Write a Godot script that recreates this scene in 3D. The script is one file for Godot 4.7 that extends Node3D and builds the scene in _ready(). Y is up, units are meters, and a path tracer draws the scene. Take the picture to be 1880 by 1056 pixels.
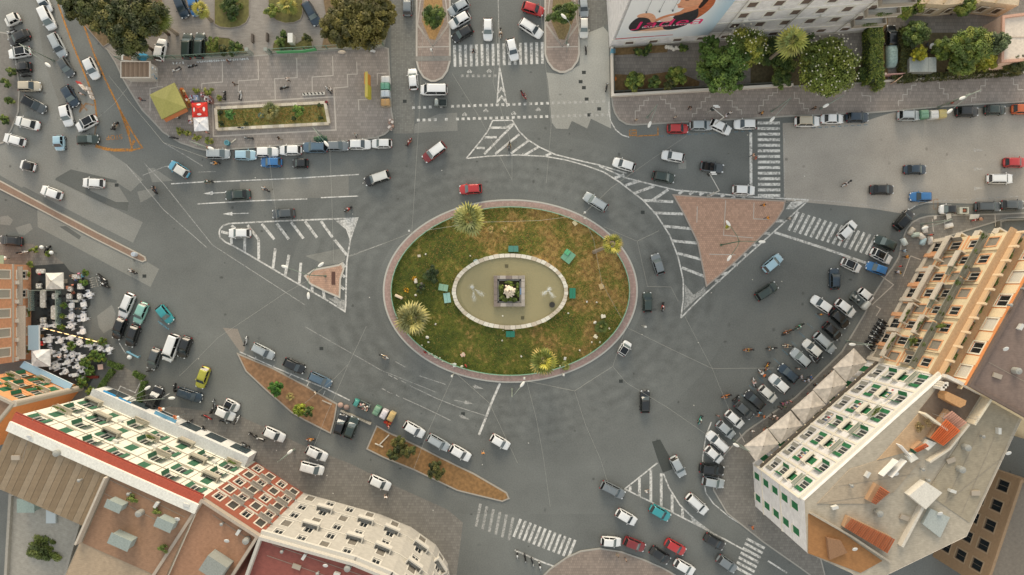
extends Node3D
# A city roundabout seen from a drone that hangs above it. Plan coordinates in the tables are
# decimetres east / south of the north-west corner of the surveyed area; the drone hangs over (940, 528).
const CAM_H := 110.0
var taken := {}
var mats := {}
var texs := {}
var rng := RandomNumberGenerator.new()
func _ready():
	rng.seed=20240611
	var cam := Camera3D.new()
	cam.name="camera"
	cam.position=V(0,CAM_H,0)
	cam.rotation=V(-PI/2,0,0)
	cam.fov=rad_to_deg(2.0*atan(52.8/CAM_H))
	cam.near=1.0
	cam.far=700.0
	add_child(cam)
	cam.current=true
	var sky_mat := ProceduralSkyMaterial.new()
	sky_mat.sky_top_color=Color(0.72,0.755,0.785)
	sky_mat.sky_horizon_color=Color(1.26,1.2,1.12)
	sky_mat.sky_curve=0.35
	sky_mat.sky_energy_multiplier=1.0
	sky_mat.ground_bottom_color=Color(0.4,0.4,0.39)
	sky_mat.ground_horizon_color=Color(0.7,0.69,0.66)
	sky_mat.sun_angle_max=1.0
	var sky := Sky.new()
	sky.sky_material=sky_mat
	var env := Environment.new()
	env.background_mode=Environment.BG_SKY
	env.sky=sky
	env.background_energy_multiplier=1.0
	env.tonemap_mode=Environment.TONE_MAPPER_LINEAR
	env.tonemap_exposure=1.18
	env.sdfgi_enabled=true
	env.ssao_enabled=true
	env.ssil_enabled=true
	var we := WorldEnvironment.new()
	we.name="world_environment"
	we.environment=env
	add_child(we)
	var sun := DirectionalLight3D.new()
	sun.name="sun"
	sun.light_energy=1.1
	sun.light_angular_distance=32.0
	sun.light_color=Color(1.0,0.93,0.83)
	sun.shadow_enabled=true
	sun.rotation_degrees=V(-15,184,0)
	add_child(sun)
	make_textures()
	build_ground()
	build_markings()
	build_roundabout()
	build_pavements()
	build_buildings()
	build_trees()
	build_vehicles()
	build_bikes()
	build_restaurants()
	build_street_furniture()
	build_people()
	build_wires()
	build_litter()
# helpers
func pl(e: float,s: float,h := 0.0) -> Vector3:
	# a point h metres up whose sight line from the drone meets the ground at plan (e, s)
	var k := 1.0-h/CAM_H
	return V((e-940.0)*0.1*k,h,(s-528.0)*0.1*k)
func pl0(e: float,s: float,h := 0.0) -> Vector3:
	var p := pl(e,s,h)
	p.y=0.0
	return p
func nums(t: String) -> PackedFloat32Array:
	var r := PackedFloat32Array()
	for w in t.split(" ",false):
		r.append(w.to_float())
	return r
func pts(t: String,h := 0.0) -> PackedVector2Array:
	# "e,s e,s ..." -> metres
	var r := PackedVector2Array()
	for w in t.split(" ",false):
		var c := w.split(",")
		var p := pl(c[0].to_float(),c[1].to_float(),h)
		r.append(W(p.x,p.z))
	return r
func numbered(called: String) -> String:
	if not taken.has(called):
		taken[called]=0
		return called
	taken[called]+=1
	return "%s_%03d" % [called,taken[called]]
const G := "grain"
const S := "stain"
# short forms of the constructors that the tables use most
func V(x: float,y: float,z: float) -> Vector3:
	return Vector3(x,y,z)
func W(x: float,y: float) -> Vector2:
	return Vector2(x,y)
func rad(d: float) -> float:
	return d*PI/180.0
func PV(a: Array) -> PackedVector3Array:
	return PackedVector3Array(a)
func PW(a: Array) -> PackedVector2Array:
	return PackedVector2Array(a)
func bx(c: Vector3,s: Vector3,b := Basis()) -> Shape:
	return Shape.new().box(c,s,b)
func sm() -> Shape:
	return Shape.new().smooth()
func fit(o: MeshInstance3D,mesh: Variant,m: Variant):
	# a Shape or a finished mesh; a material or the colour of a plain one
	o.mesh=mesh.done() if mesh is Shape else mesh
	if m is String:
		o.material_override=mat(m)
	elif m:
		o.material_override=m
func obj(called: String,mesh: Variant,m: Variant,parent: Node3D) -> MeshInstance3D:
	var o := MeshInstance3D.new()
	o.name=called
	fit(o,mesh,m)
	parent.add_child(o,true)
	return o
func metas(o: Node,label: String,category: String,group := ""):
	o.set_meta("label",label)
	o.set_meta("category",category)
	if group:
		o.set_meta("group",group)
func thing(called: String,label: String,category: String,at := Vector3.ZERO,turn := 0.0,group := "") -> Node3D:
	var o := Node3D.new()
	o.name=numbered(called)
	add_child(o)
	o.position=at
	o.rotation.y=turn
	metas(o,label,category,group)
	return o
func single(called: String,mesh: Variant,m: Variant,label: String,category: String,group := "",at := Vector3.ZERO,turn := 0.0) -> MeshInstance3D:
	var o := MeshInstance3D.new()
	o.name=numbered(called)
	fit(o,mesh,m)
	o.position=at
	o.rotation.y=turn
	add_child(o)
	metas(o,label,category,group)
	return o
func place(proto: Node3D,called: String,label: String,category: String,at: Vector3,turn := 0.0,group := "") -> Node3D:
	var o: Node3D=proto.duplicate()
	o.name=numbered(called)
	add_child(o)
	o.position=at
	o.rotation.y=turn
	metas(o,label,category,group)
	return o
func structure(called: String,mesh: Variant,m: Variant,label := "") -> MeshInstance3D:
	var o := MeshInstance3D.new()
	o.name=numbered(called)
	fit(o,mesh,m)
	add_child(o)
	o.set_meta("kind","structure")
	if label:
		o.set_meta("label",label)
	return o
func struct_node(called: String,label := "") -> Node3D:
	var o := Node3D.new()
	o.name=numbered(called)
	add_child(o)
	o.set_meta("kind","structure")
	if label:
		o.set_meta("label",label)
	return o
func tint(o: Node3D,names: Array,mat: Material):
	for c in o.get_children():
		for n in names:
			if String(c.name).begins_with(n):
				c.material_override=mat
# shapes
class Shape:
	var st := SurfaceTool.new()
	var uv_world := false
	func _init():
		st.begin(Mesh.PRIMITIVE_TRIANGLES)
		st.set_smooth_group(-1)
	func smooth(on := true) -> Shape:
		st.set_smooth_group(1 if on else -1)
		return self
	func v(p: Vector3):
		if uv_world:
			st.set_uv(Vector2(p.x/204.8+0.5,p.z/121.6+0.5))
		st.add_vertex(p)
	func tri(a: Vector3,b: Vector3,c: Vector3):  # counter-clockwise from outside
		v(a)
		v(c)
		v(b)
	func quad(a: Vector3,b: Vector3,c: Vector3,d: Vector3):
		tri(a,b,c)
		tri(a,c,d)
	func box(c: Vector3,s: Vector3,b := Basis()) -> Shape:
		var x := b.x*s.x*0.5
		var y := b.y*s.y*0.5
		var z := b.z*s.z*0.5
		quad(c-x+y+z,c+x+y+z,c+x+y-z,c-x+y-z)
		quad(c-x-y-z,c+x-y-z,c+x-y+z,c-x-y+z)
		quad(c-x-y+z,c+x-y+z,c+x+y+z,c-x+y+z)
		quad(c+x-y-z,c-x-y-z,c-x+y-z,c+x+y-z)
		quad(c+x-y+z,c+x-y-z,c+x+y-z,c+x+y+z)
		quad(c-x-y-z,c-x-y+z,c-x+y+z,c-x+y-z)
		return self
	func flat(poly: PackedVector2Array,y: float) -> Shape:
		var t := Geometry2D.triangulate_polygon(poly)
		for i in range(0,t.size(),3):
			var a := poly[t[i]]
			var b := poly[t[i+1]]
			var c := poly[t[i+2]]
			if (b-a).cross(c-a)>0.0:
				var w := b
				b=c
				c=w
			tri(Vector3(a.x,y,a.y),Vector3(b.x,y,b.y),Vector3(c.x,y,c.y))
		return self
	func walls(poly: PackedVector2Array,y0: float,y1: float,closed := true) -> Shape:
		var area := 0.0
		var n := poly.size()
		for i in n:
			area+=poly[i].cross(poly[(i+1) % n])
		for i in (n if closed else n-1):
			var a := poly[i]
			var b := poly[(i+1) % n]
			if area>0.0:
				var w := a
				a=b
				b=w
			quad(Vector3(a.x,y0,a.y),Vector3(b.x,y0,b.y),Vector3(b.x,y1,b.y),Vector3(a.x,y1,a.y))
		return self
	func prism(poly: PackedVector2Array,y0: float,y1: float) -> Shape:
		flat(poly,y1)
		walls(poly,y0,y1)
		return self
	func ring(outer: PackedVector2Array,inner: PackedVector2Array,y0: float,y1: float) -> Shape:
		var n := outer.size()
		for i in n:
			var j := (i+1) % n
			var a := outer[i]
			var b := outer[j]
			var c := inner[j]
			var d := inner[i]
			if (b-a).cross(c-a)>0.0:
				quad(Vector3(d.x,y1,d.y),Vector3(c.x,y1,c.y),Vector3(b.x,y1,b.y),Vector3(a.x,y1,a.y))
				quad(Vector3(b.x,y0,b.y),Vector3(a.x,y0,a.y),Vector3(a.x,y1,a.y),Vector3(b.x,y1,b.y))
				quad(Vector3(d.x,y0,d.y),Vector3(c.x,y0,c.y),Vector3(c.x,y1,c.y),Vector3(d.x,y1,d.y))
			else:
				quad(Vector3(a.x,y1,a.y),Vector3(b.x,y1,b.y),Vector3(c.x,y1,c.y),Vector3(d.x,y1,d.y))
				quad(Vector3(a.x,y0,a.y),Vector3(b.x,y0,b.y),Vector3(b.x,y1,b.y),Vector3(a.x,y1,a.y))
				quad(Vector3(c.x,y0,c.y),Vector3(d.x,y0,d.y),Vector3(d.x,y1,d.y),Vector3(c.x,y1,c.y))
		return self
	func strip(line: PackedVector2Array,width: float,y: float,closed := false) -> Shape:
		var e := Shape.edges(line,width,closed)
		var n := line.size()
		for i in (n if closed else n-1):
			var j := (i+1) % n
			var a: Vector2=e[0][i]
			var b: Vector2=e[0][j]
			var c: Vector2=e[1][j]
			var d: Vector2=e[1][i]
			if (b-a).cross(c-a)>0.0:
				quad(Vector3(d.x,y,d.y),Vector3(c.x,y,c.y),Vector3(b.x,y,b.y),Vector3(a.x,y,a.y))
			else:
				quad(Vector3(a.x,y,a.y),Vector3(b.x,y,b.y),Vector3(c.x,y,c.y),Vector3(d.x,y,d.y))
		return self
	func wall_line(line: PackedVector2Array,width: float,y0: float,y1: float,closed := false) -> Shape:
		var e := Shape.edges(line,width,closed)
		var o: PackedVector2Array=e[0]
		var i: PackedVector2Array=e[1]
		if closed:
			ring(o,i,y0,y1)
		else:
			var p := o.duplicate()
			i.reverse()
			p.append_array(i)
			prism(p,y0,y1)
		return self
	static func edges(line: PackedVector2Array,width: float,closed: bool) -> Array:
		var l := PackedVector2Array()
		var r := PackedVector2Array()
		var n := line.size()
		for i in n:
			var d0 := Vector2.ZERO
			var d1 := Vector2.ZERO
			if i>0 or closed:
				d0=(line[i]-line[(i-1+n) % n]).normalized()
			if i<n-1 or closed:
				d1=(line[(i+1) % n]-line[i]).normalized()
			if d0==Vector2.ZERO:
				d0=d1
			if d1==Vector2.ZERO:
				d1=d0
			var t := (d0+d1).normalized()
			var nn := Vector2(-t.y,t.x)
			var w := width*0.5/maxf(0.4,nn.dot(Vector2(-d0.y,d0.x)))
			l.append(line[i]+nn*w)
			r.append(line[i]-nn*w)
		return [l,r]
	func loft(rings: Array,cap0 := true,cap1 := true) -> Shape:
		for k in rings.size()-1:
			var a: PackedVector3Array=rings[k]
			var b: PackedVector3Array=rings[k+1]
			var n := a.size()
			for i in n:
				var j := (i+1) % n
				quad(a[i],a[j],b[j],b[i])
		if cap0:
			fan(rings[0],true)
		if cap1:
			fan(rings[-1],false)
		return self
	func fan(r: PackedVector3Array,back: bool):
		var c := Vector3.ZERO
		for p in r:
			c+=p
		c /= r.size()
		for i in r.size():
			var j := (i+1) % r.size()
			if back:
				tri(c,r[j],r[i])
			else:
				tri(c,r[i],r[j])
	func tube(path: PackedVector3Array,r0: float,r1: float,sides := 6) -> Shape:
		var rings := []
		var n := path.size()
		for i in n:
			var d := (path[mini(i+1,n-1)]-path[maxi(i-1,0)]).normalized()
			var u := d.cross(Vector3.UP if absf(d.y)<0.9 else Vector3.RIGHT).normalized()
			var w := u.cross(d).normalized()
			var r := lerpf(r0,r1,float(i)/maxf(1.0,n-1.0))
			var ring_ := PackedVector3Array()
			for k in sides:
				var a := -TAU*k/sides
				ring_.append(path[i]+(u*cos(a)+w*sin(a))*r)
			rings.append(ring_)
		return loft(rings)
	func bar(a: Vector3,b: Vector3,r: float,sides := 6) -> Shape:
		return tube(PackedVector3Array([a,b]),r,r,sides)
	func cyl(c: Vector3,r0: float,r1: float,h: float,sides := 12) -> Shape:
		return tube(PackedVector3Array([c,c+Vector3(0,h,0)]),r0,r1,sides)
	func ball(c: Vector3,r: Vector3,b := Basis(),nu := 10,nv := 6) -> Shape:
		var rings := []
		for i in nv+1:
			var f := PI*clampf(float(i)/nv,0.02,0.98)
			var ring_ := PackedVector3Array()
			for k in nu:
				var a := -TAU*k/nu
				ring_.append(c+b*Vector3(cos(a)*sin(f)*r.x,-cos(f)*r.y,sin(a)*sin(f)*r.z))
			rings.append(ring_)
		return loft(rings)
	func patch(p: Array,bulge := 0.0) -> Shape:
		var nrm: Vector3=(p[1]-p[0]).cross(p[3]-p[0]).normalized()
		for i in 4:
			for j in 3:
				var q := []
				for s in [[0,0],[1,0],[1,1],[0,1]]:
					var u: float=(i+s[0])/4.0
					var w: float=(j+s[1])/3.0
					var a: Vector3=p[0].lerp(p[1],u)
					var b: Vector3=p[3].lerp(p[2],u)
					q.append(a.lerp(b,w)+nrm*bulge*16.0*u*(1.0-u)*w*(1.0-w))
				quad(q[0],q[1],q[2],q[3])
		return self
	func quad_wall(a: Vector3,b: Vector3,h: float) -> ArrayMesh:
		quad(a,b,b+Vector3(0,h,0),a+Vector3(0,h,0))
		return done()
	func quad_slab(a: Vector3,b: Vector3,c: Vector3,d: Vector3,t := 0.05) -> ArrayMesh:
		var z := Vector3(0,-t,0)
		quad(a,d,c,b)
		quad(a+z,b+z,c+z,d+z)
		quad(d,d+z,c+z,c)
		quad(b,b+z,a+z,a)
		quad(a,a+z,d+z,d)
		quad(c,c+z,b+z,b)
		return done()
	func done() -> ArrayMesh:
		st.generate_normals()
		return st.commit()
func shape() -> Shape:
	return Shape.new()
func ell(cx: float,cy: float,rx: float,ry: float,n := 96,y := 0.0) -> PackedVector2Array:
	var r := PackedVector2Array()
	var c := pl(cx,cy,y)
	for i in n:
		var a := TAU*i/n
		r.append(W(c.x+cos(a)*rx*0.1,c.z+sin(a)*ry*0.1))
	return r
func rrect(x0: float,x1: float,w: float,r: float,y: float,n := 3) -> PackedVector3Array:
	# rounded rectangle in the plan, counter-clockwise seen from above
	var o := PackedVector3Array()
	var cs := [[x1-r,-w+r,-PI/2],[x1-r,w-r,0.0],[x0+r,w-r,PI/2],[x0+r,-w+r,PI]]
	for c in cs:
		for i in n+1:
			var a: float=c[2]+PI/2*i/n
			o.append(V(c[0]+cos(a)*r,y,c[1]+sin(a)*r))
	o.reverse()
	return o
# textures and materials
func noise_bytes(seed_: int,freq: float,w: int,h: int,octaves := 4,kind := FastNoiseLite.TYPE_SIMPLEX_SMOOTH) -> PackedByteArray:
	var n := FastNoiseLite.new()
	n.seed=seed_
	n.noise_type=kind
	n.frequency=freq
	n.fractal_octaves=octaves
	var im := n.get_image(w,h,false,false,false)
	im.convert(Image.FORMAT_L8)
	return im.get_data()
func tile(seed_: int,freq: float,size: int,lo: float,hi: float,octaves := 4) -> ImageTexture:
	var n := FastNoiseLite.new()
	n.seed=seed_
	n.noise_type=FastNoiseLite.TYPE_SIMPLEX_SMOOTH
	n.frequency=freq
	n.fractal_octaves=octaves
	var im := n.get_seamless_image(size,size)
	im.convert(Image.FORMAT_L8)
	var d := im.get_data()
	for i in d.size():
		d[i]=int(clampf(lerpf(lo,hi,d[i]/255.0),0.0,1.0)*255.0)
	return ImageTexture.create_from_image(Image.create_from_data(size,size,false,Image.FORMAT_L8,d))
func make_textures():
	texs.mottle=tile(11,0.012,512,0.75,1.0,5)
	texs.grain=tile(12,0.09,512,0.74,1.0,4)
	# weathering: fine grain, soft patches and short streaks
	var s0 := tile(13,0.014,512,0.0,1.0,5).get_image().get_data()
	var s1 := tile(15,0.15,512,0.0,1.0,3).get_image().get_data()
	var sd := PackedByteArray()
	sd.resize(512*512)
	for y in 512:
		for x in 512:
			var t := 219.0+(s0[(y*6 % 512)*512+x]-128)*0.11+(s1[y*512+x]-128)*0.1+(s0[y*512+x]-128)*0.1
			sd[y*512+x]=int(clampf(t,0.0,255.0))
	texs.stain=ImageTexture.create_from_image(Image.create_from_data(512,512,false,Image.FORMAT_L8,sd))
	# worn paint: white, its alpha eaten by wear
	var a := noise_bytes(21,0.045,512,512,5)
	var b := noise_bytes(22,0.012,512,512,3)
	var d := PackedByteArray()
	d.resize(512*512*4)
	for i in 512*512:
		var t := a[i]/255.0*0.75+b[i]/255.0*0.5
		var al := clampf(0.9-maxf(0.0,t-0.5)*1.5,0.3,0.9)
		d[i*4]=255
		d[i*4+1]=255
		d[i*4+2]=255
		d[i*4+3]=int(al*255.0)
	texs.wear=ImageTexture.create_from_image(Image.create_from_data(512,512,false,Image.FORMAT_RGBA8,d))
	var rp := FastNoiseLite.new()
	rp.seed=24
	rp.frequency=0.03
	var ri := rp.get_seamless_image(256,256)
	ri.convert(Image.FORMAT_RGBA8)
	ri.bump_map_to_normal_map(6.0)
	texs.ripple=ImageTexture.create_from_image(ri)
	texs.paving=paving_tile(14,10,5,77)
	texs.brick=paving_tile(16,16,8,78)
	texs.cobble=paving_tile(16,16,0,79)
	texs.asphalt=asphalt_map()
	texs.grass=grass_map()
func paving_tile(nx: int,ny: int,shift: int,seed_: int) -> ImageTexture:
	# small blocks with dark joints, far below what one can pick out singly from up here
	var r := RandomNumberGenerator.new()
	r.seed=seed_
	var size := 512
	var tone := []
	for i in nx*ny:
		tone.append(r.randf_range(0.82,0.92))
	var g := noise_bytes(seed_,0.2,size,size,3)
	var d := PackedByteArray()
	d.resize(size*size)
	for y in size:
		var row := y*ny/size
		var fy := fposmod(float(y)*ny/size,1.0)
		for x in size:
			var xx := float(x)*nx/size+(0.5 if shift>0 and row % 2==1 else 0.0)
			var fx := fposmod(xx,1.0)
			var t: float=tone[row*nx+int(xx) % nx]+(g[y*size+x]-128)*0.0006
			if fx<0.1 or fy<0.1:
				t *= 0.86
			d[y*size+x]=int(clampf(t,0.0,1.0)*255.0)
	return ImageTexture.create_from_image(Image.create_from_data(size,size,false,Image.FORMAT_L8,d))
func asphalt_map() -> ImageTexture:
	var w := 2048
	var h := 1216
	var big := noise_bytes(31,0.0035,w,h,5)
	var mid := noise_bytes(32,0.03,w,h,4)
	var fine := noise_bytes(33,0.35,w,h,2)
	var streak := noise_bytes(34,0.012,w,512,4)
	var d := PackedByteArray()
	d.resize(w*h)
	var c0 := W(937,534.5)
	for y in h:
		for x in w:
			var i := y*w+x
			var t := 0.80+(big[i]-128)*0.0005+(mid[i]-128)*0.00016+(fine[i]-128)*0.00055
			var px := (x-1024.0)+940.0-c0.x
			var py := (y-608.0)+528.0-c0.y
			var rr := sqrt(px*px/54756.0+py*py/28392.0)
			if rr>1.05 and rr<1.75:
				var ang := atan2(py,px)
				var sx := int((ang/TAU+0.5)*(w-1))
				var sy := int((rr-1.05)*700.0)
				t+=(streak[mini(sy,511)*w+(sx*3) % w]-128)*0.00055*minf(1.0,minf((rr-1.05)*12.0,(1.75-rr)*6.0))
				t -= 0.035*(0.5+0.5*cos(rr*52.0))*smoothstep(1.75,1.5,rr)
			else:
				t+=(streak[(y/2) % 512*w+(x/3) % w]-128)*0.0006
			d[i]=int(clampf(t,0.05,1.0)*255.0)
	# oil drips and tar repairs
	var r := RandomNumberGenerator.new()
	r.seed=99
	for k in 420:
		var cx := r.randi_range(10,w-11)
		var cy := r.randi_range(10,h-11)
		var rad := r.randf_range(0.8,4.0)
		var deep := r.randf_range(0.04,0.2)
		var sq := r.randf_range(0.5,1.6)
		for yy in range(-6,7):
			for xx in range(-6,7):
				var q := 1.0-sqrt(xx*xx*sq+yy*yy/sq)/rad
				if q>0.0:
					var i := (cy+yy)*w+cx+xx
					d[i]=int(maxf(20.0,d[i]-deep*255.0*minf(1.0,q*2.0)))
	return ImageTexture.create_from_image(Image.create_from_data(w,h,false,Image.FORMAT_L8,d))
func grass_map() -> ImageTexture:
	# 48 m x 36 m of dry lawn: green where it is watered, straw and bare earth elsewhere
	var w := 960
	var h := 720
	var a := noise_bytes(41,0.007,w,h,5)
	var b := noise_bytes(42,0.04,w,h,4)
	var f := noise_bytes(43,0.3,w,h,2)
	var d := PackedByteArray()
	d.resize(w*h*3)
	var green := Color("70762f")
	var deep := Color("505d24")
	var straw := Color("bf9c60")
	var earth := Color("9f7a4c")
	for y in h:
		for x in w:
			var i := y*w+x
			var u := float(x)/w
			var v := float(y)/h
			var dry := (a[i]-128)*0.0075+(b[i]-128)*0.0032+0.36+(u-0.5)*0.8-(v-0.45)*0.35
			var c := deep.lerp(green,clampf(dry*1.8+0.45,0.0,1.0))
			if dry>0.35:
				c=c.lerp(earth.lerp(straw,clampf(0.5+(b[i]-128)*0.011-(v-0.3)*0.9,0.0,1.0)),clampf((dry-0.35)*2.0,0.0,0.85))
			var g := 0.88+(f[i]-128)*0.0022+(b[i]-128)*0.001
			d[i*3]=int(clampf(c.r*g,0,1)*255)
			d[i*3+1]=int(clampf(c.g*g,0,1)*255)
			d[i*3+2]=int(clampf(c.b*g,0,1)*255)
	return ImageTexture.create_from_image(Image.create_from_data(w,h,false,Image.FORMAT_RGB8,d))
func mat(hex: String,rough := 0.85,metal := 0.0) -> StandardMaterial3D:
	var key := "%s %s %s" % [hex,rough,metal]
	if not mats.has(key):
		var m := StandardMaterial3D.new()
		m.albedo_color=Color(hex)
		m.roughness=rough
		m.metallic=metal
		mats[key]=m
	return mats[key]
func tex(hex: String,tex: String,metres: float,world := true,rough := 0.9) -> StandardMaterial3D:
	# colour times a computed grey map of that many metres a side
	var key := "%s %s %s %s %s" % [hex,tex,metres,world,rough]
	if not mats.has(key):
		var m := StandardMaterial3D.new()
		var c := Color(hex)
		var mean := 0.86
		m.albedo_color=Color(minf(1,c.r/mean),minf(1,c.g/mean),minf(1,c.b/mean))
		m.albedo_texture=texs[tex]
		m.uv1_triplanar=true
		m.uv1_world_triplanar=world
		m.uv1_scale=Vector3.ONE/metres
		m.roughness=rough
		mats[key]=m
	return mats[key]
func road_mat(hex: String) -> StandardMaterial3D:
	var key := "road "+hex
	if not mats.has(key):
		var m := StandardMaterial3D.new()
		var c := Color(hex)
		m.albedo_color=Color(c.r/0.80,c.g/0.80,c.b/0.80)
		m.albedo_texture=texs.asphalt
		m.roughness=0.88
		mats[key]=m
	return mats[key]
func paint_mark(hex: String,strength := 1.0) -> StandardMaterial3D:
	var key := "mark %s %s" % [hex,strength]
	if not mats.has(key):
		var m := StandardMaterial3D.new()
		m.albedo_color=Color(Color(hex),strength)
		m.albedo_texture=texs.wear
		m.transparency=BaseMaterial3D.TRANSPARENCY_ALPHA
		m.uv1_triplanar=true
		m.uv1_world_triplanar=true
		m.uv1_scale=Vector3.ONE/14.0
		m.roughness=0.8
		mats[key]=m
	return mats[key]
func glass_dark(hex := "1b2226") -> StandardMaterial3D:
	return mat(hex,0.08)
func car_paint(hex: String) -> StandardMaterial3D:
	var key := "car "+hex
	if not mats.has(key):
		var m := StandardMaterial3D.new()
		m.albedo_color=Color(hex)
		m.roughness=0.42
		m.metallic=0.1
		m.clearcoat_enabled=true
		m.clearcoat=0.7
		m.clearcoat_roughness=0.12
		mats[key]=m
	return mats[key]
# ground, roads, markings
func sheet(called: String,poly: PackedVector2Array,y: float,m: Variant,label := "") -> MeshInstance3D:
	var s := shape()
	s.uv_world=true
	s.flat(poly,y)
	return structure(called,s.done(),m,label)
func slab(called: String,poly: PackedVector2Array,y: float,m: Variant,label := "",kerb := "a29f97",kw := 0.25) -> Node3D:
	# a raised pavement with a kerb along its edge
	var n := struct_node(called,label)
	obj("surface",shape().prism(poly,-0.05,y),m,n)
	if kerb:
		obj("kerb",shape().wall_line(poly,kw,-0.05,y+0.012,true),tex(kerb,G,3.0),n)
	return n
func build_ground():
	var s := shape()
	s.uv_world=true
	# one sheet out past everything in view
	s.flat(PW([W(-300,-300),W(300,-300),W(300,300),W(-300,300)]),0.0)
	structure("ground",s,road_mat("6e716e"),"grey worn asphalt of the square and its streets")
	var light := road_mat("868782")
	var tan_ := road_mat("a29d94")
	var mid := road_mat("7f7f79")
	var dark := road_mat("616461")
	sheet("asphalt_patch",pts("1437,226 1596,220 1640,206 2000,190 2000,378 1690,372 1655,392 1600,383 1560,379 1440,368"),0.004,tan_,"pale worn asphalt of the wide road on the east side")
	sheet("asphalt_patch",pts("-90,-90 104,-90 117,37 176,190 172,262 230,300 262,330 240,352 214,335 130,312 100,330 62,330 40,345 -90,270"),0.004,light,"pale asphalt of the car park in the north-west")
	sheet("asphalt_patch",pts("52,-90 78,-90 100,60 128,190 112,200 80,110"),0.008,mid)
	sheet("asphalt_patch",pts("102,327 130,311 214,331 214,336 236,371 234,388 200,379 102,331"),0.008,dark)
	sheet("asphalt_patch",pts("-90,262 60,318 102,330 262,408 244,446 150,398 0,320 -90,280"),0.008,light)
	sheet("asphalt_patch",pts("68,366 160,415 292,494 276,527 69,417"),0.004,road_mat("878882"))
	sheet("asphalt_patch",pts("167,332 214,336 236,371 213,371 165,350"),0.012,light)
	sheet("asphalt_patch",pts("252,352 282,345 288,356 258,372"),0.004,light)
	sheet("asphalt_patch",pts("109,416 121,415 149,434 145,440"),0.008,dark)
	sheet("asphalt_patch",pts("270,310 282,308 317,332 280,335"),0.008,light)
	sheet("asphalt_patch",pts("1197,811 1212,807 1236,850 1234,862 1217,868 1208,845"),0.004,road_mat("464a47"),"fresh dark asphalt patch south of the island")
	sheet("asphalt_patch",pts("806,209 839,207 840,240 797,242 758,245 762,228"),0.004,light)
	sheet("asphalt_patch",pts("1003,133 1032,137 1064,120 1066,60 1100,40 1117,60 1120,180 1122,236 1085,218 1078,236 1050,222 1043,237 1021,236 1013,225 1006,150"),0.004,road_mat("9f9f98"),"pale concrete of the side lane beside the building with the banner")
	sheet("asphalt_patch",pts("178,580 205,560 212,575 210,600 190,612 181,600"),0.004,light)
	sheet("asphalt_patch",pts("409,602 436,604 450,640 445,650 436,640"),0.004,road_mat("8b847b"))
	sheet("asphalt_patch",pts("0,398 14,396 24,404 18,414 0,412"),0.004,light)
	sheet("asphalt_patch",pts("28,418 55,410 60,420 45,432 34,430"),0.004,light)
	sheet("asphalt_patch",pts("560,470 632,455 634,480 600,487"),0.004,road_mat("84857f"))
	sheet("asphalt_patch",pts("440,335 640,322 640,362 560,364 440,372"),0.004,mid)
	sheet("asphalt_patch",pts("-20,-30 -20,60 60,120 60,200 20,220 -20,200"),0.008,mid)
	sheet("asphalt_patch",pts("1245,294 1260,294 1260,310 1246,310"),0.004,light)
	sheet("asphalt_patch",pts("2000,380 1700,376 1650,398 1660,410 1690,392 2000,395"),0.008,mid)
	# cobbled lanes on both sides of the north street
	sheet("cobbled_lane",pts("718,-60 764,-60 764,60 760,245 722,245 718,100"),0.004,tex("7d7d77","cobble",5.0))
	sheet("cobbled_lane",pts("1066,-60 1116,-60 1117,45 1066,66"),0.008,tex("7b7b76","cobble",5.0))
	# inspection covers
	var cover := mat("3f4341",0.7,0.4)
	for c in "1072,133 1066,150 1072,161 1077,182 1082,211 265,507 1300,372 1100,200 743,186 1640,175 440,100 214,340 68,378 1180,390 850,760 1140,700 590,640".split(" "):
		var q := pts(c)[0]
		var n := shape().flat(PW([q+W(-0.35,-0.3),q+W(0.35,-0.3),q+W(0.35,0.3),q+W(-0.35,0.3)]),0.016)
		structure("inspection_cover",n,cover)
func mark(parent: Node3D,called: String,line: String,width: float,m: Variant,y := 0.018,closed := false):
	obj(called,shape().strip(pts(line),width,y,closed).done(),m,parent)
func marks(parent: Node3D,called: String,lines: String,width: float,m: Variant,y := 0.018):
	for l in lines.split("|"):
		mark(parent,called,l.strip_edges(),width,m,y)
func fill(parent: Node3D,called: String,poly: String,m: Variant,y := 0.018):
	obj(called,shape().flat(pts(poly),y).done(),m,parent)
func stripes(parent: Node3D,first: Vector2,step: Vector2,count: int,along: Vector2,width: float,m: Variant,skip := []):
	for i in count:
		if i in skip:
			continue
		var a := first+step*i
		var b := a+along
		mark(parent,"stripe","%f,%f %f,%f" % [a.x,a.y,b.x,b.y],width,m)
func arrow(parent: Node3D,tail: Vector2,head: Vector2,m: Variant,side := 0.0):
	var d := (head-tail).normalized()
	var n := W(-d.y,d.x)
	var neck := head-d*18.0
	mark(parent,"shaft","%f,%f %f,%f" % [tail.x,tail.y,neck.x,neck.y],0.16,m)
	if side != 0.0:
		neck+=n*side
	var p := [head,neck+n*3.6,neck-n*3.6]
	fill(parent,"head","%f,%f %f,%f %f,%f" % [p[0].x,p[0].y,p[1].x,p[1].y,p[2].x,p[2].y],m)
func bike_symbol(parent: Node3D,e: float,s: float,m: Variant):
	for dx in [-2.4,2.4]:
		var c := PackedVector2Array()
		for i in 10:
			var q := pl(e+dx+cos(TAU*i/10)*1.7,s+2.0+sin(TAU*i/10)*1.7)
			c.append(W(q.x,q.z))
		obj("wheel_mark",shape().strip(c,0.09,0.018,true),m,parent)
	mark(parent,"frame_mark","%f,%f %f,%f %f,%f %f,%f" % [e-2.4,s+2,e-0.8,s-1.6,e+1.4,s-1.6,e+2.4,s+2],0.09,m)
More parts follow.
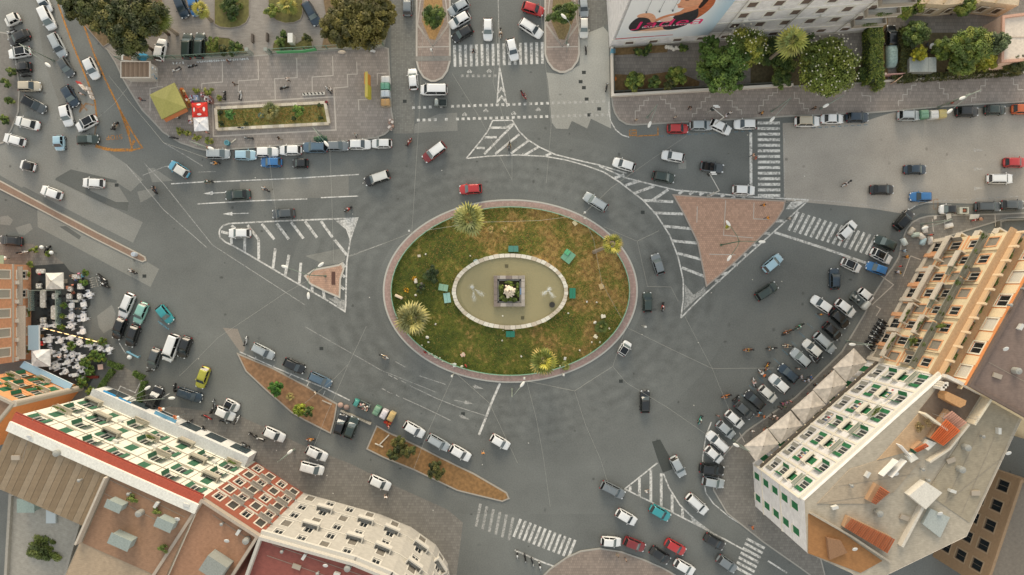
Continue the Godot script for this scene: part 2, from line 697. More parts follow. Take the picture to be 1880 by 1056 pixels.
func build_markings():
	var w := paint_mark("e4e3dd",0.95)
	var faint := paint_mark("d4d3cd",0.6)
	var strong := paint_mark("e6e5df",1.0)
	var orange := paint_mark("c98a3c",0.9)
	var blue := paint_mark("7fa3b4",0.6)
	# zebra crossings
	var z := struct_node("zebra_crossing","zebra crossing over the north street")
	stripes(z,W(834.5,83),W(10.05,-0.35),17,W(0.8,40),0.5,w)
	z=struct_node("zebra_crossing","zebra crossing over the east road beside the white cars")
	stripes(z,W(1391,225.8),W(0.05,10.25),14,W(41,0),0.52,strong)
	mark(z,"stop_line","1378.5,243 1379,352",0.5,strong)
	z=struct_node("zebra_crossing","slanting zebra crossing in front of the orange building")
	stripes(z,W(1465.5,389),W(10.15,3.15),15,W(-17.5,34),0.5,strong)
	mark(z,"stop_line","1421.6,426.5 1512,455.5 1593,484",0.45,w)
	z=struct_node("zebra_crossing","zebra crossing over the south street")
	stripes(z,W(956,953),W(9.1,3.5),12,W(-13,33),0.48,w)
	z=struct_node("zebra_crossing","zebra crossing at the foot of the south-east street")
	stripes(z,W(1371,989),W(-3.7,8.6),7,W(33,18),0.48,w)
	z=struct_node("zebra_crossing","zebra crossing by the curved building in the south")
	stripes(z,W(882,925),W(12,5),6,W(-8,42),0.5,faint)
	# cycle crossing: two rows of squares over the north street, and the short row above
	z=struct_node("cycle_crossing","cycle crossing marked by two rows of white squares")
	for i in 35:
		var e := 756.5+i*10.25
		if e>795 and e<822 and i % 2==0:
			continue
		mark(z,"square","%f,%f %f,%f" % [e,197.6-i*0.33,e+5.2,197.5-i*0.33],0.5,w if e<1005 else faint)
		mark(z,"square","%f,%f %f,%f" % [e+9,220.7-i*0.29,e+14.2,220.6-i*0.29],0.5,w if e<1000 else faint)
	for i in 7:
		mark(z,"square","%f,139.5 %f,139.3" % [846+i*10.1,851+i*10.1],0.5,faint)
	for q in [[862,130],[898,129],[853,209],[892,202],[943,207],[988,200]]:
		bike_symbol(z,q[0],q[1],w)
	# the wedge between the two lanes
	z=struct_node("lane_wedge","narrow white wedge with chevrons between the lanes of the north street")
	marks(z,"edge","917,124.5 912.6,189|917.5,124.5 931.3,196",0.24,w)
	marks(z,"chevron","914.5,170 920,162 927,169|913,187 921,177.5 930,188.5",0.4,w)
	mark(z,"line","914,-20 916,60 917,124",0.16,faint)
	# hatched area at the mouth of the north street
	z=struct_node("hatched_area","hatched triangle at the mouth of the north street")
	mark(z,"edge","904.4,221.4 896,240 883,258 866,279 856,291",0.24,w)
	mark(z,"edge","904.4,221.4 940.5,220.8 952,240 968,256 990,270 1020,284 1060,294 1100,303 1150,318",0.24,w)
	mark(z,"edge","856,291 900,286.5 950,284.5 1000,287 1040,294 1075,304 1110,316.5",0.22,w)
	marks(z,"bar","899,234.5 928,234.5 943,227.5|890,252.5 912,252|941,230 889,283|953.5,246.5 909,283|970,258.5 938,282|988,270 963,285|1012,281.5 1002,286|875,271.5 890,272",0.42,w)
	# long hatched strip to the east island
	z=struct_node("hatched_area","hatched border around the brick island on the east side")
	mark(z,"edge","1100,305 1150,327 1190,337 1243,349.5 1296,353.5 1375,361.5 1485,367",0.26,w)
	mark(z,"edge","1485,367 1420,426.5 1354,485 1283,550 1250,584",0.26,w)
	mark(z,"edge","1110,317 1137,334 1180,367 1205.5,394.6 1229.5,431.7 1245,471.5 1254.5,514 1254.5,550 1250,584",0.26,w)
	marks(z,"bar","1181.5,368 1236,370.5|1200,390.8 1254.5,393|1220,415.3 1269,420|1233,442 1279.5,446.5|1244,465 1288,476.5|1252,491.5 1293,507.5|1197.5,368 1227,348|1164.5,355 1201.5,341.5|1148.5,340.3 1173.6,332.3|1128.6,327 1146,320.5",0.5,w)
	marks(z,"short_bar","1246,356.5 1255,349.5|1265.5,357 1272.5,352|1284,358 1292,353.5|1304,359 1312,354|1323.5,361.5 1330,357.5|1343,365 1350,361.5|1362,366 1367.5,361.5|1417.5,405.8 1439,405.8|1397.5,428.3 1413.5,429.3|1377.5,448.3 1391.5,451|1360.5,466.3 1373,468.5|1342,484.3 1354.5,487|1324.5,503.5 1337,501|1312.5,515.5 1322.5,515.3",0.5,w)
	fill(z,"corner","1442.8,384 1452,371 1482,368 1457,384",w)
	fill(z,"corner","1257,522 1273,541 1288,531.5 1293,525.5 1296,536 1278,549 1255,570 1258,548",faint)
	# hatched triangle on the west side
	z=struct_node("hatched_area","hatched triangle on the west side with a small brick island")
	mark(z,"edge","420,410.5 410,414 403.5,421 402.2,428 404.5,437 414,444.5 431,453 481,482 540,517 598,550 633,572 634.5,560 636.5,482 643,440 656.5,400.5 520,405.5",0.28,w,0.018,true)
	marks(z,"bar","454.5,413.5 474.7,439.8|474.7,440 475,476.5|480.5,411 503.5,439.5|508,410.5 530,439.5|534.5,408 557,438|560,406.5 582,436.5|589,406 610.5,436|614,440 637,468.5|505.5,456 501,492.5|530.5,467.8 523.5,506|552.4,482.5 549.2,520.8|573,517 573,537|593,529 595.5,548|425,414 432,421|406,425.5 419,428.5|424.5,437 425,448|449.5,437 449,462.5|624.5,501 633,509|623,523.5 632,531.5|627.5,482.5 634,490.5|614,545 624,556",0.5,w)
	fill(z,"corner","616,405.5 656.5,400.5 642,440 635,421",w)
	fill(z,"corner","603,548 633,571 633,552 622,548",faint)
	# lane lines and arrows on the west road
	z=struct_node("lane_lines","white lane lines and arrows of the west road")
	marks(z,"line","314,337.6 379,333.6|389,334 530,328 659,320.3|362,374.5 460,369 564,365.3|589,363 657.7,360",0.2,strong)
	arrow(z,W(456,391.5),W(408.5,393),strong)
	arrow(z,W(414,353.5),W(372.6,355.5),strong)
	marks(z,"faint_line","262,322 302,306 322,303|265,300 300,337 390,450 560,560|300,262 331,280 372,305|364,316 396,315|230,300 300,385 380,455",0.13,faint)
	marks(z,"faint_line","560,600 700,680 800,720|640,470 702,448",0.1,faint)
	# faded lanes south of the island
	z=struct_node("lane_lines","faded lane lines and stop line south of the island")
	mark(z,"stop_line","918,704 903,738 890,772 879,799",0.42,w)
	marks(z,"line","752,708 800,731 840,747 890,763|740,731 780,749 827,772|726,664 744,674|713,688 720,692|723,693 730,697|737,699 745,703.5|701,713 708,717|711,719 720,723|727,725 733,729|770,690 818,706",0.15,faint)
	arrow(z,W(834,735),W(871,742),faint)
	arrow(z,W(868,709),W(888,714),faint)
	arrow(z,W(843,763),W(863,771),faint)
	marks(z,"line","1485,367 1560,372 1640,385|1440,243 1440,366",0.13,faint)
	# orange lines of the north-west lane
	z=struct_node("orange_lines","orange lines, stop bar and lettering of the north-west lane")
	mark(z,"line","107,-20 107,9 117,37 132.6,80 159,145 174,186 178,222",0.3,orange)
	mark(z,"line","178,222 174,245 172,264",0.2,paint_mark("c98a3c",0.45))
	mark(z,"line","150,-20 155,49 172,98 195,150 220,201.5",0.32,orange)
	mark(z,"bar","175,268 192,273 207,275.5 243,275.5",0.55,orange)
	marks(z,"wedge_edge","220,201.5 236,247 243,275.5 261,271.5 240,238 220,201.5",0.3,orange)
	fill(z,"wedge_fill","220,203 232,222 239,246 234,247",orange)
	fill(z,"wedge_fill","244,256 249,259 243.5,268 241,265",orange)
	marks(z,"line","147,205 157,190 172,193|146,207 150,192 160,203",0.3,paint_mark("c98a3c",0.5))
	var t := TextMesh.new()
	t.text="STOP"
	var f := SystemFont.new()
	f.font_names=PackedStringArray(["Droid Sans"])
	f.font_weight=500
	t.font=f
	t.font_size=64
	t.pixel_size=0.018
	t.depth=0.004
	var to := obj("lettering",t,orange,z)
	to.transform=Transform3D(Basis(Vector3.UP,PI+rad(5))*Basis(Vector3.RIGHT,-PI/2).scaled(V(1.15,1.7,1)),pl(209.5,252,0.02))
	# orange and blue bay lines
	z=struct_node("bay_lines","painted bay lines along the east road")
	marks(z,"orange_box","1156,239 1168,239 1168,249 1156,249 1156,239|1168,250 1208,248 1208,232",0.2,orange)
	fill(z,"orange_fill","1159,242 1166,242 1166,247 1159,247",paint_mark("c98a3c",0.6))
	for i in 14:
		mark(z,"blue_dash","%f,%f %f,%f" % [1212+i*12.4,250-i*0.7,1219+i*12.4,249.6-i*0.7],0.16,blue)
	for i in 9:
		mark(z,"blue_dash","%f,%f %f,%f" % [1490+i*12,235-i*0.7,1497+i*12,234.6-i*0.7],0.16,blue)
	mark(z,"curve","1118,186 1118,205 1121,222 1130,238 1142,248 1155,252",0.2,w)
	mark(z,"kerb_line","1670,385 1682,377 1700,372.5 1712,371.5",0.18,w)
	for i in 14:
		mark(z,"blue_dash","%f,%f %f,%f" % [1720+i*12,369.5-i*0.7,1727+i*12,369-i*0.7],0.16,faint)
		mark(z,"lane_dash","%f,%f %f,%f" % [1712+i*12,298-i*0.5,1718+i*12,297.7-i*0.5],0.13,faint)
	marks(z,"orange_box","1714,366 1722,366 1722,384 1714,384 1714,366",0.12,paint_mark("c98a3c",0.4))
	arrow(z,W(1790,276),W(1806,276),faint)
	arrow(z,W(1790,311),W(1806,310),faint)
	arrow(z,W(1790,346),W(1806,345),faint)
	# slanting bays under the canopies, bays by the earth islands
	z=struct_node("bay_lines","pale lines of the slanting parking bays by the canopies")
	for i in 14:
		var p := W(1497-i*15.2,577+i*16.3)
		mark(z,"line","%f,%f %f,%f" % [p.x,p.y,p.x+11,p.y+10],0.14,blue)
	marks(z,"line","1306,775 1296,800 1290,842",0.22,w)
	z=struct_node("bay_lines","white parking lines beside the earth islands")
	marks(z,"line","440,646 500,673 560,698 595,712 642,735",0.22,w)
	marks(z,"tick","466,664 470,655|498,680 503,671|529,695 535,686|562,711 567,702|592,727 597,718|752,830 757,818|782,843 789,831",0.16,w)
	# hatched island far south
	z=struct_node("hatched_area","hatched triangle in the mouth of the south-east street")
	mark(z,"edge","1147,898 1207,850",0.26,w)
	mark(z,"edge","1147,898 1227,937 1330,990 1370,1012",0.26,w)
	mark(z,"edge","1218,870 1228,895 1248,927 1280,958 1312,982",0.26,w)
	marks(z,"bar","1157,893 1157,901|1174,878 1174,911|1195,862 1195,921|1214,869 1214,932|1234,908 1234,941|1253,934 1253,951",0.5,w)
	fill(z,"corner","1268,950 1285,962 1310,980 1272,962",w)
	marks(z,"line","1290,842 1292,880 1296,905 1310,925 1340,950 1380,975 1420,1003",0.2,w)
	marks(z,"line","945,1010 985,1028 1022,1042|1410,1030 1445,1052",0.3,w)
	z=struct_node("bay_lines","white angled lines in the terrace car park")
	marks(z,"line","219,630 231,650|280,741 312,722|211,728 221,709 248,721 260,698",0.16,w)
	marks(z,"blue_line","231,646 255,657|290,590 310,605",0.3,paint_mark("7fb3c4",0.8))
# the roundabout
func build_roundabout():
	var outer := ell(937,534.5,234,168.5,128)
	var kerb_in := ell(937,534.5,231,165.8,128)
	var path_in := ell(937,534.5,219.5,155.5,128)
	var n := struct_node("roundabout_kerb","pale kerb round the oval island")
	obj("kerb",shape().ring(outer,kerb_in,-0.05,0.14),tex("b9b7af",G,2.5),n)
	n=struct_node("brick_path","reddish brick path round the oval island")
	obj("surface",shape().ring(kerb_in,path_in,-0.05,0.12),tex("aa9189","brick",4.0),n)
	# the lawn, mounded a little towards the fountain
	var lawn := SurfaceTool.new()
	lawn.begin(Mesh.PRIMITIVE_TRIANGLES)
	lawn.set_smooth_group(1)
	var c := pl(937,534.5)
	var rim := func(r: float,a: float) -> Vector3:
		return V(c.x+cos(a)*21.95*r,0.13+0.5*(1.0-r)+0.03*sin(a*9.0+r*14.0),c.z+sin(a)*15.55*r)
	for i in 14:
		var r0 := 0.42+0.58*i/14.0
		var r1 := 0.42+0.58*(i+1)/14.0
		for k in 96:
			var a0 := TAU*k/96
			var a1 := TAU*(k+1)/96
			for q in [[r0,a0],[r1,a0],[r1,a1],[r0,a0],[r1,a1],[r0,a1]]:
				var p: Vector3=rim.call(q[0],q[1])
				lawn.set_uv(W((p.x-c.x)/48.0+0.5,(p.z-c.z)/36.0+0.5))
				lawn.add_vertex(p)
	lawn.generate_normals()
	var gm := StandardMaterial3D.new()
	gm.albedo_texture=texs.grass
	gm.roughness=1.0
	structure("lawn",lawn.commit(),gm,"dry green and brown lawn of the oval island")
	# tufts of grass: nobody could count them
	var on_lawn := func(r: RandomNumberGenerator) -> Variant:
		var a := r.randf()*TAU
		return rim.call(sqrt(r.randf_range(0.23,0.98)),a)
	grass_tufts("grass","short tufts of grass and straw on the lawn of the oval island",on_lawn,26000,51,0.09)
	# low green fence
	var fence := thing("low_fence","low green metal fence round the lawn of the oval island","fence")
	var green := mat("5f8f6f",0.6)
	var green2 := mat("4f8f68",0.6)
	var fl := ell(937,534.5,217.5,153.7,72)
	obj("top_rail",shape().wall_line(fl,0.14,0.86,0.92,true),mat("8fae99",0.6),fence)
	obj("bottom_rail",shape().wall_line(fl,0.05,0.25,0.3,true),green2,fence)
	for i in 72:
		var a := fl[i]
		var b := fl[(i+1) % 72]
		obj("post",bx(V(a.x,0.52,a.y),V(0.08,0.86,0.08)),green,fence)
		var s := shape()
		for k in 9:
			var q := a.lerp(b,(k+0.5)/9.0)
			s.box(V(q.x,0.56,q.y),V(0.1,0.6,0.1))
		obj("pickets",s,green2,fence)
	build_fountain()
	# things that stand on the lawn
	var lid := func(called: String,lab: String,e: float,s: float,w: float,d: float,h: float,hex: String,deg := 0.0) -> void:
		var t := thing(called,lab,"utility box",pl(e,s,h)*V(1,0,1),rad(-deg))
		obj("body",bx(V(0,h*0.45+0.1,0),V(w*0.94,h*0.9,d*0.94)),tex(hex,G,1.5),t)
		obj("cover",bx(V(0,h+0.13,0),V(w,0.08,d)),tex(hex,G,2.0),t)
		obj("seam",bx(V(0,h+0.172,0),V(0.03,0.006,d*0.98)),"2f4a44",t)
	lid.call("utility_box","teal utility box on the lawn north of the fountain",942.5,457,1.8,1.1,0.7,"4f8478")
	lid.call("utility_box","teal utility box on the lawn south of the fountain",937,613.5,1.6,1.1,0.7,"2a7565")
	lid.call("utility_box","tall green utility box just east of the fountain rim",1051,538.5,1.1,1.9,0.8,"2c7a62")
	lid.call("utility_box","tilted pale green cover on the lawn north-east of the fountain",1043,471,2.0,2.1,0.35,"6fa085",38)
	lid.call("utility_box","pale blue cover on the lawn west of the fountain",821,547,1.2,1.8,0.4,"93bdb6",-8)
	lid.call("utility_box","rounded pale green box beside the pale blue cover",814,528,1.7,1.2,0.6,"86ab92",10)
	lid.call("utility_box","bright green lid on the tilted cover's north corner",1041.5,463,0.9,0.9,0.5,"5fae80",38)
func build_fountain():
	var f := thing("fountain","oval fountain basin with pale stone rim and greenish water","fountain")
	var basin := ell(936.5,535,98.5,62,96)
	obj("basin_floor",shape().flat(basin,0.3),tex("b3a983",S,9.0),f)
	obj("inner_wall",shape().walls(basin,0.3,0.95),tex("8f8560",G,2.0),f)
	# rim of single stones
	var stone := [tex("d6cfc0",G,1.7),tex("cbc3b2",G,1.9),tex("ded8ca",G,1.3),tex("c4b9a6",S,2.6)]
	var r := RandomNumberGenerator.new()
	r.seed=5
	var c := pl(936.5,535)
	var count := 64
	for i in count:
		var a0 := TAU*(i+0.03)/count
		var a1 := TAU*(i+0.97)/count
		var po := r.randf_range(-0.05,0.06)
		var poly := PackedVector2Array()
		for k in 4:
			var a := lerpf(a0,a1,k/3.0)
			poly.append(W(c.x+cos(a)*(10.55+po),c.z+sin(a)*(6.9+po)))
		for k in 4:
			var a := lerpf(a1,a0,k/3.0)
			poly.append(W(c.x+cos(a)*9.85,c.z+sin(a)*6.2))
		obj("rim_stone",shape().prism(poly,0.2,0.98+r.randf_range(0,0.05)),stone[r.randi() % 4],f)
	obj("rim_base",shape().ring(ell(936.5,535,105,68.5,64),ell(936.5,535,98.8,62.3,64),0.1,0.93),"8d8675",f)
	var water := StandardMaterial3D.new()
	water.albedo_color=Color(Color("aba27a"),0.62)
	water.transparency=BaseMaterial3D.TRANSPARENCY_ALPHA
	water.roughness=0.3
	water.normal_enabled=true
	water.normal_texture=texs.ripple
	water.normal_scale=0.5
	water.uv1_triplanar=true
	water.uv1_world_triplanar=true
	water.uv1_scale=Vector3.ONE/3.0
	obj("water",shape().flat(ell(936.5,535,98.4,61.9,96),0.78),water,f)
	# square plinth in the middle
	var pc := pl(935,534.5,1.5)
	var sq := func(h: float) -> PackedVector2Array:
		return PW([W(pc.x-h,pc.z-h),W(pc.x+h,pc.z-h),W(pc.x+h,pc.z+h),W(pc.x-h,pc.z+h)])
	var p := thing("fountain_plinth","square stone planter with hedges in the middle of the fountain","planter")
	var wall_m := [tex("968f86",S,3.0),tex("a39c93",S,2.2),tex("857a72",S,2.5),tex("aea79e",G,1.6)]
	for side in 4:
		var b := Basis(Vector3.UP,PI/2*side)
		for k in 5:
			var z := -2.3+k*1.12
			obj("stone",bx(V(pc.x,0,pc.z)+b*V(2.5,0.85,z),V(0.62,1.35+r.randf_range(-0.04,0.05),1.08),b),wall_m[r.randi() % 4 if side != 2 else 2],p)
		obj("inner_step",bx(V(pc.x,0,pc.z)+b*V(2.02,0.7,0),V(0.32,1.1,4.2),b),tex("7f7d78",S,2.0),p)
	obj("soil",shape().flat(sq.call(2.1),0.9),tex("3f3a26",G,1.0),p)
	obj("blue_sheet",bx(V(pc.x+2.1,1.28,pc.z+0.05),V(0.3,0.03,1.2)),"6f8fb4",p)
	for q in [[-0.1,-1.35,1.0,0.5,"north"],[-1.5,-0.2,0.45,1.1,"west"],[1.35,0.4,0.5,0.8,"east"],[-0.6,1.55,0.6,0.45,"south, left one"],[0.7,1.55,0.7,0.45,"south, right one"],[-1.4,1.2,0.5,0.5,"south-west"],[1.4,-1.1,0.4,0.5,"north-east"]]:
		var hd := leaf_cloud(rng,V(q[2],0.5,q[3]),10,46,0.16,["56652a","6f7f33","48571f"],0.5)
		single("hedge",hd,leaf_mat(),"small clipped hedge by the fountain statue, "+q[4],"hedge","hedges round the fountain statue",V(pc.x+q[0],1.25,pc.z+q[1]))
	# statue: a rough group of pale marble figures
	var bones := []
	var rr := RandomNumberGenerator.new()
	rr.seed=8
	bones.append([V(0,0.3,0),V(0,1.2,0),1.02,0.75])
	for i in 14:
		var a := TAU*i/14+rr.randf()*0.3
		var d := rr.randf_range(0.7,1.2)
		var y := rr.randf_range(0.5,1.5)
		bones.append([V(cos(a)*d,y,sin(a)*d),V(cos(a+0.5)*d*0.45,y+rr.randf_range(0.1,0.7),sin(a+0.5)*d*0.45),rr.randf_range(0.13,0.26),rr.randf_range(0.16,0.3)])
	for i in 6:
		var a := TAU*i/6+rr.randf()
		bones.append([V(cos(a)*0.5,1.5,sin(a)*0.5),V(cos(a)*0.3,2.4+rr.randf()*0.5,sin(a)*0.3),0.26,0.17])
	var st := single("statue",sdf_mesh(bones,0.07,0.07),tex("d9ccb9","mottle",1.2),"weathered pale marble figure group on the fountain plinth","statue","",pc*V(1,0,1)+V(0,0.9,0))
	st.scale=V(0.95,0.9,0.95)
	# jets: fans of fine drops thrown from two low nozzles
	var spray := StandardMaterial3D.new()
	spray.albedo_color=Color(0.95,0.97,0.97,0.3)
	spray.transparency=BaseMaterial3D.TRANSPARENCY_ALPHA
	spray.roughness=0.5
	for q in [[869,529.5,"west",[[-0.3,-0.35,0.5],[0.15,2.2,1.0],[1.8,1.2,1.2]]],[1006,533,"east",[[0.35,-0.3,0.7],[-0.9,0.7,0.9],[1.0,1.2,0.9]]]]:
		var at := pl0(q[0],q[1],1.2)
		var j := thing("water_jet","white spray from the %s nozzle of the fountain" % q[2],"water jet",at,0,"fountain jets")
		obj("nozzle",shape().cyl(V(0,0.3,0),0.1,0.06,0.75),mat("4a4a40",0.5,0.5),j)
		for d in q[3]:
			var mm := MultiMesh.new()
			mm.transform_format=MultiMesh.TRANSFORM_3D
			var bm := SphereMesh.new()
			bm.radius=0.03
			bm.height=0.06
			bm.radial_segments=5
			bm.rings=3
			mm.mesh=bm
			mm.instance_count=520
			for i in 520:
				var t := sqrt(rr.randf())
				var sp := 0.08+0.42*t
				var y: float=1.0+d[2]*4.0*t*(1.0-t)*0.6
				mm.set_instance_transform(i,Transform3D(Basis().scaled(Vector3.ONE*rr.randf_range(0.5,1.3)),V(d[0]*t+rr.randfn(0,sp*0.5),maxf(0.78,y+rr.randfn(0,0.05)),d[1]*t+rr.randfn(0,sp*0.5))))
			var mi := MultiMeshInstance3D.new()
			mi.name="spray"
			mi.multimesh=mm
			mi.material_override=spray
			mi.set_meta("kind","stuff")
			j.add_child(mi,true)
	# things in the basin
	var drain := mat("5a563f")
	for q in [[930,488.5,"north"],[959.5,583.5,"south"]]:
		var o := thing("drain_grate","dark square drain in the %s of the fountain basin" % q[2],"drain",pl0(q[0],q[1],0.8))
		obj("grate",bx(V(0,0.79,0),V(0.6,0.06,0.6)),drain,o)
		for k in 4:
			obj("bar",bx(V(-0.21+k*0.14,0.83,0),V(0.04,0.02,0.56)),"6f6a50",o)
	var tub := thing("round_tub","dark round tub floating near the fountain's east rim","tub",pl0(1013.7,559.6,1.0))
	obj("side",shape().tube(PV([V(0,0.6,0),V(0,1.02,0)]),0.44,0.5,16),mat("33312b",0.6),tub)
	obj("rim",shape().ring(circle(0.54),circle(0.44),1.0,1.06),mat("4a463c",0.6),tub)
	single("float",shape().ball(Vector3.ZERO,V(0.17,0.14,0.17)),"e6e2cf","white ball floating in the south of the fountain basin","ball","",pl(923,580,0.82))
func circle(r: float,n := 20) -> PackedVector2Array:
	var p := PackedVector2Array()
	for i in n:
		p.append(W(cos(TAU*i/n),sin(TAU*i/n))*r)
	return p
func grass_tufts(called: String,label: String,where: Callable,count: int,seed_: int,size: float):
	var r := RandomNumberGenerator.new()
	r.seed=seed_
	var s := shape()
	for k in 5:
		var a := TAU*k/5
		var d := V(cos(a),0,sin(a))
		var n := V(-sin(a),0,cos(a))*0.18
		s.tri(d*0.2-n,d*0.2+n,d*1.0+V(0,0.9,0))
	var mm := MultiMesh.new()
	mm.transform_format=MultiMesh.TRANSFORM_3D
	mm.use_colors=true
	mm.mesh=s.done()
	mm.instance_count=count
	var cols := [Color("6c7630"),Color("7b8038"),Color("566527"),Color("b79c5c"),Color("a07e48")]
	for i in count:
		var p: Vector3=where.call(r)
		mm.set_instance_transform(i,Transform3D(Basis(Vector3.UP,r.randf()*TAU).scaled(Vector3.ONE*size*r.randf_range(0.6,1.7)),p))
		var dry := clampf(0.42+(p.x+0.3)/60.0-(p.z-0.6)/40.0,0.1,0.9)
		mm.set_instance_color(i,(cols[3+r.randi() % 2] if r.randf()<dry else cols[r.randi() % 3]).srgb_to_linear())
	var mi := MultiMeshInstance3D.new()
	mi.name=numbered(called)
	mi.multimesh=mm
	var m := StandardMaterial3D.new()
	m.vertex_color_use_as_albedo=true
	m.roughness=1.0
	mi.material_override=m
	add_child(mi)
	metas(mi,label,"grass")
	mi.set_meta("kind","stuff")
# living shapes
func sdf_mesh(bones: Array,cell: float,blend: float) -> ArrayMesh:
	# tapered capsules joined by a smooth minimum, meshed as surface nets
	var lo := Vector3.ONE*1e9
	var hi := -lo
	for b in bones:
		var r: float=maxf(b[2],b[3])+cell*2.0
		for p in [b[0],b[1]]:
			lo=lo.min(p-Vector3.ONE*r)
			hi=hi.max(p+Vector3.ONE*r)
	var nx := int((hi.x-lo.x)/cell)+2
	var ny := int((hi.y-lo.y)/cell)+2
	var nz := int((hi.z-lo.z)/cell)+2
	var f := PackedFloat32Array()
	f.resize(nx*ny*nz)
	f.fill(10.0)
	for b in bones:
		var a: Vector3=b[0]
		var ab: Vector3=b[1]-b[0]
		var l2 := maxf(1e-6,ab.length_squared())
		var ra: float=b[2]
		var rb: float=b[3]
		var pad := maxf(ra,rb)+cell*2.0+blend
		var mn := (a.min(b[1])-Vector3.ONE*pad-lo)/cell
		var mx := (a.max(b[1])+Vector3.ONE*pad-lo)/cell
		for z in range(maxi(0,int(mn.z)),mini(nz,int(mx.z)+2)):
			for y in range(maxi(0,int(mn.y)),mini(ny,int(mx.y)+2)):
				for x in range(maxi(0,int(mn.x)),mini(nx,int(mx.x)+2)):
					var p := lo+V(x,y,z)*cell
					var t := clampf((p-a).dot(ab)/l2,0.0,1.0)
					var d := (p-a-ab*t).length()-lerpf(ra,rb,t)
					var i := (z*ny+y)*nx+x
					var h := maxf(blend-absf(f[i]-d),0.0)/blend
					f[i]=minf(f[i],d)-h*h*blend*0.25
	var at := {}
	var vs := PackedVector3Array()
	var off := [0,1,nx,nx+1,nx*ny,nx*ny+1,nx*ny+nx,nx*ny+nx+1]
	for z in nz-1:
		for y in ny-1:
			for x in nx-1:
				var i := (z*ny+y)*nx+x
				var s := 0
				for k in 8:
					if f[i+off[k]]<0.0:
						s+=1
				if s==0 or s==8:
					continue
				var sum := Vector3.ZERO
				var n := 0
				for e in [[0,1],[2,3],[4,5],[6,7],[0,2],[1,3],[4,6],[5,7],[0,4],[1,5],[2,6],[3,7]]:
					var fa := f[i+off[e[0]]]
					var fb := f[i+off[e[1]]]
					if (fa<0.0) != (fb<0.0):
						var t := fa/(fa-fb)
						var pa := V(e[0] & 1,(e[0] >> 1) & 1,e[0] >> 2)
						var pb := V(e[1] & 1,(e[1] >> 1) & 1,e[1] >> 2)
						sum+=pa.lerp(pb,t)
						n+=1
				at[i]=vs.size()
				vs.append(lo+(V(x,y,z)+sum/n)*cell)
	var idx := PackedInt32Array()
	for i in at:
		for ax in [[1,nx,nx*ny],[nx,nx*ny,1],[nx*ny,1,nx]]:
			var j: int=i+ax[0]
			if j>=f.size() or (f[i]<0.0)==(f[j]<0.0):
				continue
			var b: int=i-ax[1]
			var c: int=i-ax[1]-ax[2]
			var d: int=i-ax[2]
			if not (at.has(b) and at.has(c) and at.has(d)):
				continue
			var q := [at[i],at[b],at[c],at[d]]
			if f[i]<0.0:
				q.reverse()
			for k in [0,1,2,0,2,3]:
				idx.append(q[k])
	var st := SurfaceTool.new()
	st.begin(Mesh.PRIMITIVE_TRIANGLES)
	st.set_smooth_group(1)
	for v in vs:
		st.add_vertex(v)
	for k in idx:
		st.add_index(k)
	st.generate_normals()
	return st.commit()
func leaf_mat() -> StandardMaterial3D:
	if not mats.has("leaf"):
		var m := StandardMaterial3D.new()
		m.vertex_color_use_as_albedo=true
		m.roughness=0.65
		m.cull_mode=BaseMaterial3D.CULL_DISABLED
		m.backlight_enabled=true
		m.backlight=Color(0.25,0.3,0.1)
		mats.leaf=m
	return mats.leaf
func leaf_cloud(r: RandomNumberGenerator,radius: Vector3,clumps: int,per: int,size: float,hexes: Array,spread := 0.32,flowers := 0) -> ArrayMesh:
	var v := PackedVector3Array()
	var n := PackedVector3Array()
	var c := PackedColorArray()
	var cols := []
	for h in hexes:
		cols.append(Color(h).srgb_to_linear())
	var cs := []
	for k in clumps:
		var d := V(r.randfn(),r.randfn()*0.9+0.25,r.randfn()).normalized()
		cs.append([d*pow(r.randf(),0.4)*0.82,r.randf_range(0.6,1.25)*spread,cols[r.randi() % cols.size()],r.randf_range(0.72,1.3)])
	for q in cs:
		var cc: Vector3=q[0]
		for i in per:
			var d := V(r.randfn(),r.randfn(),r.randfn()).normalized()
			var p: Vector3=(cc+d*q[1]*pow(r.randf(),0.45))*radius
			var up := (d+V(0,0.7,0)+V(r.randfn(),r.randfn(),r.randfn())*0.5).normalized()
			var t := up.cross(V(r.randfn(),r.randfn(),r.randfn())).normalized()
			var b := up.cross(t)
			var s := size*r.randf_range(0.6,1.35)
			var col: Color=q[2]*(q[3]*r.randf_range(0.75,1.25))
			col.a=1.0
			var p0 := p-t*s
			var p1 := p+b*s*0.5
			var p2 := p+t*s
			var p3 := p-b*s*0.5
			for x in [p0,p1,p2,p0,p2,p3]:
				v.append(x)
				n.append(up)
				c.append(col)
	for i in flowers:
		var d := V(r.randfn(),absf(r.randfn())+0.2,r.randfn()).normalized()
		var p: Vector3=d*radius*r.randf_range(0.92,1.05)
		for k in 4:
			var a := TAU*k/4
			for x in [p+V(0,0.08,0),p+V(cos(a),0.3,sin(a))*0.13,p+V(cos(a+1.4),0.3,sin(a+1.4))*0.16]:
				v.append(x)
				n.append(Vector3.UP)
				c.append(Color(0.66,0.62,0.48))
	var arr := []
	arr.resize(Mesh.ARRAY_MAX)
	arr[Mesh.ARRAY_VERTEX]=v
	arr[Mesh.ARRAY_NORMAL]=n
	arr[Mesh.ARRAY_COLOR]=c
	var m := ArrayMesh.new()
	m.add_surface_from_arrays(Mesh.PRIMITIVE_TRIANGLES,arr)
	return m
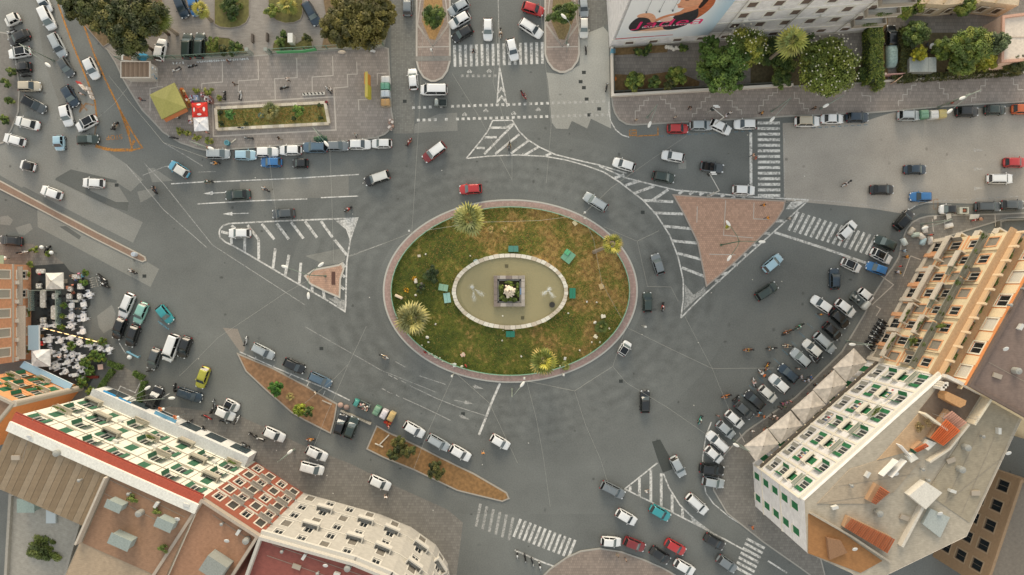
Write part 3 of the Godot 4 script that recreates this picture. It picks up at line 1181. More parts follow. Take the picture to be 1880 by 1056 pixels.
func tree(called: String,label: String,category: String,e: float,s: float,radius: Vector3,height: float,clumps: int,per: int,size: float,hexes: Array,group := "",flowers := 0,spread := 0.32) -> Node3D:
	# height: of the crown's middle
	var t := thing(called,label,category,pl0(e,s,height),rng.randf()*TAU,group)
	var tr := sm()
	var bark := tex("5d5145",G,0.8)
	var fork := maxf(0.3,height-radius.y*0.7)
	var tw := clampf(radius.x*0.075,0.05,0.3)
	tr.tube(PV([V(0,-0.1,0),V(0.05,fork*0.5,0.03),V(0,fork,0)]),tw,tw*0.7,8)
	for i in 5:
		var a := TAU*i/5+rng.randf()
		var d := V(cos(a)*radius.x,radius.y*rng.randf_range(0.5,1.0),sin(a)*radius.z)
		tr.tube(PV([V(0,fork*0.9,0),V(0,fork,0)+d*0.35,V(0,fork,0)+d*0.75]),tw*0.55,tw*0.15,5)
	obj("trunk",tr,bark,t)
	var cr := obj("crown",leaf_cloud(rng,radius,int(clumps*1.8),int(per*1.15),size*0.8,hexes,spread*0.75,flowers),leaf_mat(),t)
	cr.position.y=height
	return t
var frond_meshes := []
func make_fronds():
	# fan leaves one metre long from the foot of the stalk to the tip, three of them
	for kind in 3:
		var s := shape()
		var droop := 0.16+0.16*kind
		var stem := PackedVector3Array()
		for i in 4:
			var u := i/3.0
			stem.append(V(u*0.42,-droop*0.3*u*u,0))
		s.tube(stem,0.012,0.007,4)
		var o := stem[3]
		var n := 9
		for k in n:
			var a := rad(lerpf(-86,86,float(k)/(n-1)))
			var len_ := 0.58*(0.72+0.28*cos(a))
			var d := V(cos(a),0,sin(a))
			var side := V(-sin(a),0,cos(a))
			var fold := 0.03*(1.0 if k % 2==0 else -1.0)
			var m0 := o+d*len_*0.5+V(0,fold-droop*0.16,0)
			var tip := o+d*len_+V(0,-droop*0.75-0.1*absf(sin(a)),0)
			s.tri(o,m0-side*0.06,m0+side*0.06)
			s.tri(m0-side*0.06,tip,m0+side*0.06)
		frond_meshes.append(s.done())
func palm(called: String,label: String,base: Vector3,top: Vector3,r: float,count: int,hexes: Array,group := "palms"):
	if frond_meshes.is_empty():
		make_fronds()
	var t := thing(called,label,"palm tree",base,0.0,group)
	var d := top-base
	if d.y>0.6:
		var path := PackedVector3Array()
		for i in 8:
			var u := i/7.0
			path.append(V(d.x*pow(u,1.25),d.y*u,d.z*pow(u,1.25)))
		var s := sm()
		s.tube(path,0.34,0.2,10)
		s.smooth(false)
		for i in 26:
			var u := (i+0.5)/26.0
			var q := V(d.x*pow(u,1.25),d.y*u,d.z*pow(u,1.25))
			s.tube(PV([q,q+V(0,0.12,0)]),lerpf(0.34,0.2,u)+0.03,lerpf(0.34,0.2,u),9)
		obj("trunk",s,tex("8b8071",G,0.9),t)
	obj("heart",shape().ball(d,V(0.28,0.4,0.28)),mat("8f8b4e",0.9),t)
	for i in count:
		var u := (i+0.5)/count
		var a := i*2.39996+rng.randf()*0.3
		var pitch := lerpf(1.2,-0.45,pow(u,0.75))+rng.randf_range(-0.22,0.22)
		var f := obj("frond",frond_meshes[2 if u>0.7 else (1 if u>0.35 else 0)],mat(hexes[rng.randi() % hexes.size()],0.6),t)
		f.transform=Transform3D(Basis(Vector3.UP,a)*Basis(Vector3.BACK,pitch)*Basis(Vector3.RIGHT,rng.randf_range(-0.5,0.5)).scaled(Vector3.ONE*r*rng.randf_range(0.86,1.12)),d)
func build_trees():
	var olive := ["4a5124","565928","3d451f","625f2c","343d1c"]
	var green := ["4d6128","5e7030","3f5522","6f7c38","36491f"]
	var bright := ["68792f","7a8735","56692b","8a903f","4c5f26"]
	var dark := ["394a22","2f4020","46562a","27361b"]
	# palms of the oval island
	palm("palm_tree","large full palm on the north-west of the oval lawn",pl0(861,402,6),pl(861,402,6),3.0,40,["bdb669","a9a658","747a42","8d9456","616b3c","9a9d60"])
	palm("palm_tree","tall slender palm leaning over the oval island's east fence",pl0(1090,463),pl(1125,448,15),1.8,32,["b3ab48","8d8f35","5f6128","a39148","6f7030"])
	palm("palm_tree","large straw-coloured palm on the south-west of the oval lawn",pl0(756,586,5),pl(756,586,5),3.05,42,["beb56e","a7a05c","7a7542","98945e","6c6f44","a39b65"])
	palm("palm_tree","yellowing palm at the south fence of the oval lawn",pl0(998,663,6),pl(998,663,6),2.6,30,["b3ae44","8f9636","c9ae66","5d6828","a09c40","6f7830"])
	palm("palm_bush","low green palm bush on the south-east of the oval lawn",pl0(1104,600,0.5),pl(1104,600,0.6),1.35,26,["5c6c2c","6d7a33","4a5a26"])
	palm("palm_bush","low palm at the fence beside the yellowing palm",pl0(1038,672,0.5),pl(1038,672,0.6),0.95,18,["6d7838","7f8440"])
	tree("shrub","dark green shrub beside the yellow flowers on the oval lawn","shrub",791,504,V(1.9,1.3,1.9),1.3,16,90,0.2,dark)
	tree("shrub","small dark shrub between the white stone and the pale green box","shrub",771,529,V(1.1,0.8,1.2),0.8,9,70,0.18,dark)
	for q in [[760,511,"upper"],[746,533,"lower"]]:
		tree("flowering_bush","%s of the two small yellow bushes on the lawn's west side" % q[2],"bush",q[0],q[1],V(0.6,0.45,0.6),0.5,7,55,0.12,["c99a1f","d9ab2d","a87c1c"],"yellow bushes")
	for q in [[900,421,"western"],[926,421,"eastern"]]:
		palm("dry_rosette","%s of the two dry starfish-shaped plants on the scorched lawn" % q[2],pl0(q[0],q[1]),pl(q[0],q[1],0.35),0.85,9,["c7ae74","b89f68"],"dry rosettes")
	# north-west park
	for q in [[212,38,4.6,7.5],[262,28,4.6,7.8],[235,62,4.2,7.2],[172,14,4.0,7.6],[140,8,3.0,6.5]]:
		tree("broad_tree","olive-brown tree, the %s of the clump over the orange-lined lane" % {212: "middle one",262: "one nearest the palm",235: "southern one",172: "north-western one",140: "smallest, westernmost one"}[q[0]],"tree",q[0],q[1],V(q[2],2.8,q[2]),q[3],46,130,0.3,olive,"trees over the orange-lined lane",0,0.28)
	palm("palm_tree","green palm at the edge of the olive-brown trees",pl0(287,34,6.5),pl(287,34,6.5),2.4,40,["6f7a35","5c6a2e","4f5f2b"])
	palm("palm_tree","small yellow palm beside the blue car in the park",pl0(368,20,4),pl(368,18,4),1.6,26,["b0a443","8d8f3a","7c7e38"])
	for q in [[640,22,4.2],[668,48,4.6],[622,52,3.6],[690,20,3.8]]:
		tree("broad_tree","olive tree, the %s of the four by the park's corner" % {640: "north-western one",668: "largest, southern one",622: "western one",690: "north-eastern one"}[q[0]],"tree",q[0],q[1],V(q[2],2.8,q[2]),7.0,46,130,0.3,["625c26","565322","6e662c","47471f"],"trees at the park's corner",0,0.28)
	palm("palm_bush","spiky palm in the eastern of the two oval park beds",pl0(527,8,2),pl(527,8,2),1.9,26,["7d8436","66742f","a39a45"])
	tree("shrub","dense green shrub mass in the western oval park bed","shrub",425,14,V(2.7,1.0,2.2),0.9,22,110,0.22,green)
	tree("shrub","loose green shrub on the west of the eastern oval bed","shrub",500,20,V(1.4,1.0,1.6),1.0,12,80,0.2,bright)
	for q in [[390,82,1.7,"yellow-green",bright],[432,88,1.9,"dark green",green],[514,78,1.4,"mixed green",green],[562,70,1.1,"brownish clipped",olive],[410,92,1.2,"low olive",olive],[520,62,0.8,"slim",green]]:
		tree("shrub","%s shrub inside the park fence near %s" % [q[3],{390: "the two dark parked cars",432: "the gate's west side",514: "the white stone block",562: "the paved path's end",410: "the fence foot west of the gate",520: "the bed's tip"}[q[0]]],"shrub",q[0],q[1],V(q[2],1.1,q[2]*0.8),1.2,14,90,0.2,q[4])
	# planter on the plaza
	for q in [[404,207],[406,227],[452,226],[539,218],[588,216],[587,194]]:
		tree("clipped_bush","small dark clipped bush at the %s of the long plaza planter" % {404: "north-west corner",406: "south-west corner",452: "south side",539: "south-east middle",588: "south-east corner",587: "north-east corner"}[q[0]],"bush",q[0],q[1],V(0.55,0.5,0.55),0.9,10,70,0.11,dark,"clipped bushes in the plaza planter")
	tree("sapling","leafy sapling at the west end of the plaza planter","small tree",424,210,V(1.2,0.9,1.1),2.0,14,60,0.2,["4f7a38","5d8340","3f672e"])
	tree("sapling","leafy sapling at the east end of the plaza planter","small tree",547,203,V(1.2,0.9,1.2),2.2,14,60,0.2,["5f7a30","6f8a38","4c6a2a"])
	palm("palm_bush","spreading sparse palm in the middle of the plaza planter",pl0(497,203,1.5),pl(497,203,1.5),1.7,16,["6f7540","58613a","857f4a"])
	palm("agave","blue-green agave in the middle of the plaza planter",pl0(480,213),pl(480,213,0.4),0.7,12,["6f8a80","5c786d"])
	# north street medians
	tree("round_tree","round dense tree in the western median of the north street","tree",797,29,V(2.3,1.6,2.3),3.2,40,130,0.2,green)
	tree("round_tree","tall narrow bush in the eastern median of the north street","tree",1033,24,V(2.0,1.5,3.5),2.4,44,130,0.2,green)
	# north-east gardens
	tree("conifer_tree","feathery bright green tree beside the white flowered tree in the east garden","tree",1333,124,V(5.2,3.2,5.6),7.0,64,120,0.26,["4f6a28","5c7430","3f5822","687d35"],"",0,0.22)
	tree("conifer_tree","small feathery green tree under the banner's right end","tree",1302,86,V(2.2,2.0,2.4),5.0,30,110,0.24,["4f6a28","5c7430","3f5822"],"",0,0.24)
	tree("flowering_tree","white flowered tree with yellowish crown behind the feathery green tree","tree",1366,90,V(4.0,2.8,3.8),7.0,50,130,0.26,["7f8530","6b7a2c","92933a","5a6a28"],"",46)
	tree("flowering_tree","large white flowered tree at the pavement beside the tall hedge","tree",1521,124,V(5.6,3.4,5.4),7.5,95,135,0.27,["5c6a27","6d7a2e","4b5a22","7f8735"],"",70)
	palm("palm_tree","tall palm leaning out from the building's garden",pl0(1402,117),pl(1455,76,10),2.7,32,["b4b25a","9fa650","8a8a48","7d8a4c"])
	for q in [[1165,148,2.0,"round yellow-green",bright],[1201,150,1.3,"smaller dark",green],[1243,140,2.2,"wide mottled",bright],[1228,155,1.0,"low brownish",olive]]:
		tree("garden_shrub","%s shrub behind the garden wall on the pavement's corner" % q[3],"shrub",q[0],q[1],V(q[2],1.4,q[2]),1.8,24,100,0.2,q[4])
	for q in [[1190,92,1.7],[1172,95,1.1],[1255,88,1.2]]:
		tree("bed_shrub","shrub in the bed at the foot of the banner facade, %s" % {1190: "the widest one",1172: "the small western one",1255: "beside the white bags"}[q[0]],"shrub",q[0],q[1],V(q[2],0.7,0.8),0.9,12,80,0.2,green)
	for q in [[1412,92,3.3,"behind the white flowered tree"],[1440,112,2.8,"under the tall palm"],[1436,144,2.0,"by the garden wall's east end"],[1475,82,2.6,"between the palm and the large flowered tree"]]:
		tree("garden_bush","dark green bush %s" % q[3],"bush",q[0],q[1],V(q[2],1.5,q[2]),1.9,26,110,0.22,green)
	# tall hedge and further gardens
	var hedge := thing("tall_hedge","tall clipped hedge running north from the pavement","hedge",pl0(1606,78,2))
	obj("leaves",leaf_box(rng,V(2.5,2.6,14.6),9500,0.17,bright),leaf_mat(),hedge).position.y=1.4
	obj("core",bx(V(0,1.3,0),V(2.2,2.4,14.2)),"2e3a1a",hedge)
	var low := thing("low_hedge","low hedge between the large flowered tree and the tall hedge","hedge",pl0(1600,138,1))
	obj("leaves",leaf_box(rng,V(4.2,1.6,2.2),2600,0.16,green),leaf_mat(),low).position.y=0.8
	var strip := thing("hedge_strip","long low hedge along the pavement in front of the grey box","hedge",pl0(1765,137,1))
	obj("leaves",leaf_box(rng,V(22,0.9,1.3),5200,0.15,olive),leaf_mat(),strip).position.y=0.6
	strip.rotation.y=rad(3.6)
	var inner := thing("inner_hedge","olive hedge beside the covered car","hedge",pl0(1660,92,1))
	obj("leaves",leaf_box(rng,V(1.8,1.6,8.5),4200,0.16,olive),leaf_mat(),inner).position.y=0.9
	tree("round_bush","clipped yellow-green ball bush with a hollow middle by the grey box","bush",1688,98,V(1.65,1.0,1.8),3.0,40,110,0.14,["9a9420","878a20","aaa32c","747a1e"],"",0,0.24)
	for q in [[1785,84,3.9,5.5,"largest dense tree in the far east garden"],[1768,114,2.7,4.0,"spreading tree just north of the hedge strip"],[1812,112,2.0,3.2,"yellow-green tree by the pink wall's foot"],[1830,80,2.3,5.0,"grey-green tree against the pink wall"],[1735,88,2.3,3.0,"dark bush between the ball bush and the dense tree"],[1862,118,1.9,3.0,"olive bush at the east end of the hedge strip"],[1680,62,2.6,3.0,"broad bush north of the ball bush"],[1668,6,3.0,3.0,"bright bush at the top by the tall hedge"],[1772,10,2.0,3.5,"small green tree before the pink roof"]]:
		tree("garden_tree",q[4],"tree",q[0],q[1],V(q[2],1.9,q[2]),q[3],40,110,0.24,[bright,green,["9a962c","878a2a","a8a236"],["5d6b45","4f5d3c","6c7850"],dark,olive,green,bright,bright][[1785,1765,1812,1830,1733,1862,1680,1668,1772].find(q[0])])
	# small street greens
	for q in [[20,132,1.0,"north of the kerb gap"],[12,152,1.1,"on the west pavement, mid height"],[19,184,1.0,"round, on the bare west pavement"],[10,220,1.2,"lowest on the west pavement"]]:
		tree("pavement_bush","dark bush %s" % q[3],"bush",q[0],q[1],V(q[2],0.8,q[2]),1.0,12,80,0.17,green)
	for q in [[330,240,0.9],[344,246,0.8],[361,252,0.9],[384,259,1.0],[359,167,0.8],[382,167,1.1],[403,180,0.7]]:
		tree("pot_plant","leafy pot plant %s" % {330: "at the west end of the row along the kerb",344: "second along the kerb row",361: "at the east end of the kerb row",384: "by the grey car's white post",359: "west of the stall's pair behind it",382: "east of the stall's pair behind it",403: "beside the parked scooters west of the planter"}[q[0]],"potted plant",q[0],q[1],V(q[2],0.6,q[2]*0.8),0.8,10,60,0.15,["8a8f3c","737f36","a39d55"])
	tree("roadside_bush","round green bush on the western earth island","bush",506,713,V(1.6,1.3,1.5),1.7,24,110,0.18,["3f6b22","4f7a2a","335a1d"])
	tree("roadside_bush","yellow-green bush at the south edge of the western earth island","bush",550,752,V(1.4,1.1,1.3),1.6,18,100,0.18,["7f8a26","6d7c24","939a30"])
	tree("roadside_bush","dark bush beside the yellow-green one on the western earth island","bush",567,755,V(1.1,1.0,1.2),1.3,14,90,0.17,green)
	palm("dry_rosette","small pale agave on the western earth island",pl0(533,728),pl(533,728,0.3),0.95,11,["b8a56a","a3955e"],"")
	for q in [[735,820,2.2,"wide olive"],[722,835,1.4,"western olive"],[752,830,1.3,"eastern olive"],[800,862,2.0,"southern dark"]]:
		tree("roadside_bush","%s bush on the eastern earth island" % q[3],"bush",q[0],q[1],V(q[2],1.3,q[2]*0.85),1.6,24,100,0.19,olive)
	# greens of the west terraces
	for q in [[157,500,0.7],[153,517,0.9],[117,561,0.7],[115,580,0.6],[112,600,0.7],[131,635,0.9],[165,628,0.8],[188,627,0.9],[158,668,1.4],[172,654,1.3],[186,656,1.2],[165,682,1.2],[152,700,1.3],[164,718,1.0]]:
		tree("terrace_plant","green terrace plant, %s" % {157: "by the northern scooters",153: "beside the people in pink and blue",117: "upper of three along the glass screen",115: "middle of three along the glass screen",112: "lowest of three along the glass screen",131: "among the white tables",165: "west of the string lights' end" if q[1]<650 else "west of the dark red bench",188: "at the end of the string lights",158: "at the east tables' corner",172: "in the corner hedge, middle",186: "in the corner hedge, east end",152: "lowest by the blue awning",164: "south of the dark red bench"}[q[0]],"plant",q[0],q[1],V(q[2],0.7,q[2]),0.9,12,70,0.16,["4d6a26","5f782e","76802f","3f5820"])
	for q in ["205,668 215,670 229,677|north side","210,680 197,700 185,718|west side","247,683 258,688 264,693|north-east corner","268,700 264,720 258,738|east side"]:
		var w: PackedStringArray=q.split("|")
		var l := pts(w[0])
		var h := thing("box_hedge","narrow box hedge on the %s of the paved court by the cream building" % w[1],"hedge",V(l[1].x,0,l[1].y))
		var d := l[2]-l[0]
		h.rotation.y=-d.angle()
		obj("leaves",leaf_box(rng,V(d.length(),0.9,0.85),int(d.length()*420),0.13,["4b6324","5d7430","3e551f"]),leaf_mat(),h).position.y=0.6
	for q in [[62,459,1.1],[88,466,0.6],[55,486,0.9]]:
		tree("kerb_plant","%s green plant north of the white square umbrella" % {62: "widest",88: "smallest",55: "westernmost"}[q[0]],"plant",q[0],q[1],V(q[2],0.5,0.7),0.7,10,60,0.14,bright)
func leaf_box(r: RandomNumberGenerator,size: Vector3,count: int,leaf: float,hexes: Array) -> ArrayMesh:
	var v := PackedVector3Array()
	var n := PackedVector3Array()
	var c := PackedColorArray()
	var cols := []
	for h in hexes:
		cols.append(Color(h).srgb_to_linear())
	for i in count:
		var p := V(r.randf_range(-0.5,0.5),r.randf_range(-0.5,0.5),r.randf_range(-0.5,0.5))
		if r.randf()<0.6:
			p.y=0.5-absf(r.randfn())*0.08
		else:
			var k := r.randi() % 2
			if k==0:
				p.x=(0.5-absf(r.randfn())*0.05)*signf(p.x)
			else:
				p.z=(0.5-absf(r.randfn())*0.03)*signf(p.z)
		var bump := 1.0+0.12*sin(p.x*size.x*2.1+p.z*size.z*1.7)+r.randfn()*0.03
		p=p*size*V(bump,1.0+0.1*sin(p.z*size.z*1.3),bump)
		var up := (V(0,1,0)+V(r.randfn(),r.randfn(),r.randfn())*0.6).normalized()
		var t := up.cross(V(r.randfn(),r.randfn(),r.randfn())).normalized()
		var b := up.cross(t)
		var s := leaf*r.randf_range(0.6,1.4)
		var col: Color=cols[r.randi() % cols.size()]*r.randf_range(0.7,1.25)
		col.a=1.0
		for x in [p-t*s,p+b*s*0.5,p+t*s,p-t*s,p+t*s,p-b*s*0.5]:
			v.append(x)
			n.append(up)
			c.append(col)
	var arr := []
	arr.resize(Mesh.ARRAY_MAX)
	arr[Mesh.ARRAY_VERTEX]=v
	arr[Mesh.ARRAY_NORMAL]=n
	arr[Mesh.ARRAY_COLOR]=c
	var m := ArrayMesh.new()
	m.add_surface_from_arrays(Mesh.PRIMITIVE_TRIANGLES,arr)
	return m
# pavements and islands
func build_pavements():
	var pave := tex("938c85","paving",5.5,true)
	var pave_b := tex("8d8177","paving",5.0,true)
	var pave_d := tex("7d7a74","paving",5.0,true)
	var brick := tex("b3937f","brick",6.0,true)
	var line := tex("b9b2a8",G,2.0)
	# plaza with the long planter
	var plaza := slab("pavement",pts("196,90 212,114 228,148 247,180 262,203 276,217 300,243 331,262 360,272 382,277 440,273 560,264 640,258 690,253 706,247 716,238 722,222 718,200 713,90 705,87 520,99 370,110 222,112"),0.13,pave,"grey block pavement of the plaza with the long planter")
	for l in "408.5,114 409,151 371,154 371,164|474,110 475,146.6 438,149 438,170|545,107 546,143 504.7,145 505.8,183|610.8,103.4 611.8,139 573.4,142 573.7,170|655,114 656,136.6 638,137 639,160 613.4,162 614,178|693,156 693,135 709,135|659,203 658.5,183.5 675,183|289,135 289,160 300,160|276,205 276,163 288,161".split("|"):
		obj("inlay",shape().strip(pts(l),0.16,0.136),line,plaza)
	obj("inlay",shape().strip(pts("390.7,191 614,178 617,239 392.5,250.6"),0.25,0.136,true),line,plaza)
	# park behind the fence
	var park := tex("958f87",S,18.0)
	structure("park_drive",shape().flat(pts("160,-60 150,40 190,88 222,112 370,109 705,86 712,60 716,-60"),0.02),park,"pale tarmac of the park in the north-west")
	for b in ["394,-60 458,-60 458,30 452,42 440,49 424,52 404,50 394,44|western oval bed of the park","487,-60 556,-60 556,25 552,36 540,42 524,43 508,38 495,26|eastern oval bed of the park","377,102 377,80 395,68 420,70 440,82 457,97|bed by the park gate, west side","500,94 502,80 514,70 530,68 545,80 560,70 572,76 575,89|bed by the park gate, east side","590,90 600,40 590,-20 704,-60 706,60 703,82|bed under the corner trees","200,80 300,60 305,30 290,-40 190,-60 120,-20 150,40 190,86|bed under the olive-brown trees"]:
		var w: PackedStringArray=b.split("|")
		var bed := struct_node("planting_bed",w[1])
		obj("soil",shape().prism(pts(w[0]),0.0,0.1),tex("69663a" if w[1].contains("oval") or w[1].contains("gate") else "77654b","mottle",6.0),bed)
		obj("edging",shape().wall_line(pts(w[0]),0.14,0.0,0.14,true),"8d857c",bed)
	# medians of the north street
	for md in ["765,-60 765,112 769,128 778,142 791,149 799,149 812,143 821,130 826,112 826,-60|western median of the north street|795","1001,-60 1001,100 1006,114 1016,127 1028,132.5 1037,132.5 1050,126 1060,112 1063,100 1063,-60|eastern median of the north street|1032"]:
		var w: PackedStringArray=md.split("|")
		var x := w[2].to_float()
		var m := slab("median",pts(w[0]),0.13,tex("9a8c82","paving",5.0),w[1],"bab5ab",0.32)
		for l in ["%f,-10 %f,45 %f,86 %f,45 %f,-10" % [x-22,x-28,x,x+28,x+22],"%f,87 %f,86" % [x-28,x+29],"%f,45 %f,86 %f,45" % [x-30,x,x+30]]:
			obj("inlay",shape().strip(pts(l),0.2,0.136),line,m)
		obj("soil",shape().flat(pts("%f,-10 %f,40 %f,72 %f,74 %f,40 %f,-10" % [x-16,x-20,x-6,x+4,x+20,x+16]),0.137),tex("a07f52" if x<900 else "7d6f4e","mottle",3.0),m)
	structure("path",shape().flat(pts("763,104 828,103 828,112 763,113"),0.15),tex("8d8a83",S,6.0),"crossing path through the western median")
	# north-east pavement
	var ne := slab("pavement",pts("1123,178 1452,159 1596,152 1660,148.5 1860,135 2000,127 2000,180 1880,187 1755,194 1600,207 1455,213 1375,218 1163,229.5 1150,228 1137,220 1129,208 1125,194"),0.13,tex("938a82","paving",6.0),"wide grey block pavement in front of the east gardens")
	for l in "1190,179 1190,185 1182,185 1182,194 1174,194 1174,204 1166,204 1166,222|1213,177 1213,183 1222,183 1222,191 1231,191 1231,199 1239,199 1239,207|1303,174 1303,179 1295,179 1295,187 1287,187 1287,199 1279,199 1279,209 1271,209 1271,216|1334,185 1344,185 1344,197 1353,197 1353,202 1361,202 1361,211|1427,163 1427,171 1418,171 1418,176 1410,176 1410,184 1401,184 1401,194 1393,194 1393,205|1458,169 1458,181 1467,181 1467,190 1475,190 1475,200 1484,200 1484,206|1582,170 1582,176 1590,176 1598,177 1598,188|1681,152 1681,157 1673,157 1673,164 1665,164 1665,174 1657,174 1657,185 1649,185 1649,195|1720,152 1724,152 1724,163 1732,163 1732,173 1740,173 1740,183|1813,147 1808,147 1808,158 1800,158 1800,169 1791,169 1791,180 1783,180 1783,188|1855,145 1860,145 1860,156 1868,156 1868,165 1878,165".split("|"):
		obj("inlay",shape().strip(pts(l),0.14,0.136),line,ne)
	# gardens behind the wall
	structure("garden_floor",shape().flat(pts("1120,80 1123,178 1452,159 1660,148 2000,127 2000,-80 1400,-80 1400,60"),0.01),tex("857f77","paving",6.5),"grey paving of the gardens behind the wall")
	for b in ["1124,136 1130,174 1280,166 1285,150 1240,130 1180,138|north-east corner","1122,88 1122,102 1225,96 1228,82|facade foot","1378,100 1378,162 1590,151 1590,110 1450,90|flowered trees","1650,60 1650,150 2000,128 2000,60|far east garden","1585,-40 1585,150 1630,148 1630,-40|tall hedge"]:
		var w: PackedStringArray=b.split("|")
		structure("planting_bed",shape().flat(pts(w[0]),0.016),tex("76603f" if w[1] != "flowered trees" and w[1] != "far east garden" else "5d543c","mottle",5.0),"soil bed by the "+w[1])
	# east pavement round the orange building
	var ep := slab("pavement",pts("2000,386 1840,393 1720,396 1704,397 1688,401 1674,409 1664,421 1655,445 1650,472 1638,492 1625,508 1600,548 1588,575 1545,647 1460,730 1370,792 1332,832 1308,868 1310,900 1335,942 1400,994 1470,1043 1520,1080 1500,1000 1482,940 1382,850 1593,661 1716,441 1850,400 2000,396"),0.12,pave_d,"grey block pavement along the east side under the canopies")
	for l in "1711,402 1713,426|1734,403 1734,422|1826,393 1827,416|1671,470 1657,508|1671,470 1690,477|1608,580 1616,567 1608,562|1615,505 1640,523 1600,560|1357,794 1367,812".split("|"):
		obj("inlay",shape().strip(pts(l),0.16,0.126),line,ep)
	var ramp := thing("ramp_wall","low dark wall round the ramp beside the orange building","wall")
	obj("wall",shape().wall_line(pts("1830,424 1830,408 1840,405 1990,399"),0.3,0.0,1.0),tex("6d6c66",S,4.0),ramp)
	obj("handrail",shape().wall_line(pts("1836,424 1836,411 1990,404"),0.06,0.9,0.96),mat("515550",0.5,0.4),ramp)
	# south-west pavement, level with the road
	structure("pavement",shape().flat(pts("186,723 200,690 215,668 264,693 276,745 330,748 440,764 480,782 560,820 640,850 720,890 820,935 850,960 835,1080 800,1000 700,945 557,905 469,848"),0.012),pave_d,"dark block pavement before the cream building")
	structure("terrace_floor",shape().flat(pts("57,488 117,484 128,498 166,516 166,560 152,580 150,610 176,640 196,650 180,676 160,716 148,712 72,676 57,655"),0.014),tex("424646",S,7.0),"dark floor of the west restaurant terraces")
	structure("pavement",shape().flat(pts("-60,440 60,448 100,470 118,484 57,488 57,655 -60,655"),0.01),pave_d,"grey pavement north of the restaurant terrace")
	slab("pavement",pts("-60,50 14,62 28,100 36,160 34,205 20,240 6,262 -60,280"),0.12,tex("7d7a74",S,8.0),"bare pavement at the west edge")
	# southern plaza
	slab("pavement",pts("985,1070 1010,1045 1040,1024 1066,1012 1102,1007 1140,1013 1180,1027 1215,1042 1240,1056 1250,1070"),0.13,pave_b,"rounded pavement corner at the south end")
	# kerbed islands
	var isl := slab("traffic_island",pts("1236,358 1290,362 1441,369.5 1438,384 1425,405 1395,436 1352,478 1318,508 1297,525 1292,500 1281,445 1258,397"),0.13,brick,"red brick triangular island on the east side","a59a90")
	for l in "1280,379 1279,409|1332,368 1330,405 1328,432 1382,437|1384,372 1383,402 1410,403|1302,467 1350,468".split("|"):
		obj("inlay",shape().strip(pts(l),0.14,0.136),line,isl)
	isl=slab("traffic_island",pts("560,507 577,495.5 622,487 627,484 631,494 625,512 623.5,546 598,535 570,521"),0.13,brick,"small brick island in the hatched triangle on the west side","bdb8ad",0.3)
	obj("grating",bx(V(0,0,0),V(0.7,0.02,2.4)),"5a4038",isl).position=pl(612,511,0.145)
	isl=slab("median",pts("-60,302 5,335 90,381 180,428 255,466 266,472 268,478 262,480.5 250,476 170,436 80,388 0,347 -60,316"),0.13,tex("8d7767",S,5.0),"long narrow brick median on the west side","b5aea2",0.22)
	isl=slab("earth_island",pts("437,650 500,676 560,708 618.6,742 614,770 607,795 560,771 536,757 488,715 452,681"),0.14,tex("8f6f52","mottle",7.0),"bare earth island with bushes, west of the bottle banks","a39d93")
	isl=slab("earth_island",pts("692,782 713,794 763,817 810,841 870,870 930,905 934,915 922,920 840,900 760,862 704,839 674,824"),0.14,tex("8a6a44","mottle",6.0),"bare earth island with olive bushes, south of the bottle banks","a39d93")
# buildings
var cache := {}
func cached(key: String,make: Callable) -> Mesh:
	if not cache.has(key):
		cache[key]=make.call()
	return cache[key]
func frame_at(a: Vector3,b: Vector3,base: Vector3) -> Transform3D:
	# x along the wall, y up, z outwards
	var x := (b-a)
	x.y=0
	x=x.normalized()
	return Transform3D(Basis(x,Vector3.UP,x.cross(Vector3.UP)),a-base)
func wall_with_holes(len_: float,y0: float,y1: float,holes: Array,depth: float) -> ArrayMesh:
	var xs := [0.0,len_]
	var ys := [y0,y1]
	for h in holes:
		for q in [h.position.x,h.end.x]:
			if not xs.any(func(v): return absf(v-q)<0.002):
				xs.append(q)
		for q in [h.position.y,h.end.y]:
			if not ys.any(func(v): return absf(v-q)<0.002):
				ys.append(q)
	xs.sort()
	ys.sort()
	var s := shape()
	for i in xs.size()-1:
		for j in ys.size()-1:
			var c := W((xs[i]+xs[i+1])*0.5,(ys[j]+ys[j+1])*0.5)
			var open := false
			for h in holes:
				if h.has_point(c):
					open=true
			if not open:
				s.quad(V(xs[i],ys[j],0),V(xs[i+1],ys[j],0),V(xs[i+1],ys[j+1],0),V(xs[i],ys[j+1],0))
	for h in holes:
		var a := V(h.position.x,h.position.y,0)
		var b := V(h.end.x,h.position.y,0)
		var c := V(h.end.x,h.end.y,0)
		var d := V(h.position.x,h.end.y,0)
		var z := V(0,0,-depth)
		s.quad(a,b,b+z,a+z)
		s.quad(b,c,c+z,b+z)
		s.quad(c,d,d+z,c+z)
		s.quad(d,a,a+z,d+z)
	return s.done()
func put(called: String,mesh: Variant,m: Variant,parent: Node3D,f: Transform3D,at: Vector3,turn := 0.0) -> MeshInstance3D:
	var o := obj(called,mesh,m,parent)
	o.transform=f*Transform3D(Basis(Vector3.UP,turn),at)
	return o
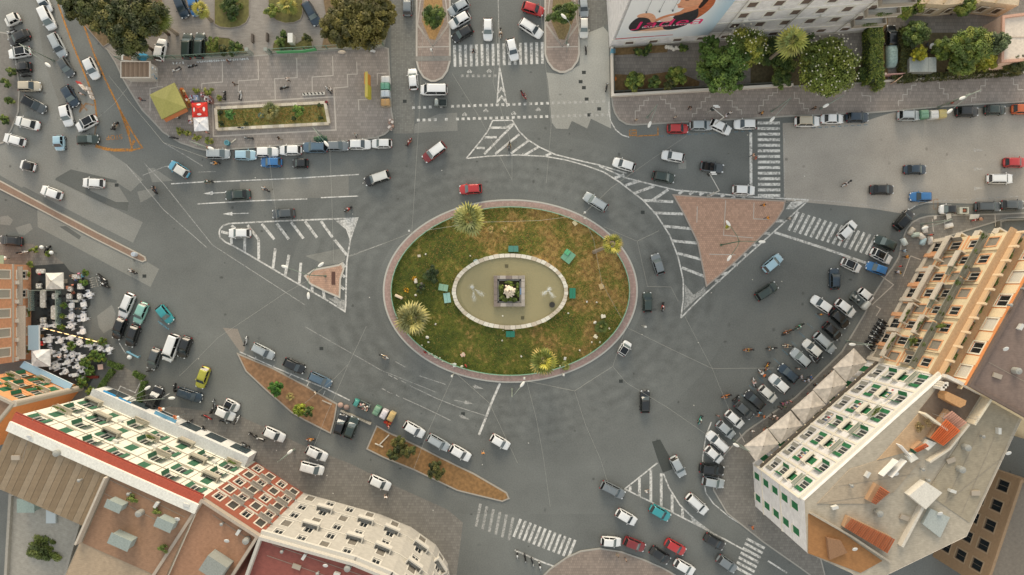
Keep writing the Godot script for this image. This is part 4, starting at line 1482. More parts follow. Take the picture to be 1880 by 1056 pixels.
func window(b: Node3D,f: Transform3D,u: float,y: float,w: float,h: float,kind: String,st: Dictionary):
	# u: middle of the opening, y: sill
	var key := "%.2f %.2f" % [w,h]
	var fr := cached("frame "+key,func() -> Mesh:
		var s := shape()
		for q in [[-w/2+0.05,h/2,0.1,h],[w/2-0.05,h/2,0.1,h],[0.0,h/2,0.07,h]]:
			s.box(V(q[0],q[1],0),V(q[2],q[3],0.07))
		for q in [0.05,h-0.05]:
			s.box(V(0,q,0.002),V(w-0.16,0.09,0.066))
		return s.done())
	var win := put("window",fr,st.frame,b,f,V(u,y,-0.16))
	obj("pane",cached("pane "+key,func() -> Mesh: return bx(V(0,h/2,-0.05),V(w-0.02,h-0.02,0.02)).done()),st.glass,win)
	if kind.contains("sill"):
		obj("sill",cached("sill "+key,func() -> Mesh: return bx(V(0,-0.05,0.2),V(w+0.24,0.09,0.34)).done()),st.trim,win)
	if kind.contains("trim"):
		obj("surround",cached("surround "+key,func() -> Mesh:
			var s := shape()
			for q in [[-w/2-0.11,h/2,0.22,h+0.4],[w/2+0.11,h/2,0.22,h+0.4]]:
				s.box(V(q[0],q[1],0.19),V(q[2],q[3],0.08))
			s.box(V(0,h+0.1,0.192),V(w-0.004,0.2,0.08))
			s.box(V(0,-0.1,0.192),V(w-0.004,0.2,0.08))
			return s.done()),st.trim,win)
	var leaf := func(lw: float) -> Mesh:
		return cached("shutter %.2f %s" % [lw,key],func() -> Mesh:
			var s := shape()
			s.box(V(lw/2,h/2,0),V(lw,h,0.04))
			var n := int(h/0.16)
			for i in n:
				s.box(V(lw/2,(i+0.5)*h/n,0.026),V(lw-0.12,h/n*0.45,0.022))
			return s.done())
	if kind.contains("closed"):
		for sx in [-1,1]:
			var o := obj("shutter",leaf.call(w/2-0.012),st.shutter,win)
			o.position=V(-w/2+0.005 if sx<0 else 0.007,0,0.1)
	elif kind.contains("roller"):
		var o := obj("shutter",leaf.call(w-0.03),st.shutter,win)
		o.position=V(-w/2+0.015,0,0.08)
	elif kind.contains("open"):
		for sx in [-1,1]:
			var o := obj("shutter",leaf.call(w/2),st.shutter,win)
			var ang := 0.18 if kind.contains("flat") else 0.9
			if sx<0:
				o.transform=Transform3D(Basis(Vector3.UP,PI+ang),V(-w/2-0.02,0,0.2))
			else:
				o.transform=Transform3D(Basis(Vector3.UP,-ang),V(w/2+0.02,0,0.2))
func balcony(b: Node3D,f: Transform3D,u: float,y: float,w: float,d: float,slab_m: Variant,rail_m: Variant,solid: bool,plant := false):
	var key := "%.2f %.2f" % [w,d]
	var o := put("balcony",cached("balcony "+key,func() -> Mesh:
		var s := bx(V(0,-0.09,d/2+0.005),V(w,0.18,d))
		for sx in [-1,1]:
			s.box(V(sx*(w/2-0.3),-0.36,d*0.35+0.005),V(0.22,0.36,d*0.65))
		return s.done()),slab_m,b,f,V(u,y,0))
	obj("railing",cached("railing %s %s" % [key,solid],func() -> Mesh:
		var s := shape()
		if solid:
			s.box(V(0,0.45,d-0.06),V(w,0.9,0.1))
			s.box(V(0,0.94,d-0.06),V(w+0.1,0.08,0.24))
			for sx in [-1,1]:
				s.box(V(sx*(w/2-0.052),0.45,d/2-0.06),V(0.1,0.9,d-0.12))
				s.box(V(sx*(w/2-0.05),0.942,d/2-0.1),V(0.2,0.08,d-0.16))
		else:
			s.box(V(0,0.96,d-0.04),V(w,0.06,0.07))
			s.box(V(0,0.06,d-0.04),V(w,0.04,0.05))
			for sx in [-1,1]:
				s.box(V(sx*(w/2-0.03),0.963,d/2),V(0.06,0.06,d-0.1))
			var n := int(w/0.16)
			for i in n+1:
				s.box(V(-w/2+0.03+(w-0.06)*i/n,0.5,d-0.04),V(0.03,0.86,0.03))
		return s.done()),rail_m,o)
	if plant:
		obj("plants",leaf_cloud(rng,V(w*0.42,0.3,0.28),8,50,0.12,["5c6d2c","6f7a38","486024"],0.4),leaf_mat(),o).position=V(0,0.95,d-0.1)
func bands(b: Node3D,f: Transform3D,len_: float,ys: Array,h: float,proud: float,m: Variant,called := "string_course"):
	for y in ys:
		put(called,cached("band %.2f %.2f %.2f" % [len_,h,proud],func() -> Mesh: return bx(V(len_/2,0,proud/2),V(len_+proud*0.5,h,proud)).done()),m,b,f,V(0,y,0.002))
func poly_at(t: String,h: float,base: Vector3) -> PackedVector2Array:
	var p := pts(t,h)
	for i in p.size():
		p[i] -= W(base.x,base.z)
	return p
func shell(b: Node3D,foot: PackedVector2Array,h: float,wall: Variant,roof: Variant,open_sides: Array,parapet := 0.7,pm: Variant=null):
	# the blind sides, the roof and its parapet; sides in open_sides are facades built elsewhere
	var s := shape()
	var n := foot.size()
	var area := 0.0
	for i in n:
		area+=foot[i].cross(foot[(i+1) % n])
	for i in n:
		if i in open_sides:
			continue
		var p := foot[i]
		var q := foot[(i+1) % n]
		if area>0:
			var w := p
			p=q
			q=w
		s.quad(V(p.x,0,p.y),V(q.x,0,q.y),V(q.x,h,q.y),V(p.x,h,p.y))
	obj("side_wall",s,wall,b)
	obj("roof",shape().flat(foot,h-0.05),roof,b)
	if parapet>0:
		var inner := PackedVector2Array()
		for r in Geometry2D.offset_polygon(foot,-0.45):
			inner=r
			break
		if inner.size()==n:
			var best := 0
			for k in n:
				if inner[k].distance_to(foot[0])<inner[best].distance_to(foot[0]):
					best=k
			var al := PackedVector2Array()
			var dir := 1
			if inner[(best+1) % n].distance_to(foot[1])>inner[(best-1+n) % n].distance_to(foot[1]):
				dir=-1
			for k in n:
				al.append(inner[(best+dir*k+n*2) % n])
			obj("parapet",shape().ring(foot,al,h-0.1,h+parapet),pm if pm else wall,b)
func build_buildings():
	banner_building()
	orange_building()
	white_building()
	cream_building()
	left_buildings()
	south_buildings()
	small_buildings()
func banner_building():
	var a := pl(1119,86.7)
	var b := pl(1592,57)
	var base := a
	var n := thing("banner_building","tall pale building with brown shutters and a huge advertising banner","building",base)
	var f := frame_at(a,b,base)
	var len_ := (b-a).length()
	var wall := tex("efece3",S,12.0)
	var trim := tex("d9d7ce",G,2.0)
	var st := {"frame": mat("cfcbc0"),"glass": glass_dark(),"shutter": tex("6f6157",G,1.0),"trim": tex("dedbd2",G,2.0)}
	var holes := []
	var wins := []
	for row in 6:
		var y: float=[0.75,5.1,9.0,12.8,16.6,20.4][row]
		for k in 11:
			var u := 3.4+k*4.35
			if row>0 and u<17.6 and not (row==1 and k==2):
				continue
			if u>len_-1.4:
				continue
			holes.append(Rect2(u-0.75,y,1.5,1.3 if row==0 else 1.9))
			wins.append([u,y,1.5,1.3 if row==0 else 1.9])
	obj("wall",wall_with_holes(len_,0,24,holes,0.22),wall,n).transform=f
	for w in wins:
		window(n,f,w[0],w[1],w[2],w[3],"roller trim" if w[1]>1 or w[0]<17 else "roller",st)
	bands(n,f,len_,[3.45,7.6,11.5,15.3,19.1,23.0],0.22,0.14,trim)
	put("plinth",bx(V(len_/2,0.3,0.1),V(len_,0.6,0.2)),tex("b1aea6",S,3.0),n,f,Vector3.ZERO)
	# pilaster pipes
	for u in [19.3,30.2,41.0]:
		put("drainpipe",shape().bar(V(0,0,0),V(0,24,0),0.07),"a9a69d",n,f,V(u,0,0.24))
	# balconies at the right end
	for y in [5.0,8.9,12.7,16.5]:
		balcony(n,f,len_-3.0,y,5.6,1.3,trim,tex("a39a8c",G,1.5),true,y<9)
	# air conditioners under some windows
	for q in [[21.8,8.2],[34.9,8.3],[26.2,12.1]]:
		put("air_conditioner",bx(V(0,0,0.2),V(0.8,0.55,0.36)).box(V(0,0,0.385),V(0.5,0.44,0.02)),"cfcfc8",n,f,V(q[0],q[1],0.02))
	var foot := PackedVector2Array()
	for q in [V(0,0,0),V(len_,0,0),V(len_,0,-16),V(0,0,-16)]:
		var p: Vector3=f*q
		foot.append(W(p.x,p.z))
	shell(n,foot,24,wall,tex("a59f94",S,10.0),[0],0.8)
	# the banner: a printed sheet a hand's breadth off the wall
	var bn := thing("advertising_banner","huge printed banner with pink script lettering and a reclining woman in black","banner",base)
	var bw := 16.6
	var bh := 18.0
	var bm := StandardMaterial3D.new()
	bm.albedo_texture=banner_print()
	bm.roughness=0.75
	var q := SurfaceTool.new()
	q.begin(Mesh.PRIMITIVE_TRIANGLES)
	var c := [V(0,0,0),V(bw,0,0),V(bw,bh,0),V(0,bh,0)]
	var uv := [W(0,1),W(1,1),W(1,0),W(0,0)]
	for k in [0,2,1,0,3,2]:
		q.set_normal(V(0,0,1))
		q.set_uv(uv[k])
		q.add_vertex(c[k])
	put("print",q.commit(),bm,bn,f,V(0.3,3.85,0.42))
	put("backing",bx(V(bw/2,bh/2,-0.03),V(bw,bh,0.04)),"c9ccce",bn,f,V(0.3,3.85,0.4))
	for k in 5:
		put("strut",bx(V(0,bh/2,-0.1),V(0.08,bh,0.26)),mat("7c7f80",0.5,0.5),bn,f,V(0.6+k*4.0,3.85,0.28))
	for k in 3:
		put("spotlight_arm",shape().bar(V(0,4,0.1),V(0,0,0.15),0.025).ball(V(0,-0.1,0.2),V(0.16,0.16,0.16)),mat("6f7476",0.5,0.3),bn,f,V(3.4+k*2.1,15.0,0.46))
	# raised lettering as printed: pink script, small white capitals
	var font := SystemFont.new()
	font.font_names=PackedStringArray(["Droid Sans"])
	font.font_italic=true
	for w in [["Jadea",4.0,9.7,"d9246b",0.028,1.68,1.2],["BASIC COLLECTION",5.2,8.75,"f0eeee",0.0062,1.6,1.0]]:
		var t := TextMesh.new()
		t.text=w[0]
		t.font=font
		t.font_size=100 if w[0]=="Jadea" else 110
		t.pixel_size=w[4]
		t.depth=0.01
		t.horizontal_alignment=HORIZONTAL_ALIGNMENT_LEFT
		var o := obj("lettering",t,mat(w[3],0.7),bn)
		o.transform=f*Transform3D(Basis(V(w[5],0.045,0),V(0.08,w[6],0),V(0,0,1)),V(w[1]-1.2,w[2],0.428))
func fill_poly(im: Image,poly: PackedVector2Array,c: Color,shade := 0.0,seed_ := 0):
	var r := Rect2(poly[0],Vector2.ZERO)
	for p in poly:
		r=r.expand(p)
	var g := FastNoiseLite.new()
	g.seed=seed_
	g.frequency=0.03
	for y in range(maxi(0,int(r.position.y)),mini(im.get_height(),int(r.end.y)+1)):
		for x in range(maxi(0,int(r.position.x)),mini(im.get_width(),int(r.end.x)+1)):
			if Geometry2D.is_point_in_polygon(W(x,y),poly):
				var k := 1.0+shade*g.get_noise_2d(x,y*2.2)+shade*0.4*(r.get_center().y-y)/maxf(1.0,r.size.y)
				im.set_pixel(x,y,Color(clampf(c.r*k,0,1),clampf(c.g*k,0,1),clampf(c.b*k,0,1)))
func curve_poly(t: String) -> PackedVector2Array:
	# smooth closed outline through the points
	var p := PackedVector2Array()
	for w in t.split(" ",false):
		var c := w.split(",")
		p.append(W(c[0].to_float()-85.0,c[1].to_float()-50.0))
	var o := PackedVector2Array()
	var n := p.size()
	for i in n:
		for k in 5:
			o.append(p[i].cubic_interpolate(p[(i+1) % n],p[(i-1+n) % n],p[(i+2) % n],k/5.0))
	return o
func banner_print() -> ImageTexture:
	# 16.6 x 18 m print; 30 pixels a metre
	var w := 498
	var h := 540
	var im := Image.create(w,h,false,Image.FORMAT_RGB8)
	for y in h:
		for x in w:
			var u := float(x)/w
			im.set_pixel(x,y,Color("dfe3e4").lerp(Color("a9c3d3"),smoothstep(0.72,1.0,u)).lerp(Color("c9d3da"),smoothstep(0.5,1.0,float(y)/h)*0.5))
	# pale couch and red floor line
	fill_poly(im,curve_poly("130,505 190,492 290,484 380,478 384,500 300,508 200,512"),Color("e9e2da"),0.05,1)
	fill_poly(im,PW([W(0,512),W(120,508),W(300,506),W(300,513),W(100,519),W(0,524)]),Color("b3484c"),0.08,2)
	# reclining figure: thigh, torso in black, arms, neck, head, hair
	fill_poly(im,curve_poly("160,478 250,450 320,446 350,470 330,488 240,490"),Color("cf9d80"),0.1,3)
	fill_poly(im,curve_poly("372,150 420,110 470,150 492,230 480,320 440,400 395,440 378,430 400,360 412,270 390,200"),Color("b0623d"),0.22,4)
	fill_poly(im,curve_poly("150,330 128,390 132,450 165,482 210,472 262,455 300,450 320,482 352,492 400,470 440,420 452,360 440,300 420,262 372,290 338,318 326,352 300,384 262,388 240,372 215,340 190,318"),Color("2b2a2e"),0.25,5)
	fill_poly(im,curve_poly("265,352 300,340 330,350 336,372 316,402 292,392 270,372"),Color("d8b8a8"),0.06,6)
	fill_poly(im,curve_poly("240,372 262,338 300,312 350,300 372,306 352,324 312,334 280,352 258,384"),Color("c5825d"),0.12,7)
	fill_poly(im,curve_poly("150,322 146,300 166,284 200,284 228,310 246,350 250,384 232,388 214,352 186,330"),Color("d39f80"),0.12,8)
	fill_poly(im,curve_poly("355,262 372,230 412,214 436,232 424,270 392,296 352,310 330,318 322,306 346,286"),Color("d08f6c"),0.12,9)
	fill_poly(im,curve_poly("318,150 352,118 400,118 424,150 424,206 400,236 366,252 340,252 324,244 320,226 310,214 320,196"),Color("d39a79"),0.1,10)
	fill_poly(im,curve_poly("352,118 398,106 440,128 452,190 440,262 424,250 424,180 402,140"),Color("251b19"),0.2,11)
	fill_poly(im,curve_poly("338,176 352,172 360,178 348,182"),Color("6d4636"),0.0,12)
	fill_poly(im,curve_poly("320,232 332,228 340,232 330,238"),Color("b35f5a"),0.0,13)
	return ImageTexture.create_from_image(im)
func orange_building():
	var a := pl(1716,441)
	var b := pl(1593,661)
	var base := a
	var n := thing("orange_building","peach and orange apartment building with stone balconies and planted roof terrace","building",base)
	var f := frame_at(a,b,base)
	var len_ := (b-a).length()
	var wall := tex("efcba8",S,9.0)
	var band := tex("dda67c",S,5.0)
	var stone := tex("cfc6b6",S,4.0)
	var st := {"frame": mat("e6e2d8"),"glass": glass_dark("2a3033"),"shutter": tex("8c867a",G,1.0),"trim": band}
	var holes := []
	var wins := []
	var bays := 8
	for row in 4:
		var y: float=[0.3,5.0,9.2,13.2][row]
		var h: float=[2.9,2.5,2.3,2.2][row]
		for k in bays:
			var u := 1.6+k*(len_-3.2)/(bays-1)
			var w: float=1.5 if row>0 else 1.9
			holes.append(Rect2(u-w/2,y,w,h))
			wins.append([u,y,w,h,row,k])
	obj("wall",wall_with_holes(len_,0,17.5,holes,0.24),wall,n).transform=f
	for w in wins:
		var kind := "trim"
		if w[4]==0:
			kind="trim roller" if w[5] % 3==1 else "trim"
		elif (w[5]+w[4]*2) % 3==0:
			kind="trim roller"
		elif (w[5]+w[4]) % 4==1:
			kind="trim open"
		window(n,f,w[0],w[1],w[2],w[3],kind,st)
	bands(n,f,len_,[4.3,8.45,12.55],0.34,0.12,band)
	bands(n,f,len_,[0.5],1.0,0.22,stone,"stone_base")
	for k in 9:
		var u := 0.35+k*(len_-0.7)/8
		put("pilaster",bx(V(0,2.2,0.2),V(0.7,4.2,0.4)).box(V(0,4.4,0.24),V(0.9,0.3,0.5)),stone if k % 2==0 else band,n,f,V(u,0,0))
	for k in 4:
		var u := 3.3+k*6.2
		put("downpipe",shape().bar(V(0,4.6,0),V(0,17.4,0),0.07),"94826c",n,f,V(u,0,0.14))
	# stone balconies, floor by floor
	for q in [[2.6,4.75,4.6,1.3],[9.6,4.75,6.8,1.3],[15.6,4.75,3.8,1.3],[22.0,4.75,4.6,1.3],[4.9,8.95,3.0,1.1],[11.2,8.95,3.2,1.1],[17.5,8.95,3.4,1.1]]:
		balcony(n,f,q[0],q[1],q[2],q[3],stone,stone,true,q[0]>15)
	for q in [[6.6,9.0],[13.0,9.0],[20.8,9.0]]:
		balcony(n,f,q[0],q[1]+0.02,2.4,0.9,stone,mat("4d6b58",0.6),false,q[0]>20)
	# continuous balcony under the eaves, in three lengths, with plants at its ends
	for k in 3:
		balcony(n,f,len_*(k+0.5)/3,12.95,len_/3-0.3,1.25,tex("8f8f83",S,4.0),mat("75776b",0.6),false,false)
	for k in 9:
		var cr := put("balcony_plant",leaf_cloud(rng,V(0.55,0.4,0.45),7,55,0.13,["4f6030","5f7038","6a6f4a"],0.4),leaf_mat(),n,f,V(1.2+k*2.85,13.6,1.15))
		cr.scale=Vector3.ONE*rng.randf_range(0.7,1.3)
	for q in [[17.5,14.2],[20.5,10.0]]:
		put("hanging_plant",leaf_cloud(rng,V(0.5,1.3,0.5),10,60,0.14,["5c6d2c","6f7a38"],0.4),leaf_mat(),n,f,V(q[0],q[1],0.7))
	# eaves, terrace, set-back floor
	var eave := tex("b59673",S,4.0)
	put("cornice",bx(V(len_/2,17.55,0.3),V(len_+0.6,0.3,1.0)),eave,n,f,Vector3.ZERO)
	put("terrace_floor",bx(V(len_/2,17.62,-1.5),V(len_,0.12,2.6)),tex("ab8d6c",S,3.0),n,f,Vector3.ZERO)
	put("terrace_wall",bx(V(len_/2,18.15,-0.35),V(len_,0.95,0.3)),tex("c9ab86",G,2.0),n,f,Vector3.ZERO)
	for k in 10:
		put("planter_trough",bx(V(0,18.0,-0.75),V(2.1,0.5,0.42)),tex("8d8b82",G,1.2),n,f,V(1.3+k*2.5,0,0))
		put("trough_plants",leaf_cloud(rng,V(0.95,0.28,0.3),8,45,0.12,["56662e","66753a","8a5a40" if k % 3==0 else "4a5a28"],0.45),leaf_mat(),n,f,V(1.3+k*2.5,18.4,-0.75))
		put("terrace_post",bx(V(0,18.5,-0.35),V(0.34,1.7,0.36)),tex("d9c3a2",G,1.0),n,f,V(0.1+k*2.5,0,0))
	var f2 := f*Transform3D(Basis(),V(0,0,-2.6))
	var h2 := []
	for k in 6:
		h2.append(Rect2(1.6+k*4.1,17.9,1.9,2.2))
	var upper := obj("upper_wall",wall_with_holes(len_,17.5,21.0,h2,0.2),tex("d08a55",S,5.0),n)
	upper.transform=f2
	for k in 6:
		window(n,f2,2.55+k*4.1,17.9,1.9,2.2,"trim roller" if k % 2==1 else "trim",{"frame": mat("e6e2d8"),"glass": glass_dark(),"shutter": tex("c5c1b5",G,1.0),"trim": tex("e3d6c2",G,2.0)})
	for k in 7:
		put("panel",bx(V(0,19.2,0.04),V(1.5,2.6,0.07)),tex("e2c9a6",S,3.0),n,f2,V(0.6+k*4.1,0,0))
	var foot := PackedVector2Array()
	for q in [V(0,0,-2.6),V(len_,0,-2.6),V(len_,0,-26),V(0,0,-26)]:
		var p: Vector3=f*q
		foot.append(W(p.x,p.z))
	shell(n,foot,21.0,wall,tex("7d6d64",S,9.0),[0],0.5,tex("6b5d55",S,4.0))
	# north flank of the lower storeys
	clutter(n,base,21.0,"1850,560 1870,600 1840,640 1862,680 1830,690 1875,530","1835,600 1880,520|1815,665 1880,700")
	put("flank_wall",shape().quad_wall(V(0,0,-2.6),V(0,0,0),17.5),wall,n,f,Vector3.ZERO)
	for y in [4.75,8.95,12.95]:
		var g := Transform3D(f.basis*Basis(Vector3.UP,-PI/2),f.origin)
		balcony(n,g,-1.6,y,3.0,1.1,stone,stone,true,false)
func white_building():
	var a := pl(1593,661)
	var b := pl(1382,850)
	var c := pl(1386,929)
	var d := pl(1454,960)
	var base := a
	var n := thing("white_building","white apartment building with green shutters behind the beige canopies","building",base)
	var wall := tex("f3eee3",S,11.0)
	var trim := tex("d9d4c6",G,2.0)
	var styles := []
	for hex in ["2a7048","8b8b84","2a7048"]:
		styles.append({"frame": mat("e9e7e0"),"glass": glass_dark("3a4042"),"shutter": tex(hex,G,0.9),"trim": trim})
	var f := frame_at(a,b,base)
	var len_ := (b-a).length()
	var holes := []
	var wins := []
	for row in 5:
		var y: float=[0.6,4.4,8.0,11.6,15.1][row]
		var h: float=[2.7,2.1,2.1,2.1,2.1][row]
		for k in 7:
			var u := 2.1+k*4.03
			holes.append(Rect2(u-0.65,y,1.3,h))
			wins.append([u,y,1.3,h,row,k])
	obj("wall",wall_with_holes(len_,0,19.5,holes,0.22),wall,n).transform=f
	for w in wins:
		var kind: String=["closed sill","open flat sill","open flat sill","closed trim","open sill"][w[4]]
		if w[4]==2 and w[5] % 3==0:
			kind="open sill"
		if w[4]==4 and w[5] % 2==0:
			kind="open flat sill"
		window(n,f,w[0],w[1],w[2],w[3],kind,styles[1] if w[4]==1 else styles[0])
	bands(n,f,len_,[3.9,7.55,11.15,14.7],0.2,0.12,trim)
	bands(n,f,len_,[18.6],0.4,0.5,trim,"cornice")
	for k in 8:
		put("lesene",bx(V(0,9.6,0.05),V(0.36,17.6,0.1)),trim,n,f,V(0.2+k*4.03,0.2,0))
	for k in 7:
		if k % 2==0 or k==3:
			balcony(n,f,2.1+k*4.03,14.95,2.4,0.9,trim,mat("7c8a7c",0.6),false,k==2)
		balcony(n,f,2.1+k*4.03,11.45,2.2,0.7,trim,trim,true)
	# washing on lines under some windows
	for q in [[6.1,14.6],[14.2,7.6],[22.3,11.2],[18.3,14.7],[10.1,11.1]]:
		for k in 5:
			put("laundry",bx(V(k*0.34,-0.3,0),V(0.28,0.5+0.1*(k % 3),0.03)),mat(["c9c9d2","a5484a","d9d5cc","5a6a8a","d0b9a0"][(k+int(q[0])) % 5]),n,f,V(q[0]-0.7,q[1],0.7))
	for q in [[4.1,6.6],[12.2,10.2],[20.3,6.6],[8.2,13.6]]:
		put("air_conditioner",bx(V(0,0,0.2),V(0.8,0.55,0.36)).box(V(0,0,0.385),V(0.5,0.44,0.02)),"dcdcd6",n,f,V(q[0],q[1],0.02))
	# shop front awning strip with lamps under the canopies
	put("shop_fascia",bx(V(len_/2,3.35,0.2),V(len_-0.4,0.5,0.4)),tex("5d564c",G,1.0),n,f,Vector3.ZERO)
	for k in 14:
		put("fascia_lamp",shape().ball(V(0,3.35,0.46),V(0.14,0.14,0.1)),mat("ece0c4",0.4),n,f,V(1.2+k*2.0,0,0))
	# second and third facade
	for q in [[b,c,2],[c,d,2]]:
		var g := frame_at(q[0],q[1],base)
		var l2: float=(q[1]-q[0]).length()
		var hh := []
		var ww := []
		for row in 5:
			for k in q[2]:
				var u: float=l2*(k+0.5)/q[2]
				var y: float=[0.6,4.4,8.0,11.6,15.1][row]
				hh.append(Rect2(u-0.6,y,1.2,2.1))
				ww.append([u,y])
		obj("wall",wall_with_holes(l2,0,19.5,hh,0.22),wall,n).transform=g
		for w in ww:
			window(n,g,w[0],w[1],1.2,2.1,"closed sill",styles[0])
		bands(n,g,l2,[3.9,11.15],0.2,0.12,trim)
	var foot := PackedVector2Array()
	for t in [a,b,c,d]:
		foot.append(W(t.x-base.x,t.z-base.z))
	# the back follows the party walls
	for t in "1590,1075 1775,985 1880,762 1734,683".split(" "):
		var e := t.split(",")
		var p := pl(e[0].to_float(),e[1].to_float(),19.5)-base
		foot.append(W(p.x,p.z))
	foot.remove_at(foot.size()-1)
	var roof := tex("a9a191",S,9.0)
	shell(n,foot,19.5,wall,roof,[0,1,2],0.5,tex("b9b2a3",S,3.0))
	# roof terraces, walls and huts; outlines read at roof height
	var h := 19.5
	var sheet_ := func(called: String,t: String,y: float,m: Variant) -> void:
		obj(called,shape().prism(poly_at(t,h,base),h-0.1,h+y).done(),m,n)
	sheet_.call("terrace_floor","1733,697 1802,723 1772,772 1727,786 1688,754",0.04,tex("6d5f52",S,6.0))
	sheet_.call("terrace_floor","1688,758 1722,782 1665,830 1610,845 1620,835",0.04,tex("b59b7c",S,8.0))
	sheet_.call("terrace_floor","1812,727 1874,760 1838,840 1780,960 1700,905 1760,815 1776,775",0.04,tex("99907d",S,9.0))
	sheet_.call("terrace_floor","1560,862 1610,846 1690,846 1640,905 1600,925 1500,925",0.04,tex("a79a86",S,8.0))
	sheet_.call("terrace_floor","1484,944 1492,946 1552,982 1620,1030 1580,1052 1484,1016",0.04,tex("9a6f45",S,7.0))
	for t in ["1809,726 1776,776|0.34|1.5|d6ccb4","1687,756 1728,786|0.3|1.5|d6cdb9","1730,689 1880,762|0.5|1.0|d5d0c4","1772,777 1736,822 1700,846|0.3|0.9|c9c2b2","1640,842 1612,870|0.12|1.3|e6e2d8","1655,842 1628,872|0.12|1.3|e6e2d8","1645,814 1665,836|0.12|1.3|e6e2d8","1486,940 1560,982 1632,1030|0.3|0.7|a49c8e","1692,920 1650,1000|0.4|0.9|c5c0b4"]:
		var w: PackedStringArray=t.split("|")
		obj("terrace_wall",shape().wall_line(poly_at(w[0],h,base),w[1].to_float(),h-0.1,h+w[2].to_float()),tex(w[3],S,4.0),n)
	# skylight hut and chimneys
	sheet_.call("stair_hut","1721,723 1726,716 1760,732 1758,740 1749,745 1722,730",1.6,tex("b98f63",S,3.0))
	for q in [[1729,713],[1733,709],[1736,705]]:
		var p := pl(q[0],q[1],h+1.5)-base
		obj("chimney",bx(V(p.x,h+0.8,p.z),V(0.42,1.6,0.42)).box(V(p.x,h+1.66,p.z),V(0.6,0.12,0.6)),"d8d2c5",n)
	tile_roof(n,base,h,"1732,768 1759,790 1735,820 1710,805","c9683a")
	tile_roof(n,base,h,"1743,753 1771,775 1760,791 1733,768","c99a86")
	tile_roof(n,base,h,"1695,812 1702,818 1687,832 1680,826","c2663a")
	tile_roof(n,base,h,"1595,920 1612,890 1636,905 1610,928","a9623f")
	tile_roof(n,base,h,"1560,950 1640,988 1632,1018 1552,970","a9623f")
	for t in ["1670,826 1683,814 1690,820 1677,832|2a5d48|0.4","1700,806 1690,818 1700,826 1716,812|ded9ce|0.5","1660,836 1672,830 1682,840 1668,848|dcd8cc|0.6","1660,905 1690,880 1720,900 1690,930|cfccc2|1.2","1690,960 1705,932 1740,948 1722,985|a3aaa6|0.5","1515,985 1540,990 1552,1012 1520,1025|8a6a4f|0.6"]:
		var w: PackedStringArray=t.split("|")
		sheet_.call("roof_box",w[0],w[2].to_float(),tex(w[1],S,3.0))
	obj("dry_plant",leaf_cloud(rng,V(1.2,0.7,1.2),10,50,0.14,["9c8558","8a7a50","b09a6c"],0.4),leaf_mat(),n).position=pl(1697,782,h+0.6)-base
	aerial(n,pl(1712,760,h)-base,h)
	clutter(n,base,h+0.05,"1560,890 1590,870 1640,868 1610,940 1660,950 1700,880 1745,900 1720,940 1760,860 1790,905 1800,800 1830,790 1845,830 1770,820 1745,845 1690,860 1530,930 1565,1005","1776,778 1700,905|1800,790 1735,925|1826,803 1765,945|1850,815 1795,930|1500,925 1640,905|1540,893 1680,870|1734,925 1838,842")
	aerial(n,pl(1772,765,h)-base,h)
func clutter(n: Node3D,base: Vector3,h: float,spots: String,seams: String):
	# vents, tanks, dishes and cooling units of a roof, and the seams of its felt
	var k := 0
	for p in poly_at(spots,h,base):
		var c := V(p.x,h,p.y)
		var s := shape()
		match k % 5:
			0: s.cyl(c,0.16,0.16,0.7,8).cyl(c+V(0,0.7,0),0.28,0.1,0.18,8)
			1: s.box(c+V(0,0.3,0),V(0.9,0.6,0.4),Basis(Vector3.UP,k)).box(c+V(0,0.62,0),V(0.95,0.05,0.45),Basis(Vector3.UP,k))
			2: s.smooth().ball(c+V(0,0.7,0),V(0.42,0.12,0.42),Basis(Vector3.RIGHT,0.6)).bar(c,c+V(0,0.65,0),0.03)
			3: s.cyl(c,0.5,0.5,0.9,14).cyl(c+V(0,0.9,0),0.46,0.2,0.12,14)
			4: s.box(c+V(0,0.12,0),V(1.3,0.24,0.7),Basis(Vector3.UP,k*0.7))
		obj(["vent","cooling_unit","dish","water_tank","roof_hatch"][k % 5],s,mat(["8d8f8c","c4c5c0","cfd0cc","94958f","a3998a"][k % 5],0.6),n)
		k+=1
	for l in seams.split("|"):
		obj("felt_seam",shape().strip(poly_at(l,h,base),0.08,h+0.02),tex("938b7e",S,3.0),n)
func aerial(n: Node3D,p: Vector3,h: float):
	var s := shape().bar(V(p.x,h,p.z),V(p.x,h+2.6,p.z),0.03)
	for k in 5:
		s.bar(V(p.x-0.45+0.04*k,h+2.4-k*0.02,p.z-0.5+0.25*k),V(p.x+0.45-0.04*k,h+2.4-k*0.02,p.z-0.5+0.25*k),0.015,4)
	s.bar(V(p.x,h+2.35,p.z-0.6),V(p.x,h+2.35,p.z+0.7),0.02,4)
	obj("aerial",s,mat("9a9c9c",0.5,0.5),n)
